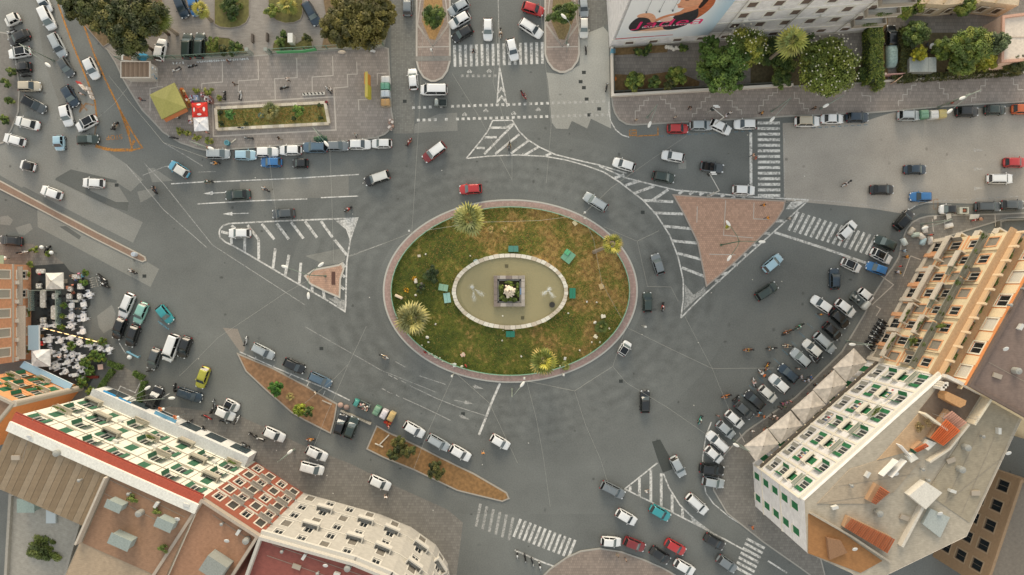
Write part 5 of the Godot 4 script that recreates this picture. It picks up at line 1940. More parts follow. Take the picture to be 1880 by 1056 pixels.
func tile_roof(n: Node3D,base: Vector3,h: float,quad: String,hex: String):
	# clay tiles in rolls that run down the slope
	var q := poly_at(quad,h+1.2,base)
	var rolls := int(maxf(4.0,q[0].distance_to(q[1])/0.3))
	for i in rolls:
		var t0 := (i+0.06)/rolls
		var t1 := (i+0.94)/rolls
		var a := q[0].lerp(q[1],t0)
		var b := q[0].lerp(q[1],t1)
		var c := q[3].lerp(q[2],t1)
		var d := q[3].lerp(q[2],t0)
		var s := shape()
		var m0 := (a+b)*0.5
		var m1 := (c+d)*0.5
		s.quad(V(a.x,h+1.7,a.y),V(d.x,h+0.9,d.y),V(m1.x,h+1.05,m1.y),V(m0.x,h+1.85,m0.y))
		s.quad(V(m0.x,h+1.85,m0.y),V(m1.x,h+1.05,m1.y),V(c.x,h+0.9,c.y),V(b.x,h+1.7,b.y))
		obj("tile_roll",s,tex(hex if i % 3 else Color(hex).darkened(0.08).to_html(false),G,1.2),n)
	obj("roof_board",shape().prism(q,h,h+0.86),tex("a98a6c",G,2.0),n)
func cream_building():
	var a := pl(469,848)
	var b := pl(186,723)
	var base := a
	var n := thing("cream_building","long cream apartment building with green shutters and a red eaves band","building",base)
	var f := frame_at(a,b,base)
	var len_ := (b-a).length()
	var wall := tex("f0e3ce",S,10.0)
	var trim := tex("c0b8a6",G,2.0)
	var line := tex("9d968a",G,2.0)
	var st := {"frame": mat("e8e6de"),"glass": glass_dark("343a3a"),"shutter": tex("3d6a52",G,0.9),"trim": trim}
	var holes := []
	var wins := []
	for row in 5:
		var y: float=[0.4,5.0,8.7,12.4,15.9][row]
		var h: float=[2.8,2.3,2.3,2.3,2.0][row]
		for k in 7:
			var u := 2.2+k*4.42
			holes.append(Rect2(u-0.7,y,1.4,h))
			wins.append([u,y,1.4,h,row,k])
	obj("wall",wall_with_holes(len_,0,19.0,holes,0.22),wall,n).transform=f
	for w in wins:
		var kind := "open"
		if w[4]==0:
			kind="roller"
		elif (w[4]+w[5]) % 3==0:
			kind="closed sill"
		elif (w[4]+w[5]) % 3==1:
			kind="open flat sill"
		window(n,f,w[0],w[1],w[2],w[3],kind,st)
	bands(n,f,len_,[4.5,8.2,11.9,15.5],0.14,0.1,line)
	for k in 7:
		if k<6:
			put("joint",bx(V(0,11.5,0.02),V(0.1,14.6,0.05)),line,n,f,V(4.41+k*4.42,0,0))
		for row in 3:
			if (k+row) % 2==0:
				balcony(n,f,2.2+k*4.42,[4.85,8.55,12.25][row],2.7,0.95,trim,tex("a39f90",G,1.5),(k+row) % 4 != 0,(k*3+row) % 5==0)
	for q in [[4.6,7.0],[13.4,10.6],[22.2,7.0],[17.9,14.2],[26.4,10.5]]:
		put("air_conditioner",bx(V(0,0,0.2),V(0.8,0.55,0.36)).box(V(0,0,0.385),V(0.5,0.44,0.02)),"cfd0ca",n,f,V(q[0],q[1],0.02))
	# low white shop annexe along the foot
	put("shop_front",bx(V(len_/2,1.9,0.9),V(len_-1.0,3.8,1.76)),tex("d4d6d4",S,5.0),n,f,Vector3.ZERO)
	put("shop_roof",bx(V(len_/2,3.84,0.95),V(len_-0.7,0.08,1.96)),tex("c6cbcc",S,4.0),n,f,Vector3.ZERO)
	for k in 6:
		put("shop_window",bx(V(0,1.5,1.8),V(3.2,2.4,0.06)),glass_dark("39454a"),n,f,V(3.0+k*4.9,0,0))
	var foot := PackedVector2Array()
	for q in [V(0,0,0),V(len_,0,0),V(len_,0,-11.2),V(14.3,0,-11.2),V(14.3,0,-20),V(0,0,-20)]:
		var p: Vector3=f*q
		foot.append(W(p.x,p.z))
	shell(n,foot,19.0,wall,tex("a5937c",S,8.0),[0],0.0)
	put("eaves_band",bx(V(len_/2,19.12,-0.2),V(len_+0.3,0.24,1.3)),tex("a9523f",S,4.0),n,f,Vector3.ZERO)
	put("gutter",bx(V(len_/2,19.04,0.55),V(len_+0.3,0.16,0.2)),"8d4436",n,f,Vector3.ZERO)
	put("roof_curb",bx(V(len_/2,19.3,-1.6),V(len_+0.2,0.6,1.5)),tex("e3ddd3",S,4.0),n,f,Vector3.ZERO)
	# corrugated tan roof sheets, one beside the other
	for k in 16:
		var s := shape()
		for i in 6:
			s.quad(V(i*0.16,19.0,-2.4),V(i*0.16+0.08,19.1,-2.4),V(i*0.16+0.08,19.3,-11),V(i*0.16,19.2,-11))
			s.quad(V(i*0.16+0.08,19.1,-2.4),V(i*0.16+0.16,19.0,-2.4),V(i*0.16+0.16,19.2,-11),V(i*0.16+0.08,19.3,-11))
		put("roof_sheet",s,tex(["a8967d","b0a089","9f8d74"][k % 3],S,5.0),n,f,V(14.5+k*1.02,0,0))
	put("roof_terrace",bx(V(7.0,19.05,-8),V(13.6,0.12,11)),tex("93745c",S,7.0),n,f,Vector3.ZERO)
	put("terrace_wall",bx(V(14.2,19.6,-8),V(0.3,1.2,11)),tex("b9b0a2",S,3.0),n,f,Vector3.ZERO)
	for q in [[3,-5,2.4,1.2],[8,-10,3.0,1.4],[11,-5.5,2.2,1.0]]:
		put("roof_hut",bx(V(0,19.9,0),V(q[2],1.7,q[3])).box(V(0,20.8,0),V(q[2]+0.3,0.1,q[3]+0.3)),tex("8c9793",S,3.0),n,f,V(q[0],0,q[1]))
	clutter(n,base,19.15,"240,905 290,925 330,950 260,940 300,960 225,930 345,925 60,800 110,830 30,840 150,880","200,880 340,950|190,905 320,972|60,770 40,850")
	for q in [[5.5,-4.2],[9.5,-4.0],[2,-9]]:
		put("roof_plant",leaf_cloud(rng,V(1.0,0.5,0.5),10,50,0.15,["5c6d2c","6f7a38"],0.4),leaf_mat(),n,f,V(q[0],19.6,q[1]))
	# awnings
	for q in ["186,723 242,748.5|2.6|4f9bc4|bright blue awning edge over the court",]:
		var w: PackedStringArray=q.split("|")
		for k in 2:
			var p0 := pl(188+k*28,722+k*13,3.2)
			var o := thing("awning","short bright blue awning at the cream building's west end, %s of two" % ["left","right"][k],"awning",p0*V(1,0,1),f.basis.get_euler().y)
			obj("cloth",shape().quad_slab(V(-2.2,3.3,-0.6),V(0.2,3.3,-0.6),V(0.2,2.9,0.5),V(-2.2,2.9,0.5)),tex("2f86b8",G,2.0),o)
			obj("arm",shape().bar(V(-2.0,2.6,-0.6),V(-2.0,2.9,0.4),0.03).bar(V(0.0,2.6,-0.6),V(0.0,2.9,0.4),0.03),mat("7f8a8c",0.5,0.4),o)
	var aw := thing("awning","wide steel-blue awning before the cream building","awning",pl0(299,774,3.0),f.basis.get_euler().y)
	obj("cloth",shape().quad_slab(V(-2.1,3.3,-1.3),V(2.1,3.3,-1.3),V(2.1,2.8,1.2),V(-2.1,2.8,1.2)),tex("5f93b0",G,2.0),aw)
	obj("front_bar",shape().bar(V(-2.1,2.79,1.2),V(2.1,2.79,1.2),0.05),mat("dfe3e4",0.5),aw)
	obj("post",shape().bar(V(-2.0,0,1.1),V(-2.0,2.8,1.1),0.04).bar(V(2.0,0,1.1),V(2.0,2.8,1.1),0.04),mat("8d9698",0.5,0.4),aw)
func left_buildings():
	# pink house on the west edge
	var a := pl(57,660)
	var b := pl(57,487)
	var n := thing("pink_building","pink and orange house at the west edge with white windows","building",a)
	var f := frame_at(a,b,a)
	var len_ := (b-a).length()
	var wall := tex("d39c78",S,6.0)
	var st := {"frame": mat("e4e2da"),"glass": glass_dark("30363a"),"shutter": tex("a8a498",G,1.0),"trim": tex("ddd5c6",G,2.0)}
	var holes := []
	var wins := []
	for row in 3:
		for k in 5:
			var u := 1.9+k*3.4
			var y: float=[1.0,4.7,8.6][row]
			holes.append(Rect2(u-0.65,y,1.3,2.2))
			wins.append([u,y,row,k])
	obj("wall",wall_with_holes(len_,0,12,holes,0.22),wall,n).transform=f
	for w in wins:
		window(n,f,w[0],w[1],1.3,2.2,"trim sill" if w[2]==0 else "trim roller",st)
	bands(n,f,len_,[4.1,8.0],0.3,0.16,tex("b9b2a4",G,2.0))
	for k in 5:
		put("wall_box",bx(V(0,3.4,0.2),V(0.7,0.5,0.4)),"d6d0c4",n,f,V(0.5+k*3.4,0,0))
		if k % 2==0:
			put("window_plant",leaf_cloud(rng,V(0.7,0.3,0.3),6,50,0.12,["6f7a30","828a38"],0.4),leaf_mat(),n,f,V(1.9+k*3.4,1.0,0.4))
	put("shop_canopy",bx(V(len_*0.3,3.2,0.8),V(len_*0.55,0.12,1.5)),tex("b7b1a4",S,3.0),n,f,Vector3.ZERO)
	put("shop_canopy",bx(V(len_*0.78,3.1,0.5),V(len_*0.4,0.12,0.9)),tex("a39d92",S,3.0),n,f,Vector3.ZERO)
	var foot := PackedVector2Array()
	for q in [V(0,0,0),V(len_,0,0),V(len_,0,-14),V(0,0,-14)]:
		var p: Vector3=f*q
		foot.append(W(p.x,p.z))
	shell(n,foot,12,wall,tex("998a7c",S,6.0),[0],0.6)
	put("green_canopy",bx(V(len_+0.7,5.6,-3.0),V(1.6,0.1,5.4)),tex("93a68e",G,2.0),n,f,Vector3.ZERO)
	# blue awning strip over the terrace door
	var aw := thing("awning","narrow pale blue awning at the pink house above the white tables","awning",pl0(63,620,3.0))
	obj("cloth",shape().quad_slab(V(-0.9,3.3,2.2),V(-0.9,3.3,-2.2),V(0.7,2.9,-2.2),V(0.7,2.9,2.2)),tex("93aab8",G,1.5),aw)
	obj("valance",bx(V(0.72,2.78,0),V(0.05,0.26,4.4)),"dfe6ea",aw)
	# orange house: its north-east front and the narrow flank
	a=pl(150,712)
	b=pl(72,675)
	n=thing("orange_house","orange house with green shutters at the south-west corner of the terraces","building",a)
	f=frame_at(a,b,a)
	len_=(b-a).length()
	wall=tex("cf9668",S,6.0)
	st={"frame": mat("e4e2da"),"glass": glass_dark("2c3a34"),"shutter": tex("2d6a4a",G,1.0),"trim": tex("d5ccbc",G,2.0)}
	holes=[]
	wins=[]
	for row in 4:
		for k in 3:
			var y: float=[0.8,4.2,7.6,11.0][row]
			holes.append(Rect2(0.9+k*2.7,y,1.3,2.1))
			wins.append([1.55+k*2.7,y,row,k])
	obj("wall",wall_with_holes(len_,0,14.5,holes,0.2),wall,n).transform=f
	for w in wins:
		window(n,f,w[0],w[1],1.3,2.1,["open","closed sill","open flat sill"][(w[2]+w[3]) % 3],st)
		if w[2]>0 and (w[2]+w[3]) % 2==0:
			balcony(n,f,w[0],w[1]-0.1,2.1,0.8,tex("c5bba8",G,2.0),mat("a39c8c",0.6),false,true)
	bands(n,f,len_,[3.6,7.0,10.4],0.08,0.06,tex("c08654",G,2.0))
	foot=PackedVector2Array()
	for q in [V(0,0,0),V(len_,0,0),V(len_,0,-12),V(2.5,0,-10)]:
		var p: Vector3=f*q
		foot.append(W(p.x,p.z))
	shell(n,foot,14.5,tex("cd8752",S,5.0),tex("8d7460",S,5.0),[0],0.5,tex("a79f92",S,3.0))
	put("corner_stone",shape().cyl(V(0.1,0,-0.1),0.55,0.55,14.9,12),tex("b3aa9c",S,2.0),n,f,Vector3.ZERO)
	aw=thing("awning","long pale blue awning along the orange house above the terrace","awning",a,f.basis.get_euler().y)
	obj("cloth",shape().quad_slab(V(0,3.4,0.1),V(len_+1.0,3.4,0.1),V(len_+1.0,3.0,1.2),V(0,3.0,1.2)),tex("8fb0c6",G,2.0),aw)
	obj("valance",bx(V(len_/2+0.5,2.9,1.22),V(len_+1.0,0.26,0.04)),"c6d9e4",aw)
func south_buildings():
	# brick-red house and the long grey block with its rounded end
	var a := pl(557,905)
	var b := pl(469,848)
	var n := thing("red_building","brick-red apartment building with pale window frames beside the cream one","building",a)
	var f := frame_at(a,b,a)
	var len_ := (b-a).length()
	var st := {"frame": mat("d9d6cc"),"glass": glass_dark(),"shutter": tex("4a4a46",G,1.0),"trim": tex("cfc8ba",G,2.0)}
	var holes := []
	var wins := []
	for row in 5:
		for k in 4:
			var y: float=[0.8,4.4,8.0,11.6,15.0][row]
			var u := 1.4+k*(len_-2.8)/3
			holes.append(Rect2(u-0.6,y,1.2,2.0))
			wins.append([u,y,row,k])
	var wall := tex("8f5341",S,5.0)
	obj("wall",wall_with_holes(len_,0,18.5,holes,0.2),wall,n).transform=f
	for w in wins:
		window(n,f,w[0],w[1],1.2,2.0,"trim sill" if (w[2]+w[3]) % 2 else "trim roller",st)
		if w[2]>0 and w[3] % 2==0:
			balcony(n,f,w[0],w[1]-0.1,2.2,0.9,tex("a9a59b",G,2.0),mat("8d8a82",0.6),false)
	bands(n,f,len_,[3.9,7.5,11.1,14.6],0.3,0.12,tex("b8b2a6",G,2.0))
	var foot := PackedVector2Array()
	for q in [V(0,0,0),V(len_,0,0),V(len_,0,-14),V(0,0,-14)]:
		var p: Vector3=f*q
		foot.append(W(p.x,p.z))
	shell(n,foot,18.5,wall,tex("a07a60",S,6.0),[0],0.8,tex("a79c8e",S,3.0))
	clutter(n,a,18.5,"410,960 440,975 420,990 455,990","390,945 470,1000")
	put("roof_hut",bx(V(3,19.6,-7),V(3.4,2.2,2.6)),tex("8a8f8a",S,3.0),n,f,Vector3.ZERO)
	# grey block
	var corner := [pl(829,1075),pl(822,1035),pl(800,1000),pl(755,968),pl(700,945),pl(557,905)]
	n=thing("grey_building","long grey apartment building with rounded end and dull red roof","building",corner[0])
	wall=tex("adaba4",S,9.0)
	var trim := tex("c3c1b9",G,2.0)
	st={"frame": mat("d9d8d2"),"glass": glass_dark(),"shutter": tex("77736b",G,1.0),"trim": trim}
	foot=PackedVector2Array()
	for i in 5:
		f=frame_at(corner[i],corner[i+1],corner[0])
		len_=(corner[i+1]-corner[i]).length()
		var cols := int(maxf(1.0,len_/3.4))
		holes=[]
		wins=[]
		for row in 5:
			for k in cols:
				var y: float=[0.6,4.8,8.4,12.0,15.4][row]
				var u := len_*(k+0.5)/cols
				holes.append(Rect2(u-0.65,y,1.3,2.1))
				wins.append([u,y,row,k])
		obj("wall",wall_with_holes(len_,0,18.5,holes,0.2),wall,n).transform=f
		for w in wins:
			window(n,f,w[0],w[1],1.3,2.1,"trim roller" if (w[2]*2+w[3]) % 3==0 else "trim",st)
			if w[2] in [1,3] and w[3] % 2==0:
				balcony(n,f,w[0],w[1]-0.12,minf(2.8,len_/cols-0.2),1.0,trim,trim,true)
		bands(n,f,len_,[4.3,11.4],0.26,0.14,trim)
		bands(n,f,len_,[18.3],0.5,0.6,trim,"cornice")
		foot.append(W(corner[i].x-corner[0].x,corner[i].z-corner[0].z))
	var p5: Vector3=corner[5]-corner[0]
	foot.append(W(p5.x,p5.z))
	foot.append(W(p5.x-4.0,p5.z+11.0))
	foot.append(W(-2.0,9.0))
	shell(n,foot,18.5,wall,tex("8a5148",S,7.0),[0,1,2,3,4],0.9,tex("b5b2aa",S,3.0))
	clutter(n,corner[0],18.5,"520,1010 560,1020 600,1035 640,1040 545,1040 585,1050 620,1052","500,1000 680,1062|490,1020 640,1072")
	# courtyard blocks behind the cream building
	for q in ["150,985 250,940 350,985 340,1080 140,1080|11|8f8a80|low grey-brown block with a flat roof behind the cream building","20,905 110,890 150,960 120,1070 10,1080|9|a09c92|low pale block with flat roof at the south-west edge"]:
		var w: PackedStringArray=q.split("|")
		var h := w[1].to_float()
		var p := pts(w[0],h)
		var at := V(p[0].x,0,p[0].y)
		for i in p.size():
			p[i] -= W(at.x,at.z)
		var o := thing("courtyard_block",w[3],"building",at)
		shell(o,p,h,tex(w[2],S,5.0),tex(w[2],S,8.0),[],0.5)
		obj("roof_hut",bx(V(4,h+0.9,1.5),V(2.6,1.8,2.0)).box(V(4,h+1.86,1.5),V(2.9,0.12,2.3)),tex("8fa09a",S,3.0),o)
		obj("roof_light",bx(V(7,h+0.2,3.5),V(1.6,0.4,3.0)),mat("b9c2c4",0.4),o)
	tree("courtyard_tree","green tree in the courtyard at the south-west edge","tree",82,1010,V(2.4,1.6,3.6),9.0,26,110,0.25,["5c6a2d","6f7a38","4b5a26"])
	# dark inner court and far block at the south-east edge
	var q0 := pl(1890,1000,9)
	var o2 := thing("court_block","tan apartment block with dark window grid at the south-east edge","building",V(q0.x,0,q0.z))
	f=frame_at(V(q0.x-4,0,q0.z-12),V(q0.x-10,0,q0.z+6),V(q0.x,0,q0.z))
	holes=[]
	for row in 3:
		for k in 5:
			holes.append(Rect2(1.2+k*3.5,1.0+row*3.6,1.8,2.2))
	obj("wall",wall_with_holes(19,0,11.5,holes,0.3),tex("9b8266",S,5.0),o2).transform=f
	for h in holes:
		window(o2,f,h.get_center().x,h.position.y,1.8,2.2,"trim",{"frame": mat("6f665a"),"glass": glass_dark(),"shutter": mat("555555"),"trim": tex("a9947a",G,2.0)})
	var fp := PackedVector2Array()
	for q in [V(0,0,0),V(19,0,0),V(19,0,-14),V(0,0,-14)]:
		var p: Vector3=f*q
		fp.append(W(p.x,p.z))
	shell(o2,fp,11.5,tex("9b8266",S,5.0),tex("7d756a",S,6.0),[0],0.6)
func small_buildings():
	# pink-walled house in the north-east corner: its pale roof terrace
	var h := 4.5
	var p := pts("1838,30 1900,22 1900,112 1836,116",h)
	var at := V(p[3].x,0,p[3].y)
	for i in 4:
		p[i] -= W(at.x,at.z)
	var n := thing("pink_house","low house with pale pink walls and flat roof at the north-east edge","building",at)
	shell(n,p,h,tex("d6b9a6",S,4.0),tex("d9cdbd",S,6.0),[],0.35,tex("c79f8a",S,3.0))
	obj("roof_seam",bx(V(3.0,h+0.02,-4.6),V(5.6,0.06,0.1)),"b9a998",n)
	h=4.5
	p=pts("1700,-40 1690,6 1740,9 1800,2 1870,10 1880,-40",h)
	at=V(p[1].x,0,p[1].y)
	for i in p.size():
		p[i] -= W(at.x,at.z)
	n=thing("villa","villa with pale terraces at the north edge behind the gardens","building",at)
	shell(n,p,h,tex("dbc7a8",S,4.0),tex("c9b79c",S,5.0),[],0.5,tex("dfd2bc",S,3.0))
	for k in 4:
		var f := frame_at(V(p[k].x,0,p[k].y),V(p[k+1].x,0,p[k+1].y),Vector3.ZERO)
		for i in 2:
			window(n,f*Transform3D(Basis(),V(0,0,0.2)),p[k].distance_to(p[k+1])*(0.3+0.4*i),1.2,1.2,1.9,"trim",{"frame": mat("8a7a66"),"glass": glass_dark(),"trim": mat("e2d6c2")})
	for k in 5:
		obj("roof_beam",bx(V(2.0+k*3.0,h+0.5,-1.6),V(0.3,0.2,4.6),Basis(Vector3.UP,-0.6)),tex("a99678",G,1.0),n)
	# grey flat box by the ball bush
	n=thing("garden_shed","grey flat-roofed box between the ball bush and the hedge strip","shed",pl0(1694,119,2.3))
	obj("walls",bx(V(0,1.15,0),V(4.6,2.3,2.4)),tex("7d7f7a",S,3.0),n)
	obj("roof",bx(V(0,2.36,0),V(4.8,0.12,2.6)),tex("9aa09c",S,4.0),n)
	obj("roof_seam",bx(V(1.0,2.43,0),V(0.05,0.02,2.6)),"7c827f",n)
	# wooden-roofed kiosk by the orange-lined lane
	n=thing("wooden_kiosk","kiosk with slatted brown roof and painted side beside the north-west lane","kiosk",pl0(249,128,2.7))
	obj("walls",bx(V(0,1.3,0),V(5.0,2.6,2.6)),tex("b9b6ae",S,2.5),n)
	for k in 18:
		obj("roof_slat",bx(V(-2.35+k*0.277,2.72,0),V(0.24,0.08,2.7)),tex(["8a7765","7f6d5c","958270"][k % 3],G,1.0),n)
	obj("roof_frame",shape().ring(PW([W(-2.65,-1.5),W(2.65,-1.5),W(2.65,1.5),W(-2.65,1.5)]),PW([W(-2.5,-1.36),W(2.5,-1.36),W(2.5,1.36),W(-2.5,1.36)]),2.6,2.86),tex("cfc9bd",G,1.5),n)
	var r := RandomNumberGenerator.new()
	r.seed=17
	for k in 9:
		obj("painted_mark",bx(V(2.51,r.randf_range(0.6,2.2),r.randf_range(-1.1,1.1)),V(0.02,r.randf_range(0.2,0.6),r.randf_range(0.1,0.4)),Basis(Vector3.RIGHT,r.randf_range(-0.5,0.5))),mat(["e3e8ea","9fb6c4","4a7d9a"][k % 3]),n)
	# yellow-green tented kiosk
	n=thing("tented_kiosk","kiosk under a square yellow-green roof near the red and white stall","kiosk",pl0(306.5,184.5,3.0),rad(26))
	obj("walls",bx(V(0,1.25,0),V(3.6,2.5,3.6)),tex("8d7a5f",S,2.0),n)
	var top := V(0,3.5,0)
	var cr := [V(-2.45,2.75,2.45),V(2.45,2.75,2.45),V(2.45,2.75,-2.45),V(-2.45,2.75,-2.45)]
	for k in 4:
		var s := shape()
		s.tri(cr[k],cr[(k+1) % 4],top)
		obj("roof_panel",s,tex(["a5a05c","aaa562","b0aa68","a8a35e"][k],S,4.0),n)
	obj("valance",shape().walls(PW([W(-2.45,-2.45),W(2.45,-2.45),W(2.45,2.45),W(-2.45,2.45)]),2.45,2.75),tex("8f8a50",G,1.0),n)
	obj("counter",bx(V(2.5,1.0,0),V(0.8,0.1,3.8)),"b5763f",n)
	obj("front_awning",shape().quad_slab(V(-2.2,2.5,2.46),V(2.3,2.5,2.46),V(2.3,2.2,3.0),V(-2.2,2.2,3.0)),"b06a3f",n)
	for k in 7:
		obj("goods",bx(V(2.55+(k % 2)*0.25,1.2,-1.7+k*0.55),V(0.3,0.3,0.4)),mat(["c96f32","d9c08a","7a5a3a","b8423a","e0d8c8","a3803c","6b4a32"][k]),n)
# vehicles
const PAINT := {"white": "e3e5e4","pearl": "d6d6d0","silver": "a7afb2","grey": "747c80","darkgrey": "474e51","black": "171b1d","navy": "1f3444","blue": "2f6ea6","sky": "9fc0cf","cyan": "58a6c4","steel": "50687a","teal": "2f949a","mint": "86b9ae","red": "b12a2b","darkred": "7b2224","green": "2a3a35","lime": "a9a938","beige": "b9b09c","orange": "c4602c","cover": "8da09c"}
# kind: length, width, height, belt, windscreen foot, roof front, roof rear, rear glass foot, nose height, tail height
const KINDS := {
	"mini": [2.75,1.66,1.52,0.95,0.78,0.30,-0.98,-1.24,0.72,0.86],
	"hatch": [4.0,1.75,1.48,0.93,0.98,0.30,-1.42,-1.86,0.68,0.86],
	"sedan": [4.5,1.8,1.44,0.92,1.12,0.42,-1.02,-1.62,0.66,0.84],
	"wagon": [4.6,1.8,1.5,0.94,1.2,0.55,-1.85,-2.15,0.68,0.88],
	"suv": [4.4,1.86,1.68,1.05,1.1,0.45,-1.65,-2.0,0.82,0.98],
	"mpv": [4.3,1.8,1.66,1.0,1.35,0.55,-1.75,-2.03,0.74,0.92],
	"van": [4.95,1.95,1.98,1.12,1.75,1.05,-2.25,-2.42,0.9,1.05],
	"jeep": [4.1,1.78,1.3,1.0,0.72,0.5,0.36,0.3,0.9,0.95],
}
func make_car(kind: String) -> Node3D:
	var d: Array=KINDS[kind]
	var L: float=d[0]
	var W: float=d[1]
	var H: float=d[2]
	var hb: float=d[3]
	var car := Node3D.new()
	car.name=kind
	# body: cross-sections from tail to nose
	var rings := []
	for u in [-1.0,-0.985,-0.95,-0.88,-0.75,-0.5,-0.2,0.2,0.5,0.7,0.82,0.9,0.95,0.985,1.0]:
		var x: float=u*L/2
		var w := W/2*pow(1.0-pow(absf(u)*0.985,7.0),0.36)
		var top := hb
		if x>d[4]-0.1:
			top=lerpf(hb-0.02,d[8],pow(clampf((x-d[4])/(L/2-d[4]),0,1),1.3))
		elif x<d[7]+0.15:
			top=lerpf(hb,d[9],clampf((d[7]-x)/maxf(0.1,L/2+d[7]),0,1))
		if absf(u)>0.94:
			top -= 0.22*(absf(u)-0.94)/0.06
		var low := 0.24+0.12*clampf((absf(u)-0.9)*10.0,0,1)
		var prof := [[low,0.86],[low+0.06,0.96],[0.5,1.0],[top-0.16,0.985],[top-0.06,0.93],[top-0.015,0.84],[top+0.01,0.5],[top+0.022,0.0],[top+0.01,-0.5],[top-0.015,-0.84],[top-0.06,-0.93],[top-0.16,-0.985],[0.5,-1.0],[low+0.06,-0.96],[low,-0.86]]
		var r := PackedVector3Array()
		for q in prof:
			r.append(V(x,q[0],q[1]*w))
		r.reverse()
		rings.append(r)
	obj("body",sm().loft(rings),car_paint(PAINT.white),car)
	var seam := mat("1c1f20",0.6)
	var wb := W*0.455
	var wr := W*0.37
	var xf0: float=d[4]
	var xf1: float=d[5]
	var xr1: float=d[6]
	var xr0: float=d[7]
	if kind != "jeep":
		var rr := 0.16
		obj("cabin",sm().loft([rrect(xr0,xf0,wb,rr,hb-0.05),rrect(lerpf(xr0,xr1,0.93),lerpf(xf0,xf1,0.93),lerpf(wb,wr,0.93),rr,lerpf(hb,H,0.93)),rrect(xr1,xf1,wr,rr,H-0.02),rrect(xr1+0.12,xf1-0.12,wr-0.1,rr,H)]),car_paint(PAINT.white),car)
		obj("roof",sm().loft([rrect(xr1+0.04,xf1-0.04,wr-0.03,0.14,H-0.015),rrect(xr1+0.1,xf1-0.1,wr-0.08,0.14,H+0.012),rrect(xr1+0.4,xf1-0.4,wr-0.3,0.1,H+0.03)]),car_paint(PAINT.white),car)
		var g := mat("2a3438",0.07)
		var gs := mat("14191b",0.07)
		var o := V(0.016,0.012,0)
		var yt := lerpf(hb,H,0.88)
		var xft := lerpf(xf0,xf1,0.88)
		var wt := lerpf(wb,wr,0.88)
		var xrt := lerpf(xr0,xr1,0.88)
		obj("windscreen",sm().patch([V(xf0-0.02,hb+0.03,wb-0.1)+o,V(xf0-0.02,hb+0.03,-wb+0.1)+o,V(xft,yt,-wt+0.07)+o,V(xft,yt,wt-0.07)+o],0.03),g,car)
		o=V(-0.016,0.012,0)
		obj("rear_window",sm().patch([V(xr0+0.02,hb+0.06,-wb+0.12)+o,V(xr0+0.02,hb+0.06,wb-0.12)+o,V(xrt,yt,wt-0.09)+o,V(xrt,yt,-wt+0.09)+o],0.02),gs,car)
		for sgn in [-1.0,1.0]:
			var oo := V(0,0.004,0.014*sgn)
			var xm := (xf1+xr1)*0.5+0.1
			for q in [[xr0+0.26,xm-0.05,xr1+0.1,xm-0.05],[xm+0.05,xf0-0.3,xm+0.05,xf1-0.06]]:
				var a := V(q[0],hb+0.04,wb*sgn)+oo
				var b := V(q[1],hb+0.04,wb*sgn)+oo
				var c := V(lerpf(q[1],q[3],0.88),yt,wt*sgn)+oo
				var e := V(lerpf(q[0],q[2],0.88),yt,wt*sgn)+oo
				obj("side_window",(shape().patch([a,b,c,e]) if sgn>0 else shape().patch([b,a,e,c])),gs,car)
		if kind in ["suv","wagon"]:
			for sgn in [-1.0,1.0]:
				obj("roof_rail",shape().bar(V(xr1+0.1,H+0.045,(wr-0.06)*sgn),V(xf1-0.15,H+0.045,(wr-0.06)*sgn),0.022,5),mat("303538",0.4,0.5),car)
	else:
		obj("tub",bx(V(-0.75,hb-0.02,0),V(2.1,0.08,W-0.5)),"14171a",car)
		for q in [[0.0,0.4],[0.0,-0.4],[-0.95,0.0]]:
			obj("seat",bx(V(q[0]-0.1,hb+0.02,q[1]),V(0.5,0.14,0.5 if q[1] != 0.0 else 1.2)).box(V(q[0]-0.38,hb+0.28,q[1]),V(0.14,0.5,0.48 if q[1] != 0.0 else 1.2)),"2b2522",car)
		obj("windscreen",shape().patch([V(0.74,hb+0.02,0.7),V(0.74,hb+0.02,-0.7),V(0.5,hb+0.48,-0.62),V(0.5,hb+0.48,0.62)]),mat("2a3438",0.07),car)
		obj("roll_bar",shape().tube(PV([V(-0.5,hb,-0.68),V(-0.5,hb+0.6,-0.6),V(-0.5,hb+0.6,0.6),V(-0.5,hb,0.68)]),0.035,0.035).tube(PV([V(-1.5,hb,-0.66),V(-1.5,hb+0.55,-0.6),V(-1.5,hb+0.55,0.6),V(-1.5,hb,0.66)]),0.035,0.035),mat("15181a",0.5),car)
	# seams of bonnet and tailgate, lamps, mirrors, wheels
	obj("bonnet_seam",bx(V(L/2-0.2,d[8]+0.035,0),V(0.02,0.03,W*0.62)),seam,car)
	for sgn in [-1.0,1.0]:
		obj("headlamp",sm().ball(V(L/2-0.2,d[8]-0.03,sgn*(W/2-0.3)),V(0.19,0.07,0.17)),mat("d5dadc",0.12),car)
		obj("tail_lamp",sm().ball(V(-L/2+0.12,d[9]-0.12,sgn*(W/2-0.22)),V(0.11,0.12,0.14)),mat("8f1b1f",0.2),car)
		obj("mirror",sm().ball(V(xf0-0.34,hb+0.05,sgn*(W/2+0.06)),V(0.08,0.08,0.13)),car_paint(PAINT.white),car)
		for x in [L*0.305,-L*0.3]:
			var w := obj("wheel",sm().tube(PV([V(0,0,-0.1),V(0,0,0.1)]),0.31,0.31,14),mat("1b1c1d",0.8),car)
			w.position=V(x,0.31,sgn*(W/2-0.095))
			obj("rim",shape().tube(PV([V(0,0,sgn*0.1),V(0,0,sgn*0.112)]),0.2,0.18,10),mat("9ea3a6",0.35,0.6),w)
	obj("number_plate",bx(V(L/2-0.005,0.48,0),V(0.02,0.11,0.46)),"dfe1e0",car)
	obj("bumper",bx(V(-L/2+0.01,0.5,0),V(0.05,0.14,W*0.72)),mat("34383a",0.6),car)
	return car
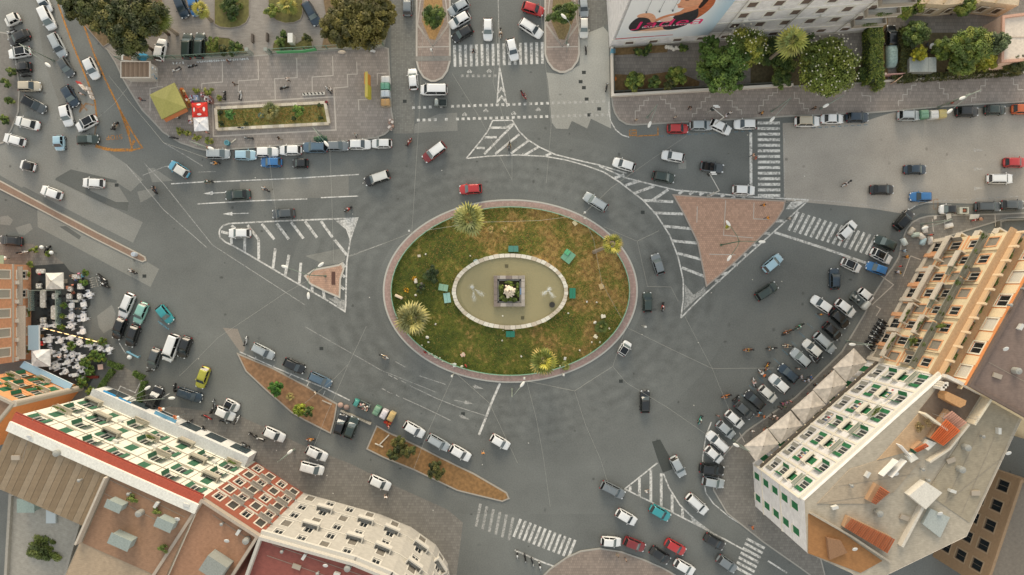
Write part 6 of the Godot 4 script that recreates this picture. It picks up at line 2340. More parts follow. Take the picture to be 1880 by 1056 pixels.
func build_vehicles():
	var protos := {}
	for k in KINDS:
		protos[k]=make_car(k)
	# plan east, south, heading in degrees (0 = east, 90 = north), kind, paint[/roof] | label
	for row in VEHICLES.split("\n",false):
		var w := row.split("|")
		var c := w[0].strip_edges().split(" ",false)
		var kind := c[3]
		var paints := c[4].split("/")
		var car := place(protos[kind],"van" if kind=="van" else ("open_jeep" if kind=="jeep" else "parked_car" if w.size()>2 else "car"),w[1].strip_edges(),"van" if kind=="van" else "car",pl0(c[0].to_float(),c[1].to_float(),0.8),rad(c[2].to_float()),GROUPS[w[2]] if w.size()>2 else "cars driving round the square")
		var paint := car_paint(PAINT[paints[0]])
		tint(car,["body","cabin","roof","mirror"],paint)
		for ch in car.get_children():
			if String(ch.name).begins_with("roof_rail"):
				ch.material_override=mat("303538",0.4,0.5)
		if paints.size()>1:
			tint(car,["roof"],mat("12171a",0.1) if paints[1]=="glass" else car_paint(PAINT[paints[1]]))
			if paints[1] != "glass":
				tint(car,["cabin"],car_paint(PAINT[paints[1]]))
		tint(car,["windscreen"],mat(["59676c","46535a","6b7878","39454a"][rng.randi() % 4],0.08))
		var s := 1.04*(c[5].to_float() if c.size()>5 else 1.0)
		car.scale=V(s,1.0,lerpf(s,1.05,0.4))
	for k in protos:
		protos[k].free()
	special_vehicles()
const GROUPS := {"WK": "cars parked along the west kerb","OL": "cars parked left of the orange line","PK": "cars parked in the park","PL": "cars parked below the plaza","NS": "cars parked on the north street","NP": "cars parked along the north-east pavement","RA": "cars parked by the orange building's ramp","CP": "cars parked at the corner pavement","CA": "cars parked aslant before the canopies","TE": "cars parked by the terrace","CB": "cars parked before the cream building","EI": "cars parked along the earth islands","SS": "cars on the south street","WE": "cars parked at the white building's end","EG": "cars in the east gardens","SP": "scooters on the plaza","BC": "bikes before the cream building"}
const ORD := ["first","second","third","fourth","fifth","sixth","seventh","eighth","ninth","tenth","eleventh","twelfth","thirteenth","fourteenth","fifteenth","sixteenth","seventeenth","eighteenth","nineteenth","twentieth"]
const VEHICLES := """
22 36 205 mini pearl|beige small car with its tail to the road, northernmost on the west kerb|WK
34 69 205 hatch black|black car beside the white scooter on the west kerb|WK
34.5 96 190 hatch white/glass|white car with dark glass roof, below the black one on the west kerb|WK
42 123 185 mini black|small black car with a motorbike at its south side|WK
52.5 158 0 hatch beige|beige car below the motorbike on the west kerb|WK
62 192 332 suv darkgrey/glass|dark grey car with glass roof and rails, tilted on the west kerb|WK
49 226 165 sedan white/pearl|white saloon south of the dark grey glass-roofed car|WK
25.5 257 164 hatch white|white car at the left edge, southernmost of the west kerb row|WK
79 3 296 hatch white|white car cut by the top edge, ahead of the white people carrier|OL
86 33 295 mpv white|white people carrier near the top of the row left of the orange line|OL
105 83 297 wagon silver|grey estate car behind the white people carrier|OL
120 123 303 hatch darkgrey/darkgrey 0.92|dark grey car with pale bonnet above the red and white barriers|OL
167 125 295 hatch white|white car driving between the two orange lines
128 176 300 hatch navy|navy car beside the red and white barriers|OL
121 211 283 hatch white|white car parked south of the navy one|OL
158 226 208 hatch white/glass|white car with black glass roof just above the orange stop bar|OL
160 256 4 hatch green 0.95|dark green-grey car under the black-roofed white one|OL
108 262 272 mini sky|light blue small car heading south beside the dark green one
294 91 80 hatch white|white car standing outside the park fence by the kiosk|PK
343 84 88 wagon green|western of the two dark green cars side by side in the park|PK
366 83 87 wagon green|eastern of the two dark green cars side by side in the park|PK
332 12 292 hatch navy|dark teal car cut by the top edge in the park|PK
355 8 284 hatch blue|bright blue car at the top beside the small yellow palm|PK
571 24 300 wagon navy|dark blue car between the park's oval bed and the corner trees|PK
400 282.5 0 mpv silver 0.95|grey box-shaped car at the west end of the row below the plaza|PL
449.6 284.6 0 hatch sky|pale blue car, second from the west below the plaza|PL
489.3 278.8 0 hatch white|white car above the bright blue double-parked one|PL
533 275.5 180 hatch white|white car above the small black double-parked one|PL
578.7 270.5 180 suv steel|dull blue car in the row below the plaza, beside the fig plant|PL
618.7 267.8 0 hatch grey|dark silver car between the dull blue and a white one below the plaza|PL
659.6 265 0 hatch white|white car, second from the east end below the plaza|PL
700.7 263.3 180 hatch white 0.9|white car at the east end of the row below the plaza|PL
497.5 297.8 180 hatch blue 0.95|bright blue car double-parked below the plaza
550.9 299.7 180 mini black|tiny black car double-parked below the plaza
692 327 198 wagon black/pearl|black car with white roof leaving the island westwards
435.8 357.5 183 sedan green|dark green saloon on the lane arrow of the west road
519.8 392 183 hatch darkgrey|dark grey car above the hatched triangle
439.5 428 180 hatch white|white car standing on the tip of the hatched triangle
328 311 148 hatch cyan/pearl|light blue car with white roof by the kerb plants
50 304.5 165 mini white/black|white small car with black roof north of the long median
171 336 177 hatch white|white car on the dark asphalt patch north of the median
93.6 354 160 hatch white|white car close to the north side of the long median
19.4 442 175 hatch black|black car cut by the left edge south of the median
748 8 90 hatch grey|dark grey car at the top in the western cobbled lane|NS
758 145 95 hatch white 0.95|white car standing in the western cobbled lane
842 13 210 hatch silver|silver car, northernmost of the slanting row west of the north street|NS
844 36.6 210 hatch white|white car in the slanting row, above the black one|NS
849 61.5 210 hatch black|black car, southernmost of the slanting row|NS
895.7 53 270 hatch white|white car driving down the north street above the zebra crossing
940.7 90 283 hatch white|white car on the zebra crossing of the north street
978.7 16 343 hatch red|red car parked at the top on the east side of the north street|NS
974.7 51.7 327 wagon white|white estate car parked aslant below the red one|NS
1071.5 12 275 hatch silver 0.9|silver car at the top beside the eastern median|NS
1072 50 270 hatch pearl 0.9|pale silver car with a motorbike behind it, beside the eastern median|NS
797 279 217 wagon darkred/white|dark red car with white roof entering from the north street
864 347 183 hatch red|red car at the north edge of the oval island
1093.6 370.5 148 wagon silver|silver estate car rounding the oval island's north-east side
1145.8 302 163 hatch white|white car at the west end of the three abreast on the east road
1236 287 170 hatch white|white car in the northern lane of the east road
1218.7 325 350 hatch green|dark green car beside the hatched border on the east road
1307.6 307 352 jeep darkgrey|open dark jeep with visible seats under the traffic light arm
1366 348.8 357 hatch white|white car waiting at the zebra crossing's stop line
1244.7 236 0 hatch red 0.95|red car in the bay at the west end of the north-east pavement|NP
1287 230 0 hatch silver|silver car beside the traffic light post of the north-east pavement|NP
1323 233 335 hatch white|white car parked aslant behind the silver one|NP
1369 228 180 hatch white|white car just west of the zebra crossing|NP
1482.5 222.7 0 suv white/beige|white and brown car just east of the zebra crossing|NP
1528.5 218 0 sedan white 0.9|white saloon between the brown-white and the navy car|NP
1575 215 0 hatch navy|navy car at the east end of its group by the pavement|NP
1669 212 0 suv silver 0.92|silver car with dark roof glass next to the green bottle bank|NP
1776 205 0 suv black 0.9|black and silver car east of the bottle banks|NP
1828 201.5 0 hatch green 0.95|dark green car with red tail lamps on the north-east pavement's edge|NP
1879 200 0 hatch orange|orange-red car cut by the right edge|NP
1637 66 90 hatch black|black car behind the covered one by the tall hedge|EG
1681 311 0 sedan navy 0.9|navy saloon, northern one of the wide east road
1620 348 0 sedan black 0.95|black saloon on the east road near the brick-island corner
1691.5 361 180 hatch blue 0.95|bright blue car on the east road near the kerb
1837 328 0 wagon white|white estate car near the right edge on the east road
1864 298 0 hatch red|red car cut by the right edge on the east road
1740.5 384.5 180 mini white/black|white small car with black roof in the bay by the market boards|RA
1814.8 379.5 0 wagon darkgrey|dark grey estate car by the ramp|RA
1860 376 0 hatch darkgrey|dark car with red tail lamps behind the grey estate car|RA
1659.7 404 48 suv black/glass 0.95|black car with glass roof at the pavement corner
1556 423 45 hatch white|white car on the slanting zebra crossing
1626.5 446 155 hatch green|dark car at the end of the slanting zebra crossing|CP
1618.6 470 333 hatch white/glass|white car with black roof below the dark one at the zebra's end|CP
1610.6 493 160 hatch blue 0.95|bright blue car beside the people in orange|CP
1563.4 487 335 hatch white/glass 0.92|white car with black roof west of the bright blue one
1533 512 90 hatch navy 0.95|navy car heading north towards the slanting crossing
1419 483.5 40 hatch sky|pale blue car south of the brick island's east edge
1408 535 33 wagon green 0.95|dark green estate car in the middle of the east side
1208 485 107 hatch grey 0.95|grey car passing the east side of the oval island
1189 555 90 hatch green 0.9|dark green car at the island's east side, beside the red rider
1147 640 58 mini white/glass|white small car with dark open roof south-east of the oval island
1184.5 738 90 hatch black|black car heading north in the wide south-east lanes
1509 559 145 hatch white|white car sticking out at the top of the slanting row by the canopies|CA
1552.7 565.8 322 hatch white|white car behind the black pair at the top of the slanting row|CA
1541.9 585.5 318 hatch black|larger one of the black pair in the slanting row|CA
1528.6 608 318 hatch black 0.92|smaller one of the black pair in the slanting row|CA
1514.8 629.5 318 wagon silver|long silver car below the black pair|CA
1492 640 138 hatch pearl 0.95|pale silver car next to the long silver one|CA
1470.5 657.4 138 hatch silver|silver-blue car above the dark teal one in the slanting row|CA
1448 686 138 hatch navy|dark teal car with pale bonnet in the slanting row|CA
1430.9 705 138 hatch white|white car below the dark teal one in the slanting row|CA
1410 723.5 318 hatch pearl 0.92|small pearl car with white roof in the slanting row|CA
1386 735 138 hatch black|black car with blue-grey windscreen in the slanting row|CA
1366.6 753.5 318 hatch darkgrey 0.95|dark grey car below the black one in the slanting row|CA
1349 770 318 hatch white 0.95|white car between the dark grey one and the silver one|CA
1332.8 789 318 hatch silver 0.95|silver car third from the south end of the slanting row|CA
1318 811.6 138 wagon white|long white car second from the south end of the slanting row|CA
1311 835 318 hatch white 0.92|white car at the south end of the slanting row|CA
231.5 561 247 wagon white|white estate car, north-western of the four by the white tables|TE
257.6 575 247 hatch mint|mint green car of the four by the white tables|TE
218 603.5 250 hatch black|western black car of the four by the white tables|TE
242.5 617 250 hatch black|eastern black car of the four by the white tables|TE
302 577 308 hatch teal 0.92|teal car alone beside the blue line in the car park
314.5 639 250 van white|white minibus in the terrace car park|TE
338 637.6 250 hatch black|black car close beside the white minibus|TE
282 659 250 hatch darkgrey|dark grey car west of the white minibus|TE
371.5 693.6 250 hatch lime|yellow-green car in the terrace car park|TE
347 725.5 342 wagon navy|dark blue estate car below the yellow-green one|TE
283.6 731.5 68 suv black|black car by the box hedge of the paved court|TE
424.5 744.5 332 mini white/glass|white small car with black roof among the motorbikes|CB
412.4 759.4 335 hatch white 0.92|white car touching the small black-roofed one|CB
502.7 798 335 hatch white|white car alone before the cream building|CB
580.8 833 335 hatch white|white car south of the orange-clad rider
482 645 333 wagon silver 0.92|silver car at the western tip of the earth island|EI
539.7 672 335 hatch black|black car in the row above the western earth island|EI
587.4 697.8 335 wagon steel 0.92|steel-blue car in the row above the western earth island|EI
624.6 780 72 hatch black 0.92|western one of the dark pair between the earth islands|EI
644.7 785.8 70 hatch green|eastern one of the dark pair between the earth islands|EI
760 789 330 hatch white|white car nearest to the bottle banks south of the island|EI
804.4 813 330 wagon silver 0.92|grey estate car between two white ones above the eastern earth island|EI
844.7 832 330 hatch white|white car at the south end of the row above the eastern earth island|EI
918 811.8 330 hatch white 0.92|white car heading south-east below the dashed stop line
572 860 345 mpv white|white people carrier on the pavement of the cream building's east end|SS
697 887 335 hatch white|white car in the lane before the grey building
1125 900 333 wagon grey|grey car west of the southern hatched triangle|SS
1245 857 298 hatch silver|pale car beside the fresh dark asphalt patch|SS
1307 862 352 suv black|black car at the corner of the white building|WE
1310 886 350 hatch silver|silver car just south of the black one at the white building's end|WE
1280 926 318 wagon white|long white car in the south-east lane
1150 950 330 hatch white|white car south of the grey one before the southern crossing|SS
1212 942 330 hatch teal|dark teal car at the southern hatched triangle's edge|SS
1122 995 355 hatch white/white 0.9|white-roofed black car at the southern plaza|SS
1165 1000 338 hatch darkred|dark red car behind the white-roofed one|SS
1240 1005 330 hatch red|bright red car in the southern lanes|SS
1212 1020 325 hatch black|black car at the edge of the southern plaza|SS
1257 1042 330 hatch white|white car at the bottom edge by the southern plaza|SS
1312 995 330 hatch black|black car near the south-east crossing|SS
1335 1036 325 hatch grey|grey car below the black one near the south-east crossing|SS
"""
func special_vehicles():
	# white delivery van in the north street
	var v := make_car("van")
	place(v,"van","white delivery van parked across the tip of the western median","van",pl0(796,163.6,1.2),PI)
	v.free()
	# small open utility cart
	var t := thing("utility_cart","small grey open three-wheeled cart beside the white delivery van","cart",pl0(809,188,0.9))
	obj("tray",bx(V(0.35,0.55,0),V(1.4,0.12,1.3)).box(V(0.35,0.75,0.63),V(1.4,0.4,0.05)).box(V(0.35,0.75,-0.63),V(1.4,0.4,0.05)).box(V(1.03,0.75,0),V(0.05,0.4,1.2)),mat("777d7b",0.6),t)
	obj("tray_lining",bx(V(0.35,0.62,0),V(1.3,0.03,1.18)),"39413f",t)
	obj("cab",sm().loft([rrect(-1.2,-0.4,0.6,0.2,0.35),rrect(-1.2,-0.4,0.62,0.2,1.0),rrect(-1.02,-0.42,0.52,0.18,1.5),rrect(-0.95,-0.48,0.45,0.15,1.56)]),car_paint("9aa29f"),t)
	obj("windscreen",shape().patch([V(-1.215,1.02,-0.5),V(-1.215,1.02,0.5),V(-1.06,1.46,0.44),V(-1.06,1.46,-0.44)]),glass_dark(),t)
	for q in [[-0.85,0.0],[0.5,0.6],[0.5,-0.6]]:
		obj("wheel",sm().tube(PV([V(q[0],0.24,q[1]-0.07),V(q[0],0.24,q[1]+0.07)]),0.24,0.24,12),"1b1c1d",t)
	# three-wheeled pickup loaded with junk
	t=thing("three_wheeler","small teal three-wheeled pickup loaded with scrap beside the bottle banks","pickup",pl0(664,744,0.9),rad(155))
	obj("cab",sm().loft([rrect(0.6,1.6,0.66,0.22,0.35),rrect(0.6,1.62,0.68,0.22,1.0),rrect(0.62,1.35,0.56,0.2,1.5),rrect(0.7,1.25,0.48,0.16,1.56)]),car_paint("3f8d84"),t)
	obj("windscreen",shape().patch([V(1.64,1.02,0.52),V(1.64,1.02,-0.52),V(1.4,1.46,-0.46),V(1.4,1.46,0.46)]),glass_dark(),t)
	obj("tray",bx(V(-0.55,0.6,0),V(2.1,0.12,1.44)).box(V(-0.55,0.85,0.7),V(2.1,0.45,0.05)).box(V(-0.55,0.85,-0.7),V(2.1,0.45,0.05)).box(V(-1.58,0.85,0),V(0.05,0.45,1.36)),mat("5c6663",0.6),t)
	for q in [[1.15,0.0],[-0.8,0.66],[-0.8,-0.66]]:
		obj("wheel",sm().tube(PV([V(q[0],0.25,q[1]-0.08),V(q[0],0.25,q[1]+0.08)]),0.25,0.25,12),"1b1c1d",t)
	var r := RandomNumberGenerator.new()
	r.seed=61
	var hexes := ["c9c2b4","8d6a52","b08a86","6d7474","d9d6cc","7a5a44","94a09c","c7a088"]
	for k in 22:
		var lp := V(r.randf_range(-1.45,0.4),r.randf_range(0.75,1.15),r.randf_range(-0.6,0.6))
		obj("scrap",bx(lp,V(r.randf_range(0.12,0.5),r.randf_range(0.08,0.3),r.randf_range(0.1,0.4)),Basis.from_euler(V(r.randf(),r.randf()*3,r.randf()*0.6))),mat(hexes[k % 8]),t)
	# open tradesman's truck and small white van at the corner
	t=thing("flatbed_truck","small grey flatbed truck loaded with boxes at the top of the slanting row","truck",pl0(1578.6,551.7,1.0),rad(320))
	obj("cab",sm().loft([rrect(0.9,2.0,0.8,0.22,0.4),rrect(0.9,2.02,0.82,0.22,1.1),rrect(0.92,1.7,0.7,0.2,1.75),rrect(1.0,1.6,0.6,0.16,1.8)]),car_paint("b9bcb8"),t)
	obj("windscreen",shape().patch([V(2.04,1.12,0.62),V(2.04,1.12,-0.62),V(1.76,1.68,-0.56),V(1.76,1.68,0.56)]),glass_dark(),t)
	obj("tray",bx(V(-0.5,0.72,0),V(2.6,0.12,1.6)).box(V(-0.5,0.98,0.78),V(2.6,0.42,0.05)).box(V(-0.5,0.98,-0.78),V(2.6,0.42,0.05)),mat("5f6664",0.6),t)
	for k in 8:
		obj("load",bx(V(r.randf_range(-1.5,0.5),0.95,r.randf_range(-0.55,0.55)),V(r.randf_range(0.3,0.6),0.35,r.randf_range(0.25,0.5)),Basis(Vector3.UP,r.randf())),mat(["2e3433","c9cbc8","4f5654","8d8f8b"][k % 4]),t)
	for q in [[1.35,0.7],[1.35,-0.7],[-1.0,0.7],[-1.0,-0.7]]:
		obj("wheel",sm().tube(PV([V(q[0],0.3,q[1]-0.09),V(q[0],0.3,q[1]+0.09)]),0.3,0.3,12),"1b1c1d",t)
	var m := make_car("mpv")
	var mv := place(m,"parked_car","white boxy car behind the flatbed truck at the top of the slanting row","car",pl0(1590,543,0.9),rad(320),"cars parked aslant before the canopies")
	mv.scale=V(0.75,1,0.9)
	m.free()
	# car under a fitted cover
	t=thing("covered_car","car under a fitted grey-green cover beside the tall hedge","car",pl0(1638.5,101,0.9),PI/2)
	obj("cover",sm().loft([rrect(-2.25,2.25,0.9,0.5,0.12,5),rrect(-2.25,2.25,0.92,0.5,0.6,5),rrect(-2.1,2.05,0.84,0.5,0.95,5),rrect(-1.5,1.1,0.7,0.45,1.36,5),rrect(-1.1,0.7,0.5,0.4,1.46,5)]),tex("8ea39e","mottle",3.0),t)
	for sgn in [-1.0,1.0]:
		obj("strap",bx(V(0.4*sgn,1.472,0),V(0.05,0.012,1.0)),"6d7f7b",t)
	# market barrow between the parked cars
	t=thing("market_barrow","grey box barrow with a brown load by the orange building's ramp","cart",pl0(1770.5,386.6,0.8))
	obj("box",shape().ring(PW([W(-0.95,-0.6),W(0.75,-0.6),W(0.75,0.6),W(-0.95,0.6)]),PW([W(-0.4,-0.42),W(0.5,-0.42),W(0.5,0.42),W(-0.4,0.42)]),0.3,0.95),tex("b3b6ab",G,1.0),t)
	obj("load",shape().ball(V(0.05,0.7,0),V(0.4,0.2,0.34)),"8a5540",t)
	for q in [[-0.5,0.6],[-0.5,-0.6],[0.45,0.6],[0.45,-0.6]]:
		obj("wheel",sm().tube(PV([V(q[0],0.2,q[1]-0.05),V(q[0],0.2,q[1]+0.05)]),0.2,0.2,10),"1b1c1d",t)
	# stalls by the wooden kiosk
	t=thing("market_trailer","white-roofed trailer behind the wooden kiosk","trailer",pl0(236,103,1.5),rad(-4))
	obj("box",bx(V(0,1.1,0),V(1.9,1.5,1.8)),"c9c9c3",t)
	obj("roof",bx(V(0,1.9,0.05),V(2.0,0.1,1.9)),tex("d9d9d4",S,2.0),t)
	obj("rusty_lid",bx(V(0.1,1.97,0.5),V(1.5,0.04,0.8)),tex("8a7460",S,1.0),t)
	for sgn in [-1.0,1.0]:
		obj("wheel",sm().tube(PV([V(0,0.3,0.85*sgn-0.08),V(0,0.3,0.85*sgn+0.08)]),0.3,0.3,12),"1b1c1d",t)
	t=thing("tarpaulin","bright blue tarpaulin heaped behind the wooden kiosk","tarpaulin",pl0(259,103,0.8))
	obj("cloth",sm().ball(V(0,0.25,0),V(1.1,0.75,0.75),Basis(),9,5),tex("3f93bd","mottle",1.5),t)
	obj("rope",shape().bar(V(-1.0,0.5,0.2),V(1.0,0.5,0.2),0.025),"c9c4b4",t)
# scooters and motorbikes
func make_bike(kind: String,hex: String) -> Node3D:
	var b := Node3D.new()
	b.name=kind
	var paint := car_paint(hex)
	var black := mat("1a1b1c",0.7)
	for x in [0.62,-0.6]:
		obj("wheel",sm().tube(PV([V(x,0.27,-0.06),V(x,0.27,0.06)]),0.27,0.27,12),black,b)
	if kind=="scooter":
		obj("body",sm().loft([ring_x(-0.82,0.62,0.07,0.1),ring_x(-0.6,0.6,0.19,0.2),ring_x(-0.25,0.52,0.2,0.22),ring_x(0.0,0.36,0.15,0.12),ring_x(0.3,0.32,0.15,0.06)]),paint,b)
		obj("front_shield",sm().loft([ring_x(0.34,0.55,0.2,0.34),ring_x(0.46,0.6,0.16,0.34),ring_x(0.56,0.6,0.06,0.2)]),paint,b)
		obj("mudguard",sm().ball(V(0.66,0.46,0),V(0.24,0.12,0.09)),paint,b)
	else:
		obj("tank",sm().ball(V(0.12,0.78,0),V(0.3,0.17,0.16)),paint,b)
		obj("engine",bx(V(0.05,0.42,0),V(0.5,0.36,0.28)),mat("3b3f41",0.5,0.5),b)
		obj("tail",sm().ball(V(-0.62,0.74,0),V(0.24,0.09,0.11)),paint,b)
	obj("seat",sm().ball(V(-0.3,0.8,0),V(0.42,0.09,0.15)),mat("231f1d",0.7),b)
	obj("handlebar",shape().bar(V(0.36,1.0,-0.33),V(0.4,1.02,0),0.022,5).bar(V(0.4,1.02,0),V(0.36,1.0,0.33),0.022,5).bar(V(0.4,1.0,0),V(0.62,0.3,0),0.035,6),mat("2a2c2d",0.5,0.4),b)
	obj("headlamp",sm().ball(V(0.5,0.92,0),V(0.08,0.09,0.1)),mat("d7dcdd",0.15),b)
	for sgn in [-1.0,1.0]:
		obj("mirror",sm().ball(V(0.42,1.14,0.27*sgn),V(0.03,0.05,0.08)),mat("3a3d3e",0.3),b)
	if kind=="scooter":
		obj("top_box",sm().loft([rrect(-0.98,-0.68,0.17,0.06,0.82),rrect(-0.98,-0.68,0.18,0.06,1.02),rrect(-0.95,-0.71,0.15,0.06,1.08)]),mat("2b2d2e",0.5),b)
	return b
func ring_x(x: float,y: float,hw: float,hh: float,n := 10) -> PackedVector3Array:
	var r := PackedVector3Array()
	for i in n:
		var a := TAU*i/n
		r.append(V(x,y+sin(a)*hh,-cos(a)*hw))
	return r
func build_bikes():
	var protos := {}
	for row in BIKES.split("\n",false):
		var w := row.split("|")
		var c := w[0].strip_edges().split(" ",false)
		var key := c[3]+c[4]
		if not protos.has(key):
			protos[key]=make_bike(c[3],{"white": "dcdedd","black": "1c1e1f","red": "9f2a2a","grey": "7d8385","blue": "31587a","green": "3f5f4c","cream": "d3c9b4","orange": "b5682f","teal": "3c8f86"}[c[4]])
		place(protos[key],c[3],w[1].strip_edges(),c[3] if c[3]=="scooter" else "motorbike",pl0(c[0].to_float(),c[1].to_float(),0.8),rad(c[2].to_float()),GROUPS[w[2]] if w.size()>2 else "scooters and motorbikes about the square")
	# clusters of parked bikes, too tightly packed to tell one from its neighbour
	var r := RandomNumberGenerator.new()
	r.seed=71
	for cl in ["1624 590 -2.5 5.8 12 150|scooter, %s from the north in the packed row along the orange building|scooters along the orange building|black grey black white","183 508 2 6 5 150|motorbike, %s from the north beside the occupied terrace tables|motorbikes by the terrace|black white grey white","950 1020 14 9 4 285|scooter, %s from the north in the row by the southern crossing|scooters by the southern crossing|white black grey white"]:
		var w: PackedStringArray=cl.split("|")
		var q := nums(w[0])
		var cols: PackedStringArray=w[3].split(" ")
		for i in int(q[4]):
			var key := ("scooter" if i % 3 else "motorbike")+cols[i % 4]
			if not protos.has(key):
				protos[key]=make_bike("scooter" if i % 3 else "motorbike",{"white": "dcdedd","black": "1c1e1f","grey": "7d8385"}[cols[i % 4]])
			place(protos[key],"parked_scooter" if i % 3 else "parked_motorbike",w[1] % ORD[i],"scooter" if i % 3 else "motorbike",pl0(q[0]+q[2]*i+r.randf_range(-1,1),q[1]+q[3]*i*0.75+r.randf_range(-1,1),0.8),rad(q[5]+r.randf_range(-12,12)),w[2])
	for k in protos:
		protos[k].free()
const BIKES := """
18 57 200 scooter white|white scooter pair's front one above the black car on the west kerb
44 138 185 motorbike black|black motorbike just below the small black car on the west kerb
209 230 62 scooter black|black scooter inside the orange lines above the word on the road
322 127 200 scooter white|white scooter leaning west below the park fence
351 120 195 motorbike grey|grey motorbike below the park fence
411 174 90 scooter black|black scooter beside the bush west of the plaza planter|SP
440 174 88 scooter white|white scooter standing upright on the plaza beside a white line|SP
520 160 15 motorbike grey|grey motorbike parked in the middle of the plaza|SP
602 164 130 scooter white|white scooter at the end of the planter's bench row|SP
443 234 0 motorbike grey|motorbike leaning on the planter's south wall|SP
455 253 175 scooter grey|grey scooter on the plaza's south edge|SP
380.6 333 180 scooter green|scooter with a dark rider on the upper lane line
486 347 150 scooter white|white scooter ridden westwards between the lane lines
638 384 210 scooter black|scooter with red-clad rider north of the hatched triangle
281.6 348 115 motorbike black|black motorbike ridden past the pale square patch
241 498 150 scooter white|white scooter ridden below the median's rounded end
393.3 299 180 scooter white|scooter of the orange-clad rider below the grey box-shaped car
919 60.5 270 scooter cream|cream scooter ridden down the north street
961.4 173.7 305 scooter red|red scooter ridden towards the cycle crossing
750.6 260 60 scooter red|red scooter ridden out of the western cobbled lane
1076 90 95 motorbike black|black motorbike beside the eastern median's tip
1114 159 80 motorbike black|black motorbike at the corner of the garden wall
935 266.5 265 motorbike grey|bicycle-thin grey motorbike on the hatched triangle of the north street
1555 337 215 scooter white|white scooter ridden on the wide east road
1217.5 564 268 scooter black|scooter of the red-clad rider beside the dark green car
705 655 333 scooter white|white scooter ridden south-west of the oval island
569 807.8 180 scooter orange|orange scooter ridden along the cream building's lane
1374.5 642.8 185 scooter orange|yellow-brown scooter ridden alone west of the slanting cars
1417 640 190 scooter black|black scooter behind the yellow-brown one
1446.4 635.4 175 scooter cream|cream scooter close to the long silver car
1448 609 200 scooter orange|scooter loaded with bags near the black pair
1468.5 600 220 scooter green|green scooter nearest the two black cars
1399.5 685.3 130 scooter white|white scooter with orange box between rider and dark teal car
1410 673.6 250 scooter orange|yellow scooter beside the white one with the orange box
1385.7 702.4 100 scooter white|white scooter beside the small pearl car
1334 728 200 scooter orange|orange scooter near the dark grey car
1352.5 732 40 scooter black|black scooter next to the orange one near the dark grey car
1286.4 772 250 scooter teal|teal scooter ridden at the south end of the slanting row
391.5 742 100 scooter grey|grey scooter upright west of the small black-roofed car|BC
388 754 60 motorbike black|black motorbike west of the touching white cars|BC
379 767 330 scooter red|red scooter west of the touching white cars|BC
343 776 30 motorbike black|black motorbike by the wide steel-blue awning|BC
374 790 130 scooter black|black scooter before the cream building's shop roof|BC
462 799 155 scooter black|black scooter west of the lone white car|BC
476 807 165 scooter white|white scooter west of the lone white car|BC
449 818 150 motorbike grey|grey motorbike by the lamp arm of the cream building|BC
412 775 340 scooter grey|grey scooter under the touching white cars|BC
434 771 60 scooter white|white scooter east of the touching white cars|BC
319 713 90 motorbike black|black motorbike between the two dark cars of the terrace car park|BC
450 626 80 scooter white|white scooter at the tip of the western earth island
275 680 20 motorbike black|motorbike by the corner of the court's box hedge
316 252 170 motorbike black|black motorbike at the kerb by the row of pot plants
40 463 10 scooter white|white scooter on the pavement north of the pink building
84 458 60 motorbike black|motorbike by the round white lamps north of the terrace
1795 403 195 scooter red|red scooter behind the white board by the ramp
1493.5 659 130 scooter white|white scooter behind the pale silver car
1506 660 40 scooter grey|grey scooter behind the pale silver car
1445 612 30 motorbike black|motorbike beside the scooter loaded with bags
"""
# restaurants
func chair_mesh() -> Mesh:
	return cached("chair",func() -> Mesh:
		var s := shape()
		s.box(V(0,0.45,0),V(0.44,0.06,0.44))
		s.box(V(-0.21,0.72,0),V(0.05,0.5,0.42))
		for x in [-0.18,0.18]:
			for z in [-0.18,0.18]:
				s.box(V(x,0.21,z),V(0.04,0.42,0.04))
		for z in [-0.2,0.2]:
			s.box(V(0.0,0.64,z),V(0.4,0.04,0.04))
		return s.done())
func table(called: String,label: String,group: String,at: Vector3,w: float,d: float,turn: float,cloth: Variant,r: RandomNumberGenerator):
	var t := thing(called,label,"table",at,turn,group)
	var poly := rrect(-w/2,w/2,d/2,minf(w,d)*(0.3 if r.randf()<0.5 else 0.08),0.75)
	var low := PackedVector3Array()
	var n := poly.size()
	for i in n:
		var k := 1.05+0.05*sin(i*2.1)
		low.append(V(poly[i].x*k,0.4,poly[i].z*k))
	obj("tablecloth",shape().loft([low,poly],false,true),cloth,t)
	obj("leg",shape().cyl(Vector3.ZERO,0.25,0.05,0.7,8),mat("33363a",0.6),t)
	var s := shape()
	for k in 4:
		s.cyl(V(cos(k*1.57+0.4)*w*0.3,0.752,sin(k*1.57+0.4)*d*0.3),0.11,0.12,0.012,8)
	obj("plates",s,mat("f0f0ee",0.3),t)
	if r.randf()<0.5:
		obj("menu",bx(V(0.05,0.765,0.0),V(0.3,0.02,0.12)),"6a7488",t)
func seat_ring(at: Vector3,w: float,d: float,turn: float,cm: Variant,label: String,group: String,r: RandomNumberGenerator,skip := 0.08):
	var b := Basis(Vector3.UP,turn)
	var spots := []
	var nx := maxi(1,int(round(w/0.8)))
	var nz := maxi(1,int(round(d/0.8)))
	for i in nx:
		var x := w*((i+0.5)/nx-0.5)
		spots.append([V(x,0,d/2+0.2),PI/2])
		spots.append([V(x,0,-d/2-0.2),-PI/2])
	for i in nz:
		var z := d*((i+0.5)/nz-0.5)
		spots.append([V(w/2+0.2,0,z),PI])
		spots.append([V(-w/2-0.2,0,z),0.0])
	for q in spots:
		if r.randf()<skip:
			continue
		single("chair",chair_mesh(),cm,label,"chair",group,at+b*(q[0]+V(r.randfn()*0.06,0,r.randfn()*0.06)),turn+q[1]+r.randfn()*0.15)
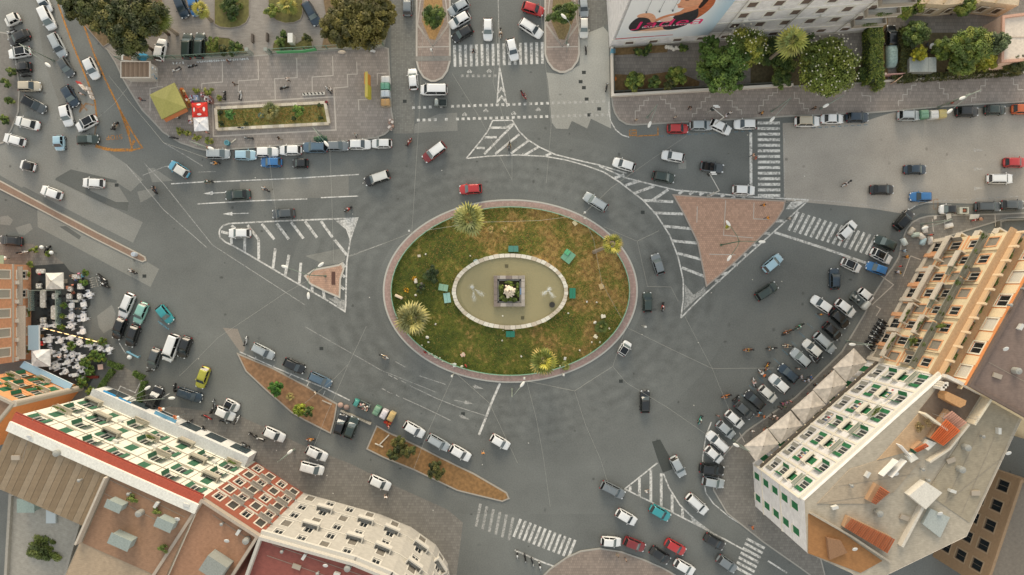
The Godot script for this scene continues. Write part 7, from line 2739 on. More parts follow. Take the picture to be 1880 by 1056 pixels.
func umbrella(called: String,label: String,group: String,at: Vector3,w: float,d: float,turn: float,h: float,hex: String,rise := 0.75) -> Node3D:
	var t := thing(called,label,"parasol",at,turn,group)
	var c := [V(-w/2,h,d/2),V(w/2,h,d/2),V(w/2,h,-d/2),V(-w/2,h,-d/2)]
	var top := V(0,h+rise,0)
	for k in 4:
		var s := shape()
		var a: Vector3=c[k]
		var b: Vector3=c[(k+1) % 4]
		var mid := (a+b)*0.5+V(0,-0.04,0)
		var m2 := mid.lerp(top,0.5)+V(0,-0.06,0)
		var a2 := a.lerp(top,0.5)
		var b2 := b.lerp(top,0.5)
		for q in [[a,mid,m2],[a,m2,a2],[mid,b,b2],[mid,b2,m2],[a2,m2,top],[m2,b2,top]]:
			s.tri(q[0],q[1],q[2])
		var m := tex(hex,"mottle",7.0)
		if k % 2==1:
			m=tex(Color(hex).darkened(0.025).to_html(false),"mottle",7.0)
		obj("canopy_panel",s,m,t)
	obj("valance",shape().walls(PW([W(-w/2,-d/2),W(w/2,-d/2),W(w/2,d/2),W(-w/2,d/2)]),h-0.22,h),tex(hex,"mottle",3.0),t)
	obj("pole",shape().cyl(Vector3.ZERO,0.05,0.05,h+rise,8),mat("6d6a63",0.6),t)
	obj("base",bx(V(0,0.1,0),V(0.8,0.2,0.8)),"77746c",t)
	for k in 4:
		obj("rib",shape().bar(c[k]-V(0,0.03,0),top-V(0,0.05,0),0.02,5),"d8d2c4",t)
	obj("finial",shape().ball(top+V(0,0.05,0),V(0.09,0.12,0.09)),"57534b",t)
	return t
func build_restaurants():
	var r := RandomNumberGenerator.new()
	r.seed=301
	umbrella("square_parasol","white square parasol at the north end of the restaurant terraces","",pl0(98,516,3.0),3.1,2.95,0.02,2.8,"d9d6cc",0.8)
	umbrella("square_parasol","white square parasol beside the blue-edged corner of the orange house","",pl0(72,658,3.2),3.3,3.1,0.02,2.9,"dddfde",0.8)
	# beige canopies before the white building
	var cn := ["northernmost","second from the north","middle","second from the south","southernmost"]
	for k in 5:
		var q: Array=[[1563,671],[1526,711],[1486.5,748.5],[1444,785.5],[1400,818]][k]
		umbrella("beige_canopy","%s of the five square beige canopies before the white building" % cn[k],"beige canopies",pl0(q[0],q[1],3.3),5.15,3.4,rad([43,43,41,39,37][k]),3.0,"cfc6ba",0.7)
	var white := tex("dfe2e6","mottle",1.5)
	var grey := tex("c2c0b8","mottle",1.5)
	var wchair := mat("dcdfe4",0.6)
	var dchair := mat("2c2d2e",0.6)
	# grey-clothed tables with dark chairs, inside the glass screen
	var g_at := ["at the screen's west pane","in the screen's upper middle","in the screen's lower middle","lowest at the screen's west pane","just east of the screen's top","beside the low wall, west","beside the low wall, east","under the pink building's shop canopy"]
	var gi := 0
	for row in "78,549 1.0 3.2|100,544 1.1 1.1|98,574 1.0 2.5|78,588 1.0 1.0|147,526 1.1 1.0|126,544 1.0 1.0|145,544 0.8 1.1|70,525 0.9 0.9".split("|"):
		var w := row.split(" ")
		var p := pts(w[0],0.75)[0]
		var at := V(p.x,0,p.y)
		table("grey_table","table with pale grey cloth "+g_at[gi],"grey-clothed tables",at,w[1].to_float(),w[2].to_float(),0.0,grey,r)
		seat_ring(at,w[1].to_float(),w[2].to_float(),0.0,dchair,"dark chair at the grey-clothed table "+g_at[gi],"dark chairs of the terrace",r)
		gi+=1
	# white tables with white chairs, told by their place along the string lights
	var rows := []
	for row in "162,541 1.2 1.2 0.3|152,559 1.3 1.2 0.2|130,561 1.2 1.3 0|130,581 1.2 1.4 0|152,583 1.2 2.0 0.1|129,598 1.2 1.2 0.4|151,609 1.2 1.4 0.2|79,598 1.5 1.1 0|100,598 1.1 1.1 0|89,624 1.2 1.7 0.1|110,626 1.1 1.2 0.5|129,620 1.0 1.2 0.2|145,629 1.2 1.2 0.5|164,634 1.3 1.1 0.2|183,640 1.2 1.2 0.6|198,642 1.1 1.2 0.3|118,640 1.1 1.2 0.4|132,651 1.1 1.4 0.2|107,653 1.1 1.0 0.1|91,647 1.0 1.3 0.1|147,657 1.2 1.2 0.5|123,665 1.2 1.2 0.4|101,673 1.7 1.1 0.4|142,673 1.2 1.3 0.3|119,683 1.2 1.2 0.5|154,679 1.0 1.1 0.5|136,689 1.2 0.9 0.2|148,696 0.9 0.9 0.4".split("|"):
		rows.append(row)
	rows.sort_custom(func(x: String,y: String) -> bool: return x.to_float()<y.to_float())
	var seen := [0,0]
	for row in rows:
		var w: PackedStringArray=row.split(" ")
		var p := pts(w[0],0.75)[0]
		var c := w[0].split(",")
		var south := 1 if c[1].to_float()>602+(c[0].to_float()-78)*0.25 else 0
		var lab: String="%s table from the west, %s of the string lights" % [ORD[seen[south]],["north","south"][south]]
		seen[south]+=1
		var at := V(p.x,0,p.y)
		var tw := w[1].to_float()*0.72
		var td := w[2].to_float()*0.72
		table("white_table","white "+lab,"white-clothed tables",at,tw,td,w[3].to_float(),white,r)
		seat_ring(at,tw,td,w[3].to_float(),wchair,"white chair at the "+lab,"white chairs of the terrace",r,0.14)
	for row in "73,498 1.5 0.8|139,508 1.6 0.8|127,531 0.9 0.9".split("|"):
		var w := row.split(" ")
		var p := pts(w[0],0.75)[0]
		table("dining_table","occupied dining table %s" % {"73,498": "north of the white square parasol's west side","139,508": "beside the people in pink and blue","127,531": "beside the people in salmon"}[w[0]],"",V(p.x,0,p.y),w[1].to_float(),w[2].to_float(),0.0,grey,r)
	# glass screen and low wall of the terrace
	var g := StandardMaterial3D.new()
	g.albedo_color=Color(0.75,0.85,0.82,0.25)
	g.transparency=BaseMaterial3D.TRANSPARENCY_ALPHA
	g.roughness=0.1
	var sc := thing("glass_screen","green-tinted glass screen round the grey-clothed tables","screen")
	for l in ["64,533 113,533","64,533 64,570","113,533 113,600"]:
		var p := pts(l)
		obj("pane",shape().wall_line(p,0.03,0.1,1.5),g,sc)
		obj("rail",shape().wall_line(p,0.07,1.5,1.56),mat("a9b3a8",0.5),sc)
		for i in 6:
			var q := p[0].lerp(p[1],i/5.0)
			obj("post",bx(V(q.x,0.75,q.y),V(0.07,1.5,0.07)),mat("8d968c",0.5),sc)
	var lw := thing("low_wall","low grey wall beside the northern white-clothed tables","wall")
	obj("wall",shape().wall_line(pts("126,552 147,553 155,545"),0.35,0.0,0.55),tex("a5a59e",S,3.0),lw)
	obj("coping",shape().wall_line(pts("126,552 147,553 155,545"),0.42,0.55,0.6),tex("b5b5ad",G,1.5),lw)
	# string of warm lamps over the terrace, lit
	var sl := thing("string_lights","string of lit warm lamps slanting over the white tables","string lights")
	var p0 := pl(78,602,2.8)
	var p1 := pl(181,628,2.8)
	obj("beam",shape().bar(p0,p1,0.04),"a88f6a",sl)
	var bulb := StandardMaterial3D.new()
	bulb.albedo_color=Color("ffe2b0")
	bulb.emission_enabled=true
	bulb.emission=Color("ffcf8a")
	bulb.emission_energy_multiplier=1.6
	for k in 8:
		var q := p0.lerp(p1,(k+0.5)/8.0)
		var o := obj("lamp_tube",shape().bar(V(-0.36,0,-0.09),V(0.36,0,0.09),0.06),bulb,sl)
		o.position=q+V(0,0.12,0)
	for k in 3:
		var l := OmniLight3D.new()
		l.name="lamp_light"
		l.light_color=Color("ffb870")
		l.light_energy=0.35
		l.light_size=0.12
		l.omni_range=12.0
		l.omni_attenuation=2.0
		l.shadow_enabled=true
		sl.add_child(l,true)
		l.position=p0.lerp(p1,(k+0.5)/3.0)+V(0,-0.22,0)
	for q in [[70,618,"9a7650"],[74,630,"b03030"]]:
		single("crate_stack",bx(V(0,0.4,0),V(0.8,0.8,0.6)).box(V(0.05,0.95,0.02),V(0.6,0.3,0.5)),mat(q[2]),"%s crates at the narrow pale blue awning" % {70: "brown",74: "red"}[q[0]],"crates","",pl0(q[0],q[1],0.8))
	# bench and pink table east of the white tables
	var b := thing("bench","dark red long bench south-east of the white tables","bench",pl0(169,693,0.6),0.05)
	obj("seat",bx(V(0,0.45,0),V(2.0,0.08,0.5)),tex("7a3327",G,1.0),b)
	obj("backrest",bx(V(0,0.75,-0.24),V(2.0,0.5,0.06)),tex("6d2c22",G,1.0),b)
	for x in [-0.85,0.85]:
		obj("leg",bx(V(x,0.22,0),V(0.08,0.44,0.44)),"3b2a24",b)
	b=thing("pink_table","small table with a pinkish top by the corner hedge","table",pl0(184,674,0.75),0.1)
	obj("top",bx(V(0,0.74,0),V(0.95,0.05,0.95)),tex("c2a699",G,1.0),b)
	for x in [-0.4,0.4]:
		for z in [-0.4,0.4]:
			obj("leg",bx(V(x,0.36,z),V(0.05,0.72,0.05)),"7a6a60",b)
	# stall under red and white square parasols
	umbrella("red_parasol","bright red square parasol with four white ovals on the stall","",pl0(364.5,200.5,2.9),2.75,2.6,rad(3),2.6,"c8352a",0.5)
	var o := taken.size()
	var rp := get_node("red_parasol")
	for k in 4:
		var a := k*PI/2
		var disc := PackedVector3Array()
		var f := shape()
		var cc := V(cos(a)*0.88,2.6+0.5*0.36+0.01,sin(a)*0.88)
		var out := V(cos(a),-0.37,sin(a)).normalized()
		var side := V(-sin(a),0,cos(a))
		for i in 14:
			var t := -TAU*i/14
			disc.append(cc+side*cos(t)*0.4+out*sin(t)*0.2)
		f.fan(disc,false)
		obj("oval_print",f,"e6dcd4",rp)
	umbrella("white_parasol","white square parasol south of the red one on the stall","",pl0(367,226.5,2.8),2.55,2.5,rad(4),2.5,"e6e6e2",0.5)
	for q in [[355,179,1.5,0.9,"9fb0c4","pale blue goods table north of the red parasol"],[348,184,0.6,0.7,"b23a78","magenta goods box west of the pale blue table"],[371,173,0.7,0.7,"b98080","pink goods box north-east of the red parasol"],[379,180,1.0,0.9,"cfcac6","heap of white bags north-east of the red parasol"],[386,184,0.6,1.0,"8d6d66","brown display rack east of the white bags"],[348,219,0.6,1.5,"c7b9ae","pale rack of goods west of the white parasol"]]:
		var t := thing("goods_table",q[5],"stall goods",pl0(q[0],q[1],0.9))
		obj("counter",bx(V(0,0.4,0),V(q[2],0.8,q[3])),mat(q[4]),t)
		for k in 6:
			obj("goods",bx(V(r.randf_range(-0.4,0.4)*q[2],0.88,r.randf_range(-0.4,0.4)*q[3]),V(0.25,0.16,0.22),Basis(Vector3.UP,r.randf()*2)),mat(["d9c9c9","8d2a3a","c7c7cf","6a4a42","b5a9c9","e3dfd8"][k]),t)
# street furniture
func lamp_head(o: Node3D,at: Vector3,a: float):
	var h := obj("lamp_head",sm().ball(Vector3.ZERO,V(0.62,0.16,0.26),Basis(),14,8),mat("dcdcd6",0.4),o)
	h.transform=Transform3D(Basis(Vector3.UP,a),at)
	obj("glass_bowl",sm().ball(V(0,-0.08,0),V(0.5,0.14,0.2),Basis(),12,6),mat("b9bdbb",0.2),h)
func street_lamp(label: String,base: Vector2,heads: Array,h: float,hex := "8f9a90",group := "street lamps"):
	var b := pl(base.x,base.y)
	var o := thing("street_lamp",label,"street lamp",b,0,group)
	var m := mat(hex,0.5,0.3)
	obj("pole",sm().tube(PV([V(0,0,0),V(0,h*0.5,0),V(0,h-0.4,0)]),0.12,0.07,8),m,o)
	obj("foot",shape().cyl(Vector3.ZERO,0.24,0.18,0.6,10),m,o)
	for q in heads:
		var p := pl(q[0],q[1],h+0.3)-b
		var d := V(p.x,0,p.z)
		obj("arm",sm().tube(PV([V(0,h-0.6,0),d*0.3+V(0,h+0.15,0),d*0.85+V(0,h+0.32,0)]),0.06,0.04,6),m,o)
		lamp_head(o,V(p.x,h+0.3,p.z),-atan2(d.z,d.x))
func traffic_arm(label: String,base: Vector2,tip: Vector2,h: float):
	var b := pl(base.x,base.y)
	var o := thing("traffic_light",label,"traffic light",b,0,"traffic lights on long arms")
	var m := mat("c3c3bd",0.5,0.2)
	var t := pl(tip.x,tip.y,h)-b
	obj("pole",sm().cyl(Vector3.ZERO,0.11,0.09,h,8),m,o)
	obj("arm",sm().bar(V(0,h,0),V(t.x,h,t.z),0.07,8),m,o)
	var d := V(t.x,0,t.z).normalized()
	for k in 2:
		var at := V(t.x,h-0.15,t.z)*V(1,1,1)-d*0.3*k
		obj("signal_head",bx(at+V(0,-0.3,0),V(0.34,0.95,0.3)),mat("3a3d3c",0.6),o)
	var side := V(-d.z,0,d.x)
	obj("sign_board",bx(V(t.x,h+0.06,t.z)+side*0.6-d*0.2,V(0.9,0.06,0.26)),"dcdcd8",o)
	obj("sign_board",bx(V(t.x,h+0.06,t.z)+side*0.6-d*0.55,V(0.9,0.06,0.22)),"dcdcd8",o)
	obj("foot",bx(V(0,0.15,0),V(0.5,0.3,0.5)),"a5a59f",o)
func bottle_bank(label: String,at: Vector3,turn: float,hex: String,lid: String,w := 1.75,d := 1.4):
	var t := thing("recycling_bin",label,"recycling bin",at,turn,"recycling bins")
	obj("tank",shape().smooth(false).loft([rrect(-w/2+0.06,w/2-0.06,d/2-0.06,0.1,0.1),rrect(-w/2,w/2,d/2,0.14,1.2),rrect(-w/2+0.02,w/2-0.02,d/2-0.04,0.14,1.3)]),mat(hex,0.55),t)
	obj("lid",sm().loft([rrect(-w/2+0.02,w/2-0.02,d/2-0.04,0.14,1.3),rrect(-w/2+0.12,w/2-0.12,d/2-0.18,0.16,1.52),rrect(-w/2+0.4,w/2-0.4,d/2-0.4,0.16,1.6)]),mat(lid,0.5),t)
	obj("lid_ridge",bx(V(0,1.6,0),V(w*0.7,0.05,0.07)),mat(hex,0.55),t)
	for sx in [-1,1]:
		obj("lifting_arm",bx(V(sx*(w/2+0.03),1.0,0),V(0.06,0.12,0.5)),mat("60686a",0.5,0.4),t)
func build_street_furniture():
	# triple lamps on the two brick islands
	street_lamp("triple-armed street lamp on the red brick island",W(1323.5,450),[[1337,410],[1399,444],[1339,474]],9.5,"5c7a66","triple street lamps")
	street_lamp("triple-armed street lamp on the small brick island of the hatched triangle",W(598,507),[[589,486],[522.5,490],[566,543]],9.5,"77877a","triple street lamps")
	for row in ["1188,216 1192.7,228.5|at the west end of the north-east pavement","1416,205 1418,219|at the zebra crossing of the north-east pavement","1506,200 1516.5,194|before the large flowered tree","1740,191 1767,180|leaning over the north-east pavement","1722,197 1744,204|at the yellow recycling bin","1691,412 1698.6,418.5|among the market boards at the orange building's corner","1555,626 1565,632.5|above the northernmost beige canopy","1346,808 1351.6,817.5|by the southernmost beige canopy","282,722 270.5,712.5|above the court's box hedge","282,722 315,731|between the dark cars of the court","540,826 532,830|by the lane east of the lone white car","99,112 87.5,119|between the two car rows in the north-west","390,278 387,272.5|beside the grey box-shaped car","600,255 599,264|among the row below the plaza","1040,80 1035,30|in the eastern median","940,715 959,706|small, at the island's south kerb"]:
		var w: PackedStringArray=row.split("|")
		var q := w[0].split(" ")
		var a := q[0].split(",")
		var b := q[1].split(",")
		street_lamp("single street lamp "+w[1],W(a[0].to_float(),a[1].to_float()),[[b[0].to_float(),b[1].to_float()]],8.2)
	traffic_arm("traffic light on a long pale arm at the red brick island's north edge",W(1300,360),W(1302.5,318),6.0)
	traffic_arm("traffic light on a long pale arm at the north-east pavement",W(1308,232),W(1308.5,198),6.0)
	# pedestrian lights and poles, thin
	for row in ["1443,372|at the tip of the red brick island","757,427|at the island's north-west kerb","1296,210|beside the long arm of the north-east pavement","1040,96|on the eastern median","796,104|on the western median","1178,598|at the island's south-east kerb","833,686|at the island's south-west kerb","1070,394|at the island's north-east kerb","962,690|by the yellowing palm","1032,684|east of the yellowing palm"]:
		var w: PackedStringArray=row.split("|")
		var t := thing("signal_post","slim signal post "+w[1],"post",V(pts(w[0])[0].x,0,pts(w[0])[0].y),0,"signal posts")
		obj("pole",shape().cyl(Vector3.ZERO,0.06,0.05,3.2,7),mat("a9aaa4",0.5,0.3),t)
		obj("signal_head",bx(V(0,3.1,0),V(0.34,0.8,0.3)),mat("c9cac5",0.5),t)
		obj("visor",bx(V(0.2,3.2,0),V(0.16,0.04,0.26)),mat("4a4d4c",0.5),t)
	# recycling bins
	for q in [[707,145,"c9cac5","d9d9d4","white","row by the plaza's east kerb"],[706,157,"3c7a60","6fa58d","green","row by the plaza's east kerb"],[706.5,171,"a9b4bc","c3ccd2","bluish","row by the plaza's east kerb"],[707,187,"a99a82","b8925f","orange-lidded","row by the plaza's east kerb"]]:
		bottle_bank("%s recycling bin in the %s" % [q[4],q[5]],pl0(q[0],q[1],1.5),PI/2+0.03,q[2],q[3],1.3,1.7)
	for q in [[1699.5,209,"4d7a60","6f957e","green"],[1717.5,209.5,"b9bcba","cfd0cd","white"],[1732.6,208,"b9ad8c","b8aa72","yellow"]]:
		bottle_bank("%s recycling bin by the north-east pavement's kerb" % q[4],pl0(q[0],q[1],1.5),0.05,q[2],q[3],1.5,1.6)
	for q in [[690.8,755,"55806a","74977f","green"],[704,761.5,"b9b5ba","ccc8cc","white"],[717.6,766,"b7a67f","b8a06c","yellow"]]:
		bottle_bank("%s recycling bin beside the loaded three-wheeler south-west of the island" % q[4],pl0(q[0],q[1],1.5),rad(-28),q[2],q[3],1.15,1.8)
	# red and white barriers in the north-west
	for q in [[147,157,1.9,-48,"northern"],[163,170,2.2,-68,"southern"]]:
		var t := thing("road_barrier","%s of the two red and white plastic barriers by the navy car" % q[4],"barrier",pl0(q[0],q[1],0.7),rad(q[3]),"plastic barriers")
		for k in 3:
			obj("segment",shape().loft([rrect(-0.34,0.34,0.24,0.05,0.0),rrect(-0.34,0.34,0.22,0.05,0.2),rrect(-0.32,0.32,0.12,0.05,0.5),rrect(-0.32,0.32,0.11,0.05,0.85)]),mat("b23a34" if (k==0 and q[4]=="northern") else "d9cfc4",0.6),t).position=V((k-1)*0.72*q[2]/1.9,0,0)
	# fence of the park above the plaza
	var fence := thing("park_fence","green-grey railing along the park above the plaza","fence")
	for l in ["222,111 345,108.5","345,108.5 460,102","500,97.5 705,85","705,85 709,60 712,-20"]:
		var p := pts(l)
		for i in p.size()-1:
			var n := int(p[i].distance_to(p[i+1])/2.0)
			obj("rail",shape().wall_line(PW([p[i],p[i+1]]),0.06,1.9,1.95),mat("7c9184",0.6),fence)
			obj("rail",shape().wall_line(PW([p[i],p[i+1]]),0.28,0.0,0.45),tex("8d8d84",S,3.0),fence)
			for k in n:
				var a := p[i].lerp(p[i+1],float(k)/n)
				var b := p[i].lerp(p[i+1],float(k+1)/n)
				var s := shape()
				for j in 8:
					var q := a.lerp(b,(j+0.5)/8.0)
					s.box(V(q.x,1.2,q.y),V(0.04,1.5,0.04))
				obj("bars",s,mat("5f7a6b",0.6),fence)
				obj("post",bx(V(a.x,1.0,a.y),V(0.1,2.0,0.1)),mat("5f7a6b",0.6),fence)
	for x in [463,497]:
		var p := pl(x,100)
		single("gate_post",bx(V(0,1.2,0),V(0.5,2.4,0.5)).box(V(0,2.45,0),V(0.62,0.12,0.62)),tex("8f958e",G,1.5),"%s stone post of the park gate above the plaza" % ("western" if x<480 else "eastern"),"gate post","",p)
	for q in [[463,70],[490,68]]:
		single("gate_rail",bx(V(0,0.4,0),V(0.3,0.8,1.5)),"5d554d","%s of the two short dark barriers on the park path" % ("left" if q[0]<480 else "right"),"barrier","",pl0(q[0],q[1],0.6))
	var blk := thing("stone_block","white upright block among the shrubs inside the park fence","block",pl0(535,72,1.0))
	obj("block",bx(V(0,0.8,0),V(0.8,1.6,1.6)),tex("d6d2c8",S,2.0),blk)
	obj("cap",bx(V(0,1.66,0),V(0.9,0.1,1.7)),tex("e0ddd4",G,1.0),blk)
	# banner strip on the fence, white scribbled lettering on the wall foot
	var r := RandomNumberGenerator.new()
	r.seed=401
	var tag := thing("painted_wall","white scrawled lettering along the foot of the park fence","wall")
	for i in 34:
		var e := 362+i*3.2 if i<30 else 318+(i-30)*6
		var s: float=113.5-(e-362)*0.06
		obj("painted_stroke",bx(pl(e,s,0.17)+V(0,r.randf_range(-0.01,0.02),0),V(r.randf_range(0.1,0.24),0.02,r.randf_range(0.25,0.5)),Basis(Vector3.UP,r.randf_range(-0.5,0.5))),"cfd3d2",tag)
	var gb := thing("green_banner","bright green strip along the park fence","banner")
	obj("cloth",shape().wall_line(pts("512,100.5 560,99 584,95"),0.06,0.6,1.7),"4f9a62",gb)
	obj("edge",shape().wall_line(pts("512,101.2 560,99.7 584,95.7"),0.05,1.7,1.78),"7db58a",gb)
	for q in [[628,96,1.6,0.7,"beige"],[684,94,1.1,0.5,"pale grey"]]:
		single("rubbish_heap",shape().ball(V(0,0.15,0),V(q[2]/2,0.3,q[3]/2)).ball(V(0.3,0.2,0.1),V(0.3,0.25,0.25)),mat("cbbfae" if q[4]=="beige" else "c5c7c6"),"%s heap of rubbish at the foot of the park fence" % q[4],"rubbish","",pl0(q[0],q[1]))
	# long planter on the plaza: stones of its wall
	var pln := thing("long_planter","long low planter with pale stone wall on the plaza","planter")
	var corners := pts("398,200 598,189.6 605,228 401,238.7")
	var stones := [tex("cbc2b0",G,1.5),tex("c3b8a4",G,1.8),tex("d4ccbb",S,2.2)]
	for k in 4:
		var a := corners[k]
		var b := corners[(k+1) % 4]
		var n := int(a.distance_to(b)/1.0)
		for i in n:
			var m := a.lerp(b,(i+0.5)/n)
			obj("wall_stone",bx(Vector3.ZERO,V(a.distance_to(b)/n-0.03,0.42+r.randf_range(-0.015,0.015),0.52)),stones[r.randi() % 3],pln).transform=Transform3D(Basis(Vector3.UP,-(b-a).angle()),V(m.x,0.34,m.y))
	obj("soil",shape().flat(pts("400,203 596,193 602,226 403,236.5"),0.42),tex("7b7743","mottle",7.0),pln)
	var in_planter := func(q: RandomNumberGenerator) -> Variant:
		var u := 0.03+q.randf()*0.94
		var p := corners[0].lerp(corners[1],u).lerp(corners[3].lerp(corners[2],u),0.13+q.randf()*0.74)
		return V(p.x,0.42,p.y)
	grass_tufts("planter_grass","grass in the long planter of the plaza",in_planter,2600,402,0.11)
	# row of small posts by the planter, yellow totem
	var rack := thing("bollard_row","white base with a row of small dark bollards above the planter","bollards")
	obj("base",shape().wall_line(pts("556,174 597,172"),0.5,0.13,0.3),tex("c9c7bf",G,1.5),rack)
	for k in 6:
		var p := pl(560+k*6.6,174-k*0.3)
		obj("bollard",shape().cyl(V(p.x,0.3,p.z),0.12,0.1,0.6,8),"3a3835",rack)
	var tot := thing("totem_sign","tall narrow orange and yellow sign panel on the plaza's east end","sign",pl0(676,160,1.5))
	obj("panel",bx(V(0,1.6,0.9),V(0.5,1.7,2.3),Basis(Vector3.BACK,0.18)),mat("b9b041",0.6),tot)
	obj("panel",bx(V(-0.12,1.6,-1.3),V(0.5,1.7,2.05),Basis(Vector3.BACK,0.18)),mat("c98a3a",0.6),tot)
	obj("cap",bx(V(-0.1,2.48,-0.2),V(0.5,0.06,4.5),Basis(Vector3.BACK,0.18)),mat("c9b75a",0.6),tot)
	for z in [-1.9,1.7]:
		obj("post",shape().cyl(V(0,0.1,z),0.07,0.07,1.0,8),"5a4a42",tot)
	# heaps at the plaza corner
	for q in [[718,222,"b8927e","brown"],[717,234,"c4bdb6","pale"]]:
		var t := thing("crate_heap","%s heap of crates at the plaza's rounded corner" % q[3],"crates",pl0(q[0],q[1],0.6))
		for k in 7:
			obj("crate",bx(V(r.randf_range(-0.4,0.4),0.3+k*0.06,r.randf_range(-0.35,0.35)),V(0.5,0.35,0.4),Basis(Vector3.UP,r.randf()*2)),mat([q[2],"8d7a70","d0c8c0","a98a7a"][k % 4]),t)
	# teal dome and pale plank on the plaza's south edge
	var dome := thing("round_bin","round teal bin on the plaza's south edge","bin",pl0(416,262,0.8))
	obj("drum",shape().smooth(false).cyl(Vector3.ZERO,0.42,0.46,0.8,14),mat("4a7f8a",0.5),dome)
	obj("rim",shape().ring(circle(0.48),circle(0.34),0.8,0.86),mat("5f97a2",0.5),dome)
	single("plank",bx(V(0,0.25,0),V(1.1,0.1,0.16)),"d5d0bf","pale plank beside the round teal bin","plank","",pl0(430,259),rad(38))
	# fig plant frame between the cars
	var fig := thing("plant_trellis","green plant trellis at the kerb above the dull blue car","planter",pl0(589,256,0.8))
	obj("box",bx(V(0,0.3,0),V(2.0,0.6,0.7)),"4f6f66",fig)
	obj("leaves",leaf_cloud(rng,V(1.2,0.6,0.7),12,60,0.15,["3f5f50","4d6f5a","5d7f60"],0.4),leaf_mat(),fig).position.y=0.9
	# garden wall along the north-east pavement
	var gw := thing("garden_wall","pale low wall with railing along the north-east pavement","wall")
	obj("wall",shape().wall_line(pts("1122,90 1123,177.5 1452,158.5"),0.35,0.0,1.0),tex("c9c1b4",S,4.0),gw)
	obj("coping",shape().wall_line(pts("1122,90 1123,177.5 1452,158.5"),0.45,1.0,1.07),tex("d6cfc3",G,2.0),gw)
	var rail := pts("1125,92 1126,172 1450,154.5")
	for i in 2:
		var n := int(rail[i].distance_to(rail[i+1])/1.8)
		for k in n:
			var a := rail[i].lerp(rail[i+1],(k+0.03)/n)
			var b := rail[i].lerp(rail[i+1],(k+0.97)/n)
			obj("railing_panel",shape().wall_line(PW([a,b]),0.05,0.3,1.7),mat("3c413c",0.6),gw)
	gw=thing("garden_wall","pale kerb wall along the far east gardens","wall")
	obj("wall",shape().wall_line(pts("1590,152 1660,148.5 1780,140.5 1860,135 1990,127"),0.3,0.0,0.5),tex("c4bcae",S,4.0),gw)
	obj("coping",shape().wall_line(pts("1590,152 1660,148.5 1780,140.5 1860,135 1990,127"),0.36,0.5,0.55),tex("cfc7ba",G,2.0),gw)
	var gate := thing("garden_gate","pinkish gate leaf standing open at the covered car's drive","gate",pl0(1644,145,1.0),rad(3))
	obj("leaf",bx(V(0,0.8,-0.8),V(4.2,1.5,0.1)),"c29a93",gate)
	obj("leaf",bx(V(0.4,0.7,0.1),V(1.9,1.3,0.1),Basis(Vector3.UP,0.6)),"cfae93",gate)
	obj("post",bx(V(-2.2,0.9,-0.8),V(0.35,1.8,0.35)),tex("c4b2a4",G,1.0),gate)
	for q in [[1713,85,"round white garden table beside the ball bush"],[1669,88,"round white garden table half under the ball bush"]]:
		var t := thing("garden_table",q[2],"table",pl0(q[0],q[1],0.75))
		obj("top",shape().cyl(V(0,0.72,0),0.58,0.6,0.04,18),mat("e0e0dc",0.5),t)
		obj("leg",shape().cyl(Vector3.ZERO,0.2,0.06,0.72,8),"cfcfca",t)
		for k in 4:
			single("garden_chair",chair_mesh(),"4d4f50","dark garden chair at the round white table %s" % ("beside the ball bush" if q[0]>1700 else "half under the ball bush"),"chair","garden chairs",pl0(q[0],q[1],0.75)+V(cos(k*1.57+0.5),0,sin(k*1.57+0.5))*0.9,-(k*1.57+0.5)+PI)
	var bags := thing("white_bags","row of white sacks in the bed at the banner facade's foot","sacks",pl0(1235,88,0.5))
	for k in 6:
		obj("sack",sm().ball(V(-1.1+k*0.45,0.35,r.randf_range(-0.25,0.25)),V(0.36,0.32,0.42)),"d9d3c6",bags)
	# orange cone-like bin in the garden corner
	single("orange_bin",shape().cyl(Vector3.ZERO,0.32,0.36,0.7,12).ring(circle(0.4),circle(0.3),0.7,0.76),"c8742f","orange bin in the garden corner behind the wall","bin","",pl0(1128,145,0.6))
	single("air_box",bx(V(0,0.6,0),V(0.7,1.2,0.7)).box(V(0,1.22,0),V(0.8,0.06,0.8)),"5f93a8","pale blue box at the banner facade's west corner","box","",pl0(1125,95,0.8))
	# roadside boards of the market by the orange building
	for q in [[1741,397,0.9,1.1,25,"d6d3ca","slanting white board beside the black-roofed small car"],[1716,400,0.5,0.6,15,"d6d0c4","small white board west of the slanting one"],[1788,398,1.7,0.85,3,"d0d1cb","large white folding board by the ramp"]]:
		var t := thing("market_board",q[6],"board",pl0(q[0],q[1],0.6),rad(q[4]))
		obj("board",bx(V(0,0.75,0),V(q[2],0.05,q[3]),Basis(Vector3.RIGHT,0.35)),mat(q[5]),t)
		obj("frame",bx(V(-q[2]*0.45,0.37,0),V(0.05,0.7,0.05)).box(V(q[2]*0.45,0.37,0),V(0.05,0.7,0.05)),"8d8d88",t)
	for q in [[1744.5,414,"d9d6d0"],[1694,434.5,"d2cbbf"],[1675,424,"b9b2a5"],[1683,431,"aab5aa"],[1697,443,"a9c0c6"],[1710,442,"cfcbc2"],[1700,421,"c6c2b8"],[1662,444,"c9d0cc"]]:
		var lab: String={1744: "white covered barrow, easternmost",1694: "cream covered goods in the middle",1675: "grey covered goods, westernmost",1683: "greenish covered goods",1697: "pale blue covered goods",1710: "white boxes at the building's corner",1700: "pale flat goods under the lamp",1662: "small pale bundle at the kerb"}[int(q[0])]
		var t := thing("covered_goods","%s of the market at the orange building's corner" % lab,"market goods",pl0(q[0],q[1],0.6),r.randf()*3)
		obj("cover",sm().loft([rrect(-0.75,0.75,0.45,0.2,0.05),rrect(-0.7,0.7,0.42,0.2,0.5),rrect(-0.45,0.5,0.25,0.15,0.72)]),tex(q[2],"mottle",1.2),t)
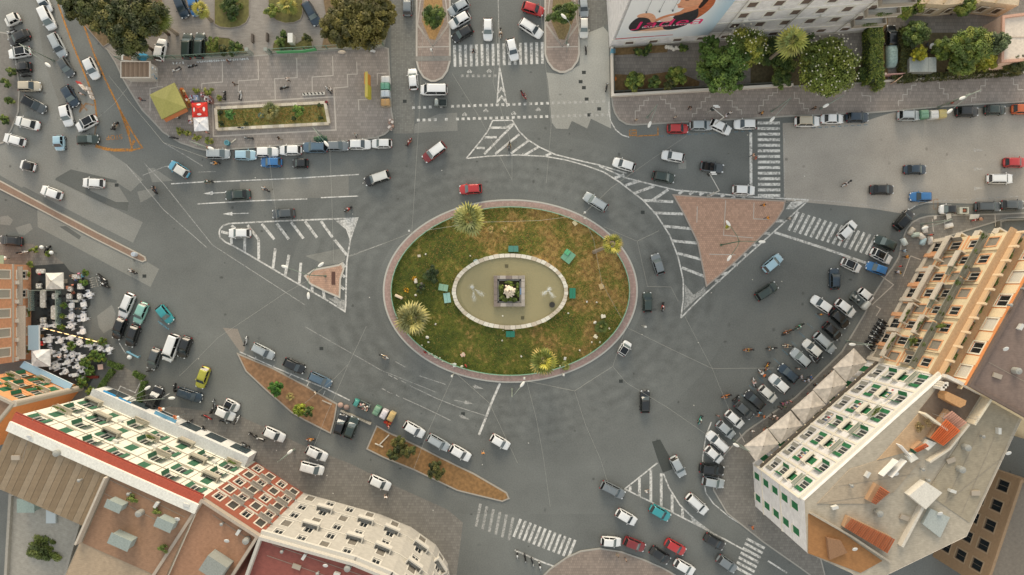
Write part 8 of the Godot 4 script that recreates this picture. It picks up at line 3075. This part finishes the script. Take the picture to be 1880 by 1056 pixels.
		obj("box",bx(V(0.5,0.2,0.4),V(0.5,0.4,0.4),Basis(Vector3.UP,0.4)),"8d7f70",t)
	# skip bags and bench by the bottle banks, plank wall
	var pw := thing("plank_wall","long low pale plank barrier between the earth islands","barrier")
	var pp := pts("626,753 682,778")
	for k in 6:
		obj("plank",shape().wall_line(PW([pp[0].lerp(pp[1],(k+0.02)/6.0),pp[0].lerp(pp[1],(k+0.98)/6.0)]),0.34,0.0,0.5+0.02*(k % 2)),tex(["a09a8d","989285","aaa497"][k % 3],G,1.0),pw)
	for q in [[625,744,"a98f82"],[636,748,"8f7a70"]]:
		single("rubble_sack",sm().ball(V(0,0.35,0),V(0.55,0.4,0.5)),mat(q[2]),"%s rubble sack at the end of the plank barrier" % ("western" if q[0]<630 else "eastern"),"sack","",pl0(q[0],q[1],0.4))
	var red := thing("red_sacks","red and orange sacks below the yellow recycling bin","sacks",pl0(712,778,0.4))
	for k in 5:
		obj("sack",sm().ball(V(-0.5+k*0.25,0.28,r.randf_range(-0.3,0.3)),V(0.32,0.28,0.3)),mat(["b5302a","c9502a","b8423a","cf6a35","8f2a2a"][k]),red)
	# broken pale post on the eastern earth island, plank on the western one
	single("fallen_post",bx(V(0,0.25,0),V(2.7,0.16,0.2)).box(V(-1.3,0.26,0),V(0.2,0.14,1.6),Basis(Vector3.UP,0.35)),"d3ccbd","pale fallen post with crosspiece on the eastern earth island","post","",pl0(705,808,0.2),rad(46))
	single("fallen_plank",bx(V(0,0.22,0),V(1.9,0.1,0.2)),"bdb2a2","pale plank lying on the western earth island","plank","",pl0(600,739,0.2),rad(-24))
	single("sign_drum",shape().smooth(false).cyl(Vector3.ZERO,0.42,0.42,0.9,14).ring(circle(0.3),circle(0.12),0.9,0.95),"b9c2cb","pale round drum at the rounded end of the long median","drum","",pl0(246,467,0.6))
	# blue striped barrier in the court, lamps on an arm
	single("blue_beam",bx(V(0,0.75,0),V(2.4,0.12,0.24)).box(V(-1.0,0.35,0),V(0.1,0.7,0.3)).box(V(1.0,0.35,0),V(0.1,0.7,0.3)),"78a9bd","pale blue barrier beam in the terrace car park","barrier","",pl0(243,651,0.8),rad(-28))
	single("white_dish",sm().ball(V(0,0.5,0),V(0.45,0.35,0.45)).cyl(Vector3.ZERO,0.2,0.1,0.4,8),"d9dcda","white round tub beside the pale blue barrier beam","tub","",pl0(237,656,0.6))
	for q in [[295,752,"west"],[322,767,"east"]]:
		var t := thing("globe_lamp","pair of orange and white globe lamps on the wide blue awning's %s corner" % q[2],"lamp",pl0(q[0],q[1],3.6))
		obj("stem",shape().cyl(Vector3.ZERO,0.06,0.05,3.3,8),mat("7d8686",0.5,0.3),t)
		obj("orange_globe",sm().ball(V(0,3.6,0),V(0.36,0.3,0.36)),mat("d08b62",0.4),t)
		obj("white_globe",sm().ball(V(0.45,3.6,-0.1),V(0.26,0.26,0.26)),mat("dfe6e4",0.4),t)
		obj("cap",sm().ball(V(-0.1,3.88,-0.25),V(0.26,0.12,0.26)),mat("a8562f",0.5),t)
	for q in [[76,454],[94,464],[8,474]]:
		var t := thing("garden_globe","white globe lamp on the pavement north of the terrace, %s" % {76: "upper one by the plant",94: "eastern one",8: "at the left edge"}[q[0]],"lamp",pl0(q[0],q[1],1.2))
		obj("stem",shape().cyl(Vector3.ZERO,0.05,0.05,1.0,8),"3a3d3c",t)
		obj("globe",sm().ball(V(0,1.2,0),V(0.36,0.34,0.36)),mat("dfe2e0",0.4),t)
	# white railings among the northern bikes
	var rk := thing("bike_rack","pale metal rack beside the northern motorbike cluster","rack",pl0(169,519,0.6),rad(-75))
	for k in 5:
		obj("hoop",shape().tube(PV([V(-0.8+k*0.4,0,-0.5),V(-0.8+k*0.4,0.7,-0.4),V(-0.8+k*0.4,0.7,0.4),V(-0.8+k*0.4,0,0.5)]),0.03,0.03,5),mat("c3bfb5",0.5),rk)
	obj("rail",shape().bar(V(-0.9,0.05,0.5),V(0.9,0.05,0.5),0.035,5).bar(V(-0.9,0.05,-0.5),V(0.9,0.05,-0.5),0.035,5),mat("c3bfb5",0.5),rk)
	# flower pot on the red brick island
	var pot := thing("flower_pot","round stone pot with a yellow-green plant on the red brick island","flower pot",pl0(1336,417,0.6))
	obj("pot",shape().cyl(V(0,0.13,0),0.42,0.56,0.5,14),tex("c9b79a",G,1.0),pot)
	obj("plant",leaf_cloud(rng,V(0.42,0.3,0.42),8,60,0.1,["9a9430","b0a83a","7a7f2c"],0.45),leaf_mat(),pot).position.y=0.8
	# stone lumps on the lawn's west side
	for q in [[732,545,1.5,0.5,"e0c9b0","pale pinkish slab on the lawn's west side",-25],[763,516,0.6,0.9,"d9d2c4","upright pale stone beside the yellow bush",10],[773,524,0.8,1.0,"6d6a66","dark rusty stone beside the pale stone",20],[763,542,0.4,0.4,"d8d4c8","small white stone below the dark rusty one",0]]:
		single("lawn_stone",shape().loft([rrect(-q[2]/2,q[2]/2,q[3]/2,0.1,0.1),rrect(-q[2]/2+0.03,q[2]/2-0.03,q[3]/2-0.03,0.1,0.55),rrect(-q[2]/2+0.12,q[2]/2-0.12,q[3]/2-0.1,0.05,0.65)]),tex(q[4],S,1.5),q[5],"stone","",pl0(q[0],q[1],0.5)+V(0,0.15,0),rad(q[6]))
# people
func limb(a: Vector3,b: Vector3,ra: float,rb: float) -> Array:
	return [a,b,ra,rb]
func make_person(pose: String) -> Node3D:
	# facing east (+x); joints in metres
	var hip := 0.93
	var lean := 0.0
	var J := {}
	if pose=="ride" or pose=="sit":
		hip=0.86 if pose=="ride" else 0.5
		lean=0.12 if pose=="ride" else 0.05
	var c := V(0,hip,0)
	J.chest=c+V(lean,0.36,0)
	J.neck=c+V(lean*1.3,0.55,0)
	J.head=c+V(lean*1.3+0.03,0.70,0)
	for s in [-1.0,1.0]:
		var k := "l" if s<0 else "r"
		J["sh"+k]=c+V(lean*1.2,0.48,0.19*s)
		J["hip"+k]=c+V(0,-0.03,0.1*s)
		match pose:
			"stand":
				J["el"+k]=J["sh"+k]+V(-0.03,-0.29,0.06*s)
				J["wr"+k]=J["el"+k]+V(0.08,-0.25,0.01*s)
				J["kn"+k]=V(0.02,0.49,0.11*s)
				J["an"+k]=V(0.0,0.08,0.12*s)
			"walk":
				J["el"+k]=J["sh"+k]+V(-0.1*s,-0.27,0.07*s)
				J["wr"+k]=J["el"+k]+V(0.14-0.08*s,-0.21,0.0)
				J["kn"+k]=V(0.18*s+0.05,0.5,0.09*s)
				J["an"+k]=V(0.3*s-0.05,0.09+(0.08 if s<0 else 0.0),0.09*s)
			"ride":
				J["el"+k]=J["sh"+k]+V(0.2,-0.19,0.08*s)
				J["wr"+k]=V(0.62,1.04,0.3*s)
				J["kn"+k]=V(0.4,0.74,0.17*s)
				J["an"+k]=V(0.42,0.36,0.15*s)
			"sit":
				J["el"+k]=J["sh"+k]+V(0.1,-0.25,0.06*s)
				J["wr"+k]=J["el"+k]+V(0.22,0.03,-0.04*s)
				J["kn"+k]=V(0.42,0.5,0.11*s)
				J["an"+k]=V(0.44,0.08,0.11*s)
	var body := [limb(c,J.chest,0.115,0.135),limb(J.chest,J.neck,0.12,0.06),limb(J.neck,J.head,0.052,0.06),limb(J.head+V(-0.01,0.03,0),J.head+V(0.02,-0.05,0),0.098,0.075),limb(J.head+V(0.1,-0.02,0),J.head+V(0.12,-0.035,0),0.016,0.014)]
	var shirt := [limb(c+V(0,-0.04,0.05),J.chest+V(0,0,0.07),0.12,0.13),limb(c+V(0,-0.04,-0.05),J.chest+V(0,0,-0.07),0.12,0.13),limb(J.shl,J.shr,0.085,0.085)]
	var trousers := [limb(J.hipl,J.hipr,0.12,0.12)]
	var shoes := []
	for k in ["l","r"]:
		var s := -1.0 if k=="l" else 1.0
		body.append_array([limb(J["sh"+k],J["el"+k],0.05,0.04),limb(J["el"+k],J["wr"+k],0.038,0.028),limb(J["hip"+k],J["kn"+k],0.085,0.058),limb(J["kn"+k],J["an"+k],0.055,0.038)])
		var fd: Vector3=(J["wr"+k]-J["el"+k]).normalized()
		body.append(limb(J["wr"+k],J["wr"+k]+fd*0.07,0.03,0.034))
		shirt.append(limb(J["sh"+k],J["sh"+k].lerp(J["el"+k],0.8),0.068,0.058))
		trousers.append_array([limb(J["hip"+k],J["kn"+k],0.105,0.075),limb(J["kn"+k],J["an"+k],0.072,0.06)])
		shoes.append(limb(J["an"+k]+V(-0.03,-0.035,0),J["an"+k]+V(0.17,-0.04,0),0.045,0.04))
		body.append(limb(J.head+V(0,-0.01,0.09*s),J.head+V(0,-0.035,0.092*s),0.02,0.014))
	var p := Node3D.new()
	p.name=pose
	obj("body",sdf_mesh(body,0.028,0.05),mat("b98a6e",0.6),p)
	obj("shirt",sdf_mesh(shirt,0.036,0.06),mat("ffffff",0.9),p)
	obj("trousers",sdf_mesh(trousers,0.036,0.05),mat("2d3440",0.9),p)
	obj("shoes",sdf_mesh(shoes,0.03,0.02),mat("2b2826",0.7),p)
	if pose=="ride":
		obj("helmet",sm().ball(J.head+V(-0.01,0.03,0),V(0.15,0.15,0.135),Basis(),12,8),mat("2b2b2c",0.3),p)
	else:
		obj("hair",sdf_mesh([limb(J.head+V(-0.03,0.05,0),J.head+V(0.02,0.06,0),0.095,0.088),limb(J.head+V(-0.05,0.0,0),J.head+V(-0.06,-0.04,0),0.085,0.07)],0.03,0.03),mat("2e231c",0.8),p)
	for k in ["l","r"]:
		var s := -1.0 if k=="l" else 1.0
		var fd: Vector3=(J["wr"+k]-J["el"+k]).normalized()
		var side := V(0,0,1)
		var up := fd.cross(side).normalized()
		side=up.cross(fd).normalized()
		var o: Vector3=J["wr"+k]+fd*0.085
		var f := sm()
		for i in 4:
			var l: float=[0.06,0.075,0.07,0.055][i]
			var b := o+side*(i-1.5)*0.019
			f.tube(PV([b,b+fd*l*0.5+up*0.006,b+fd*l*0.95-up*0.012]),0.009,0.007,5)
		f.tube(PV([o-fd*0.05+up*0.0-side*0.03*s,o-side*0.05*s,o+fd*0.025-side*0.055*s]),0.011,0.008,5)
		obj("fingers",f,mat("b98a6e",0.6),p)
	return p
func build_people():
	var protos := {}
	for k in ["stand","walk","ride","sit"]:
		protos[k]=make_person(k)
	var trouser := ["2d3440","23262b","4a4f5c","5d564c","3a2f2a","8b8474"]
	var skin := ["b98a6e","a87a5e","c49a7d","946a50"]
	var hairs := ["2e231c","1c1714","5a432f","3a2c22"]
	var i := 0
	for row in PEOPLE.split("\n",false):
		var w := row.split("|")
		var c := w[0].strip_edges().split(" ",false)
		var pose := c[3]
		var h := {"stand": 1.4,"walk": 1.4,"ride": 1.3,"sit": 1.0}
		var p := place(protos[pose],"person",w[1].strip_edges(),"person",pl0(c[0].to_float(),c[1].to_float(),h[pose]),rad(c[2].to_float()),w[2].strip_edges() if w.size()>2 else "")
		if pose=="ride":
			p.position+=V(cos(rad(c[2].to_float())),0,-sin(rad(c[2].to_float())))*-0.25
		tint(p,["shirt"],mat(c[4],0.9))
		tint(p,["trousers"],mat(trouser[i % 6],0.9))
		tint(p,["body","fingers"],mat(skin[i % 4],0.6))
		tint(p,["hair"],mat(hairs[i % 4],0.8))
		tint(p,["helmet"],mat(["2b2b2c","c9c9c6","1d2a3a","b9b9b4"][i % 4],0.3))
		i+=1
	for k in protos:
		protos[k].free()
const PEOPLE := """
869 91.5 200 walk 23262b|person in dark clothes with a white bag crossing the north street's zebra
919 60.5 270 ride d0b59a|rider in a pale top on the cream scooter of the north street
961.4 173.7 305 ride 8d2a28|rider in red on the red scooter before the cycle crossing
750.6 260 60 ride 8a2b2b|rider in dark red leaving the western cobbled lane
935 266.5 265 ride 8d7f58|rider in khaki on the hatched triangle of the north street
380.6 333 180 ride 2d4038|rider in dark green on the upper lane line
486 347 150 ride 3a3f44|rider in grey between the lane lines of the west road
638 384 210 ride a3282c|rider in bright red north of the hatched triangle
281.6 348 115 ride 23262b|rider in black by the pale square patch
241 498 150 ride 2f3336|rider below the rounded end of the long median
393.3 299 180 ride c98a3a|rider in orange-yellow below the grey box-shaped car
209 230 62 ride 1f2426|rider in black between the orange lines
1555 337 215 ride c9c2bf|rider in white on the wide east road
1217.5 564 268 ride a33a3c|rider in red beside the dark green car at the island's east
705 655 333 ride d8c39a|rider with pale helmet south-west of the island
569 807.8 180 ride cf8a2e|rider in orange on the cream building's lane
1374.5 642.8 185 ride b08a3c|rider in ochre west of the slanting cars
1417 640 190 ride 2f4a48|rider in dark teal behind the one in ochre
1446.4 635.4 175 ride c9ab84|rider in beige close to the long silver car
1468.5 600 220 ride 5fa588|rider in mint green near the black pair
1448 609 200 ride 6d5a3a|rider in olive brown with bags near the black pair
1399.5 685.3 130 ride dedcd6|rider in white before the dark teal car
1410 673.6 250 ride c9962f|rider in yellow before the dark teal car
1385.7 702.4 100 ride d3a5a5|rider in pink beside the small pearl car
1334 728 200 ride d0802a|rider in orange near the dark grey car of the slanting row
1286.4 772 250 ride 4fb09a|rider in turquoise at the slanting row's south end
1404.5 690 320 stand d9702f|person in bright orange beside the white scooter of the slanting row
1509.6 577.6 90 stand c98a2e|person in orange-yellow at the top of the slanting row
1530 686 60 walk b5432f|person in red-orange by the northern canopies
1519 692 200 stand 4a4d52|person in grey by the second canopy
1491 693.5 30 walk 2f5f9a|person in blue behind the dark teal car
1486 699 200 walk c9cdd2|person in white behind the dark teal car
1479.5 700.5 240 stand 8f9fb8|person in pale blue behind the white car of the slanting row
1468.5 678 90 stand 9a9490|person in grey-brown behind the silver-blue car
1472.9 692.5 10 walk a9aab0|person in grey walking towards the canopies
1453.8 738 60 stand c07a72|person in salmon between the cars and the middle canopy
1439 742.5 200 stand 9a4a68|person in magenta in the group by the small pearl car
1442 748 280 stand 4d6b52|person in dark green in the group by the small pearl car
1446 740 120 stand 6a5a78|person in violet in the group by the small pearl car
1434 750 30 stand 2d3038|person in black in the group by the small pearl car
1423 764.6 300 walk e0dcd8|person in white at the fourth canopy's edge
1428 769 150 stand c5a29a|person in pale pink at the fourth canopy's edge
1418 770 60 stand 3a3c40|person in dark grey at the fourth canopy's edge
1396.5 758.7 90 stand 5fa8c4|person in sky blue behind the black car of the slanting row
1394 763 180 walk a06a4a|person in brown behind the black car of the slanting row
1403.9 766 0 walk b8704a|person in rust walking behind the dark grey car
1383.3 792.5 270 stand d5d6d4|person in white alone between the cars and the southern canopies
1404 791 40 sit c9785a|person in orange-brown seated under the southernmost canopy's edge
1411 785 220 sit 6a7a70|person in grey-green seated under the fourth canopy's edge
1502 706 210 sit 9aa6a8|person in pale grey seated at the second canopy's edge
1484.5 725 40 sit 8a4a40|person in dark red seated at the middle canopy's edge
1320.2 764.6 250 stand 8d6f6a|person in brown by the white car of the slanting row
1667.5 471.5 190 walk cf8a30|person in orange on the corner pavement by the white car
1655 489 100 stand a8323a|person in red on the corner pavement beside the blue car
1651 499.5 200 stand c9ccd6|person in white beside the one in yellow
1653.5 500.5 20 stand d0a53a|person in yellow on the corner pavement by the blue car
1663 460.5 10 walk 9ab4c4|person in pale blue near the slanting crossing's end
1712 431 90 stand c04a3a|person in red under the white sunshade at the market
1803 402 200 stand c9a08a|person in pale red behind the white folding board
1389 289.5 180 walk b56a5a|person in rust red on the east zebra crossing, southern one
1385 284 200 walk c9a58d|person in pale pink on the east zebra crossing, northern one
1404 376 15 walk d08a3c|person in orange at the red brick island's north edge
1411 399.5 20 walk d9932f|person in bright orange on the red brick island's east side
1451 400.5 0 stand b8b2a8|person in grey at the slanting crossing's west end
1268 196 250 walk 3a3430|person in dark clothes with a white bag on the north-east pavement
1334 211.5 190 walk d6d3d8|person in white by the aslant white car
1342 206 90 stand cfcfcb|person in pale grey at the kerb of the north-east pavement
1401 206 170 walk c8924a|person in ochre walking on the north-east pavement
1241 214 120 stand c9b9a2|person in beige at the kerb behind the red car
1169 219 90 stand b9a58e|person in pale brown at the pavement's west corner
1498 197 200 walk 4f463c|person in dark brown under the large flowered tree
1750 187 10 walk 9a5548|person in brick red by the lamp of the north-east pavement
598 186.5 300 walk 8d2a3a|person in crimson at the planter's north-east corner
606 162 200 stand dcdad6|person in white at the planter's bench row
416.5 110.5 250 walk 4a2f2a|person in dark red by the scrawled wall
428 152 220 walk 5a5450|person in grey on the plaza's west side
525.6 144.5 10 walk d9d5cf|person in white on the plaza's white line
510.5 253 190 walk 2b2622|person in black on the plaza's south edge
652 247 80 walk a9b0a8|person in pale grey near the kerb of the plaza's south-east
380 187 280 stand c9a9a0|person in pink at the stall's bags
385 178 200 stand 7a4a42|person in brown at the stall's rack
377 242 60 stand c98a80|person in salmon at the white parasol's south side
350 222 30 stand e0d8d4|person in white at the stall's west rack
146 171 60 stand c9b6b4|person in pink and black between the barriers and the navy car
256 181 200 walk 9a6a62|person in dull red on the kerb by the tented kiosk
323 214 120 stand d3cbc2|person in white below the tented kiosk
380 271 20 stand cf6a2f|person in orange behind the grey box-shaped car
142 502 270 sit d98aa6|person in pink at the occupied table of the terrace
150 507 180 sit 5fb0c9|person in turquoise at the occupied table of the terrace
136 515 90 sit 3a5a8a|person in blue at the occupied table of the terrace
128 507 0 sit 5a4a42|person in brown at the occupied table of the terrace
131 523 270 sit d98a72|person in salmon at the round table under the pink group
121 528 0 sit c98a72|person in dusty pink at the round table under the pink group
133 539 120 sit 8a4a3a|person in rust at the round table under the pink group
70 504 90 sit a8324a|person in crimson at the table north of the white parasol
140 567 250 stand 2b2d30|waiter in black with white trousers among the white tables
118 654 180 stand d8dade|waiter in white among the southern white tables
106 657 60 sit c9a59a|person in pale pink at a southern white table
74 634 90 stand c8342e|person in red at the pale blue awning's crates
855 672 30 stand c9302f|person in red crouched at the island's south-west kerb
779.5 648 60 sit a3242a|person in deep red sitting at the island fence's south-west
887 833 100 walk c98a4a|person in orange-brown south of the dashed stop line
578 722 200 stand d9cdb8|person in cream at the western earth island's kerb
713 785 180 stand d9a59a|person in pink below the red sacks
1383 970 0 walk c96a2f|person in orange at the south-east crossing's pavement
1188 903 0 ride b9bbb8|rider in grey crossing the southern hatched triangle
708 914 90 walk d9d9d6|person in white on the lane before the grey building
1135 1022 90 stand 6d6a64|person in grey on the southern plaza
1150 1030 200 stand 9a8a7a|person in beige on the southern plaza
"""
# wires and litter
func build_wires():
	var m := mat("a5a6a0",0.6,0.2)
	var i := 0
	for row in WIRES.split("\n",false):
		var w := row.split("|")
		var p := w[0].strip_edges().split(" ",false)
		var s := shape()
		for k in p.size()-1:
			var a := p[k].split(",")
			var b := p[k+1].split(",")
			var q0 := pl(a[0].to_float(),a[1].to_float(),6.8)
			var q1 := pl(b[0].to_float(),b[1].to_float(),6.8)
			var path := PackedVector3Array()
			for j in 9:
				var u := j/8.0
				path.append(q0.lerp(q1,u)+V(0,-0.012*q0.distance_to(q1)*4.0*u*(1.0-u),0))
			s.tube(path,0.017,0.017,4)
		var line := thing("overhead_wire",w[1].strip_edges(),"wire")
		obj("cable",s,m,line)
		for k in p.size():
			var a := p[k].split(",")
			var q := pl(a[0].to_float(),a[1].to_float(),6.8)
			obj("insulator",shape().ball(q,V(0.06,0.05,0.06),Basis(),6,4),"8d8d88",line)
const WIRES := """
756,427 762,330 770,200 776,60 780,-40|overhead wire running north along the western cobbled lane
756,427 640,472 520,540 400,620 330,690|overhead wire from the island's north-west post to the terrace car park
756,427 820,417 880,408 990,405 1060,396|overhead wire across the north of the lawn
1070,394 1122,345 1200,290 1260,250|overhead wire over the silver estate car to the north-east pavement
1070,394 1090,440 1105,520 1150,600|overhead wire down the lawn's east side under the slender palm
1110,417 1170,443 1209,424|overhead wire junction east of the slender palm
1170,443 1189,526 1232,527 1245,553|overhead wire above the grey and dark green cars
1150,601 1230,640 1308,677 1420,676|overhead wire from the island's south-east kerb to the slanting cars
1258,582 1308,677 1340,755|overhead wire south of the hatched border's tip
1150,601 1125,673 1150,703 1225,748 1300,800|overhead wire across the black car in the south-east lanes
1125,673 1055,718 968,700|overhead wire from the yellowing palm to the junction in the south-east lanes
1055,718 1075,780 1102,842 1120,900|overhead wire running south from the junction in the south-east lanes
967,700 985,770 998,842 1010,930|overhead wire running straight south from the yellowing palm
835,684 787,790 760,860|overhead wire over the dashed stop line's west
835,684 898,740 950,850|overhead wire over the dashed stop line
672,600 640,668 600,760 560,860|overhead wire over the steel-blue car's lane
640,668 614,695 560,740|overhead wire branching to the earth island
940,330 940,270 905,150 914,40|overhead wire from the ring road into the north street
1003,335 1012,230 1000,100 990,-20|overhead wire along the north street's east side
830,135 880,215 940,330|overhead wire from the western median to the ring road
490,260 500,340 510,420|overhead wire over the pale blue and the dark grey car
605,270 610,400 612,480|overhead wire down to the small brick island
250,140 210,190 172,222|overhead wire from the wooden kiosk over the orange lines
200,140 240,190 300,262 380,290|overhead wire along the plaza's curved kerb
"""
func build_litter():
	var r := RandomNumberGenerator.new()
	r.seed=501
	# single pieces of rubbish on the lawn and by its fence
	var spots := "785,619 787,628 775,634 788,649 793,650 800,655 808,657 813,663 828,668 835,671 848,673 923,607 943,607 957,654 922,625 1033,558 1043,575 1077,554 1095,555 1108,582 1092,592 1093,619 1086,628 1101,628 1064,643 1037,658 1034,667 1107,526 1054,410 1073,401 851,650 864,470 780,586 800,595 760,560 770,470 782,467 744,600 1028,672 1118,603".split(" ")
	for k in spots.size():
		var p := pts(spots[k])[0]
		var big := k % 5==0
		var s := shape()
		if k % 2==0:
			s.smooth().ball(Vector3.ZERO,V(0.2,0.1,0.16)*(1.8 if big else 1.0),Basis(),7,5)
		else:
			s.box(Vector3.ZERO,V(0.34,0.05,0.26)*(1.7 if big else 1.0),Basis.from_euler(V(0.2,0,0.25)))
		single("litter",s,mat(["d9d5c8","e3ded2","c9c4b4","dcd0b8"][k % 4]),"pale scrap of litter on the oval lawn","litter","scraps of litter on the lawn",V(p.x,0.36,p.y),r.randf()*3)
	for q in [[1055,410,0.9,"e0d0a8","cream board at the lawn's north fence"],[850,651,0.8,"d6b5a0","pinkish sack among the litter of the lawn's south"],[1107,581,0.8,"dcd6c2","pale slab north of the low palm bush"],[1093,618,0.7,"d9d0b5","pale lump south of the low palm bush"],[1103,526,1.0,"bfa77a","straw heap on the scorched east lawn"],[874,481,0.9,"9ab0b4","grey-blue box at the fountain's north-west rim"],[834,670,0.7,"e0e2de","white box at the lawn's south-west fence"]]:
		single("debris",bx(V(0,0.15,0),V(q[2],0.3,q[2]*0.7),Basis.from_euler(V(0.1,0.4,0.06))).ball(V(q[2]*0.3,0.12,q[2]*0.3),Vector3.ONE*0.18),mat(q[3]),q[4],"debris","",pl0(q[0],q[1])+V(0,0.2,0),r.randf()*3)
	# scraps on the roads
	for k in 60:
		var e := r.randf_range(300,1500)
		var s := r.randf_range(240,1000)
		if pow((e-937)/240,2)+pow((s-534)/175,2)<1.0 or (e<480 and s>660) or (e>1300 and s>600):
			continue
		var p := pl(e,s)
		single("road_litter",bx(Vector3.ZERO,V(0.2,0.03,0.14)),mat(["d3d1c9","c2beb2","5d5a52"][k % 3]),"tiny scrap of paper on the roadway","litter","scraps of paper on the roadway",p+V(0,0.035,0),r.randf()*3)
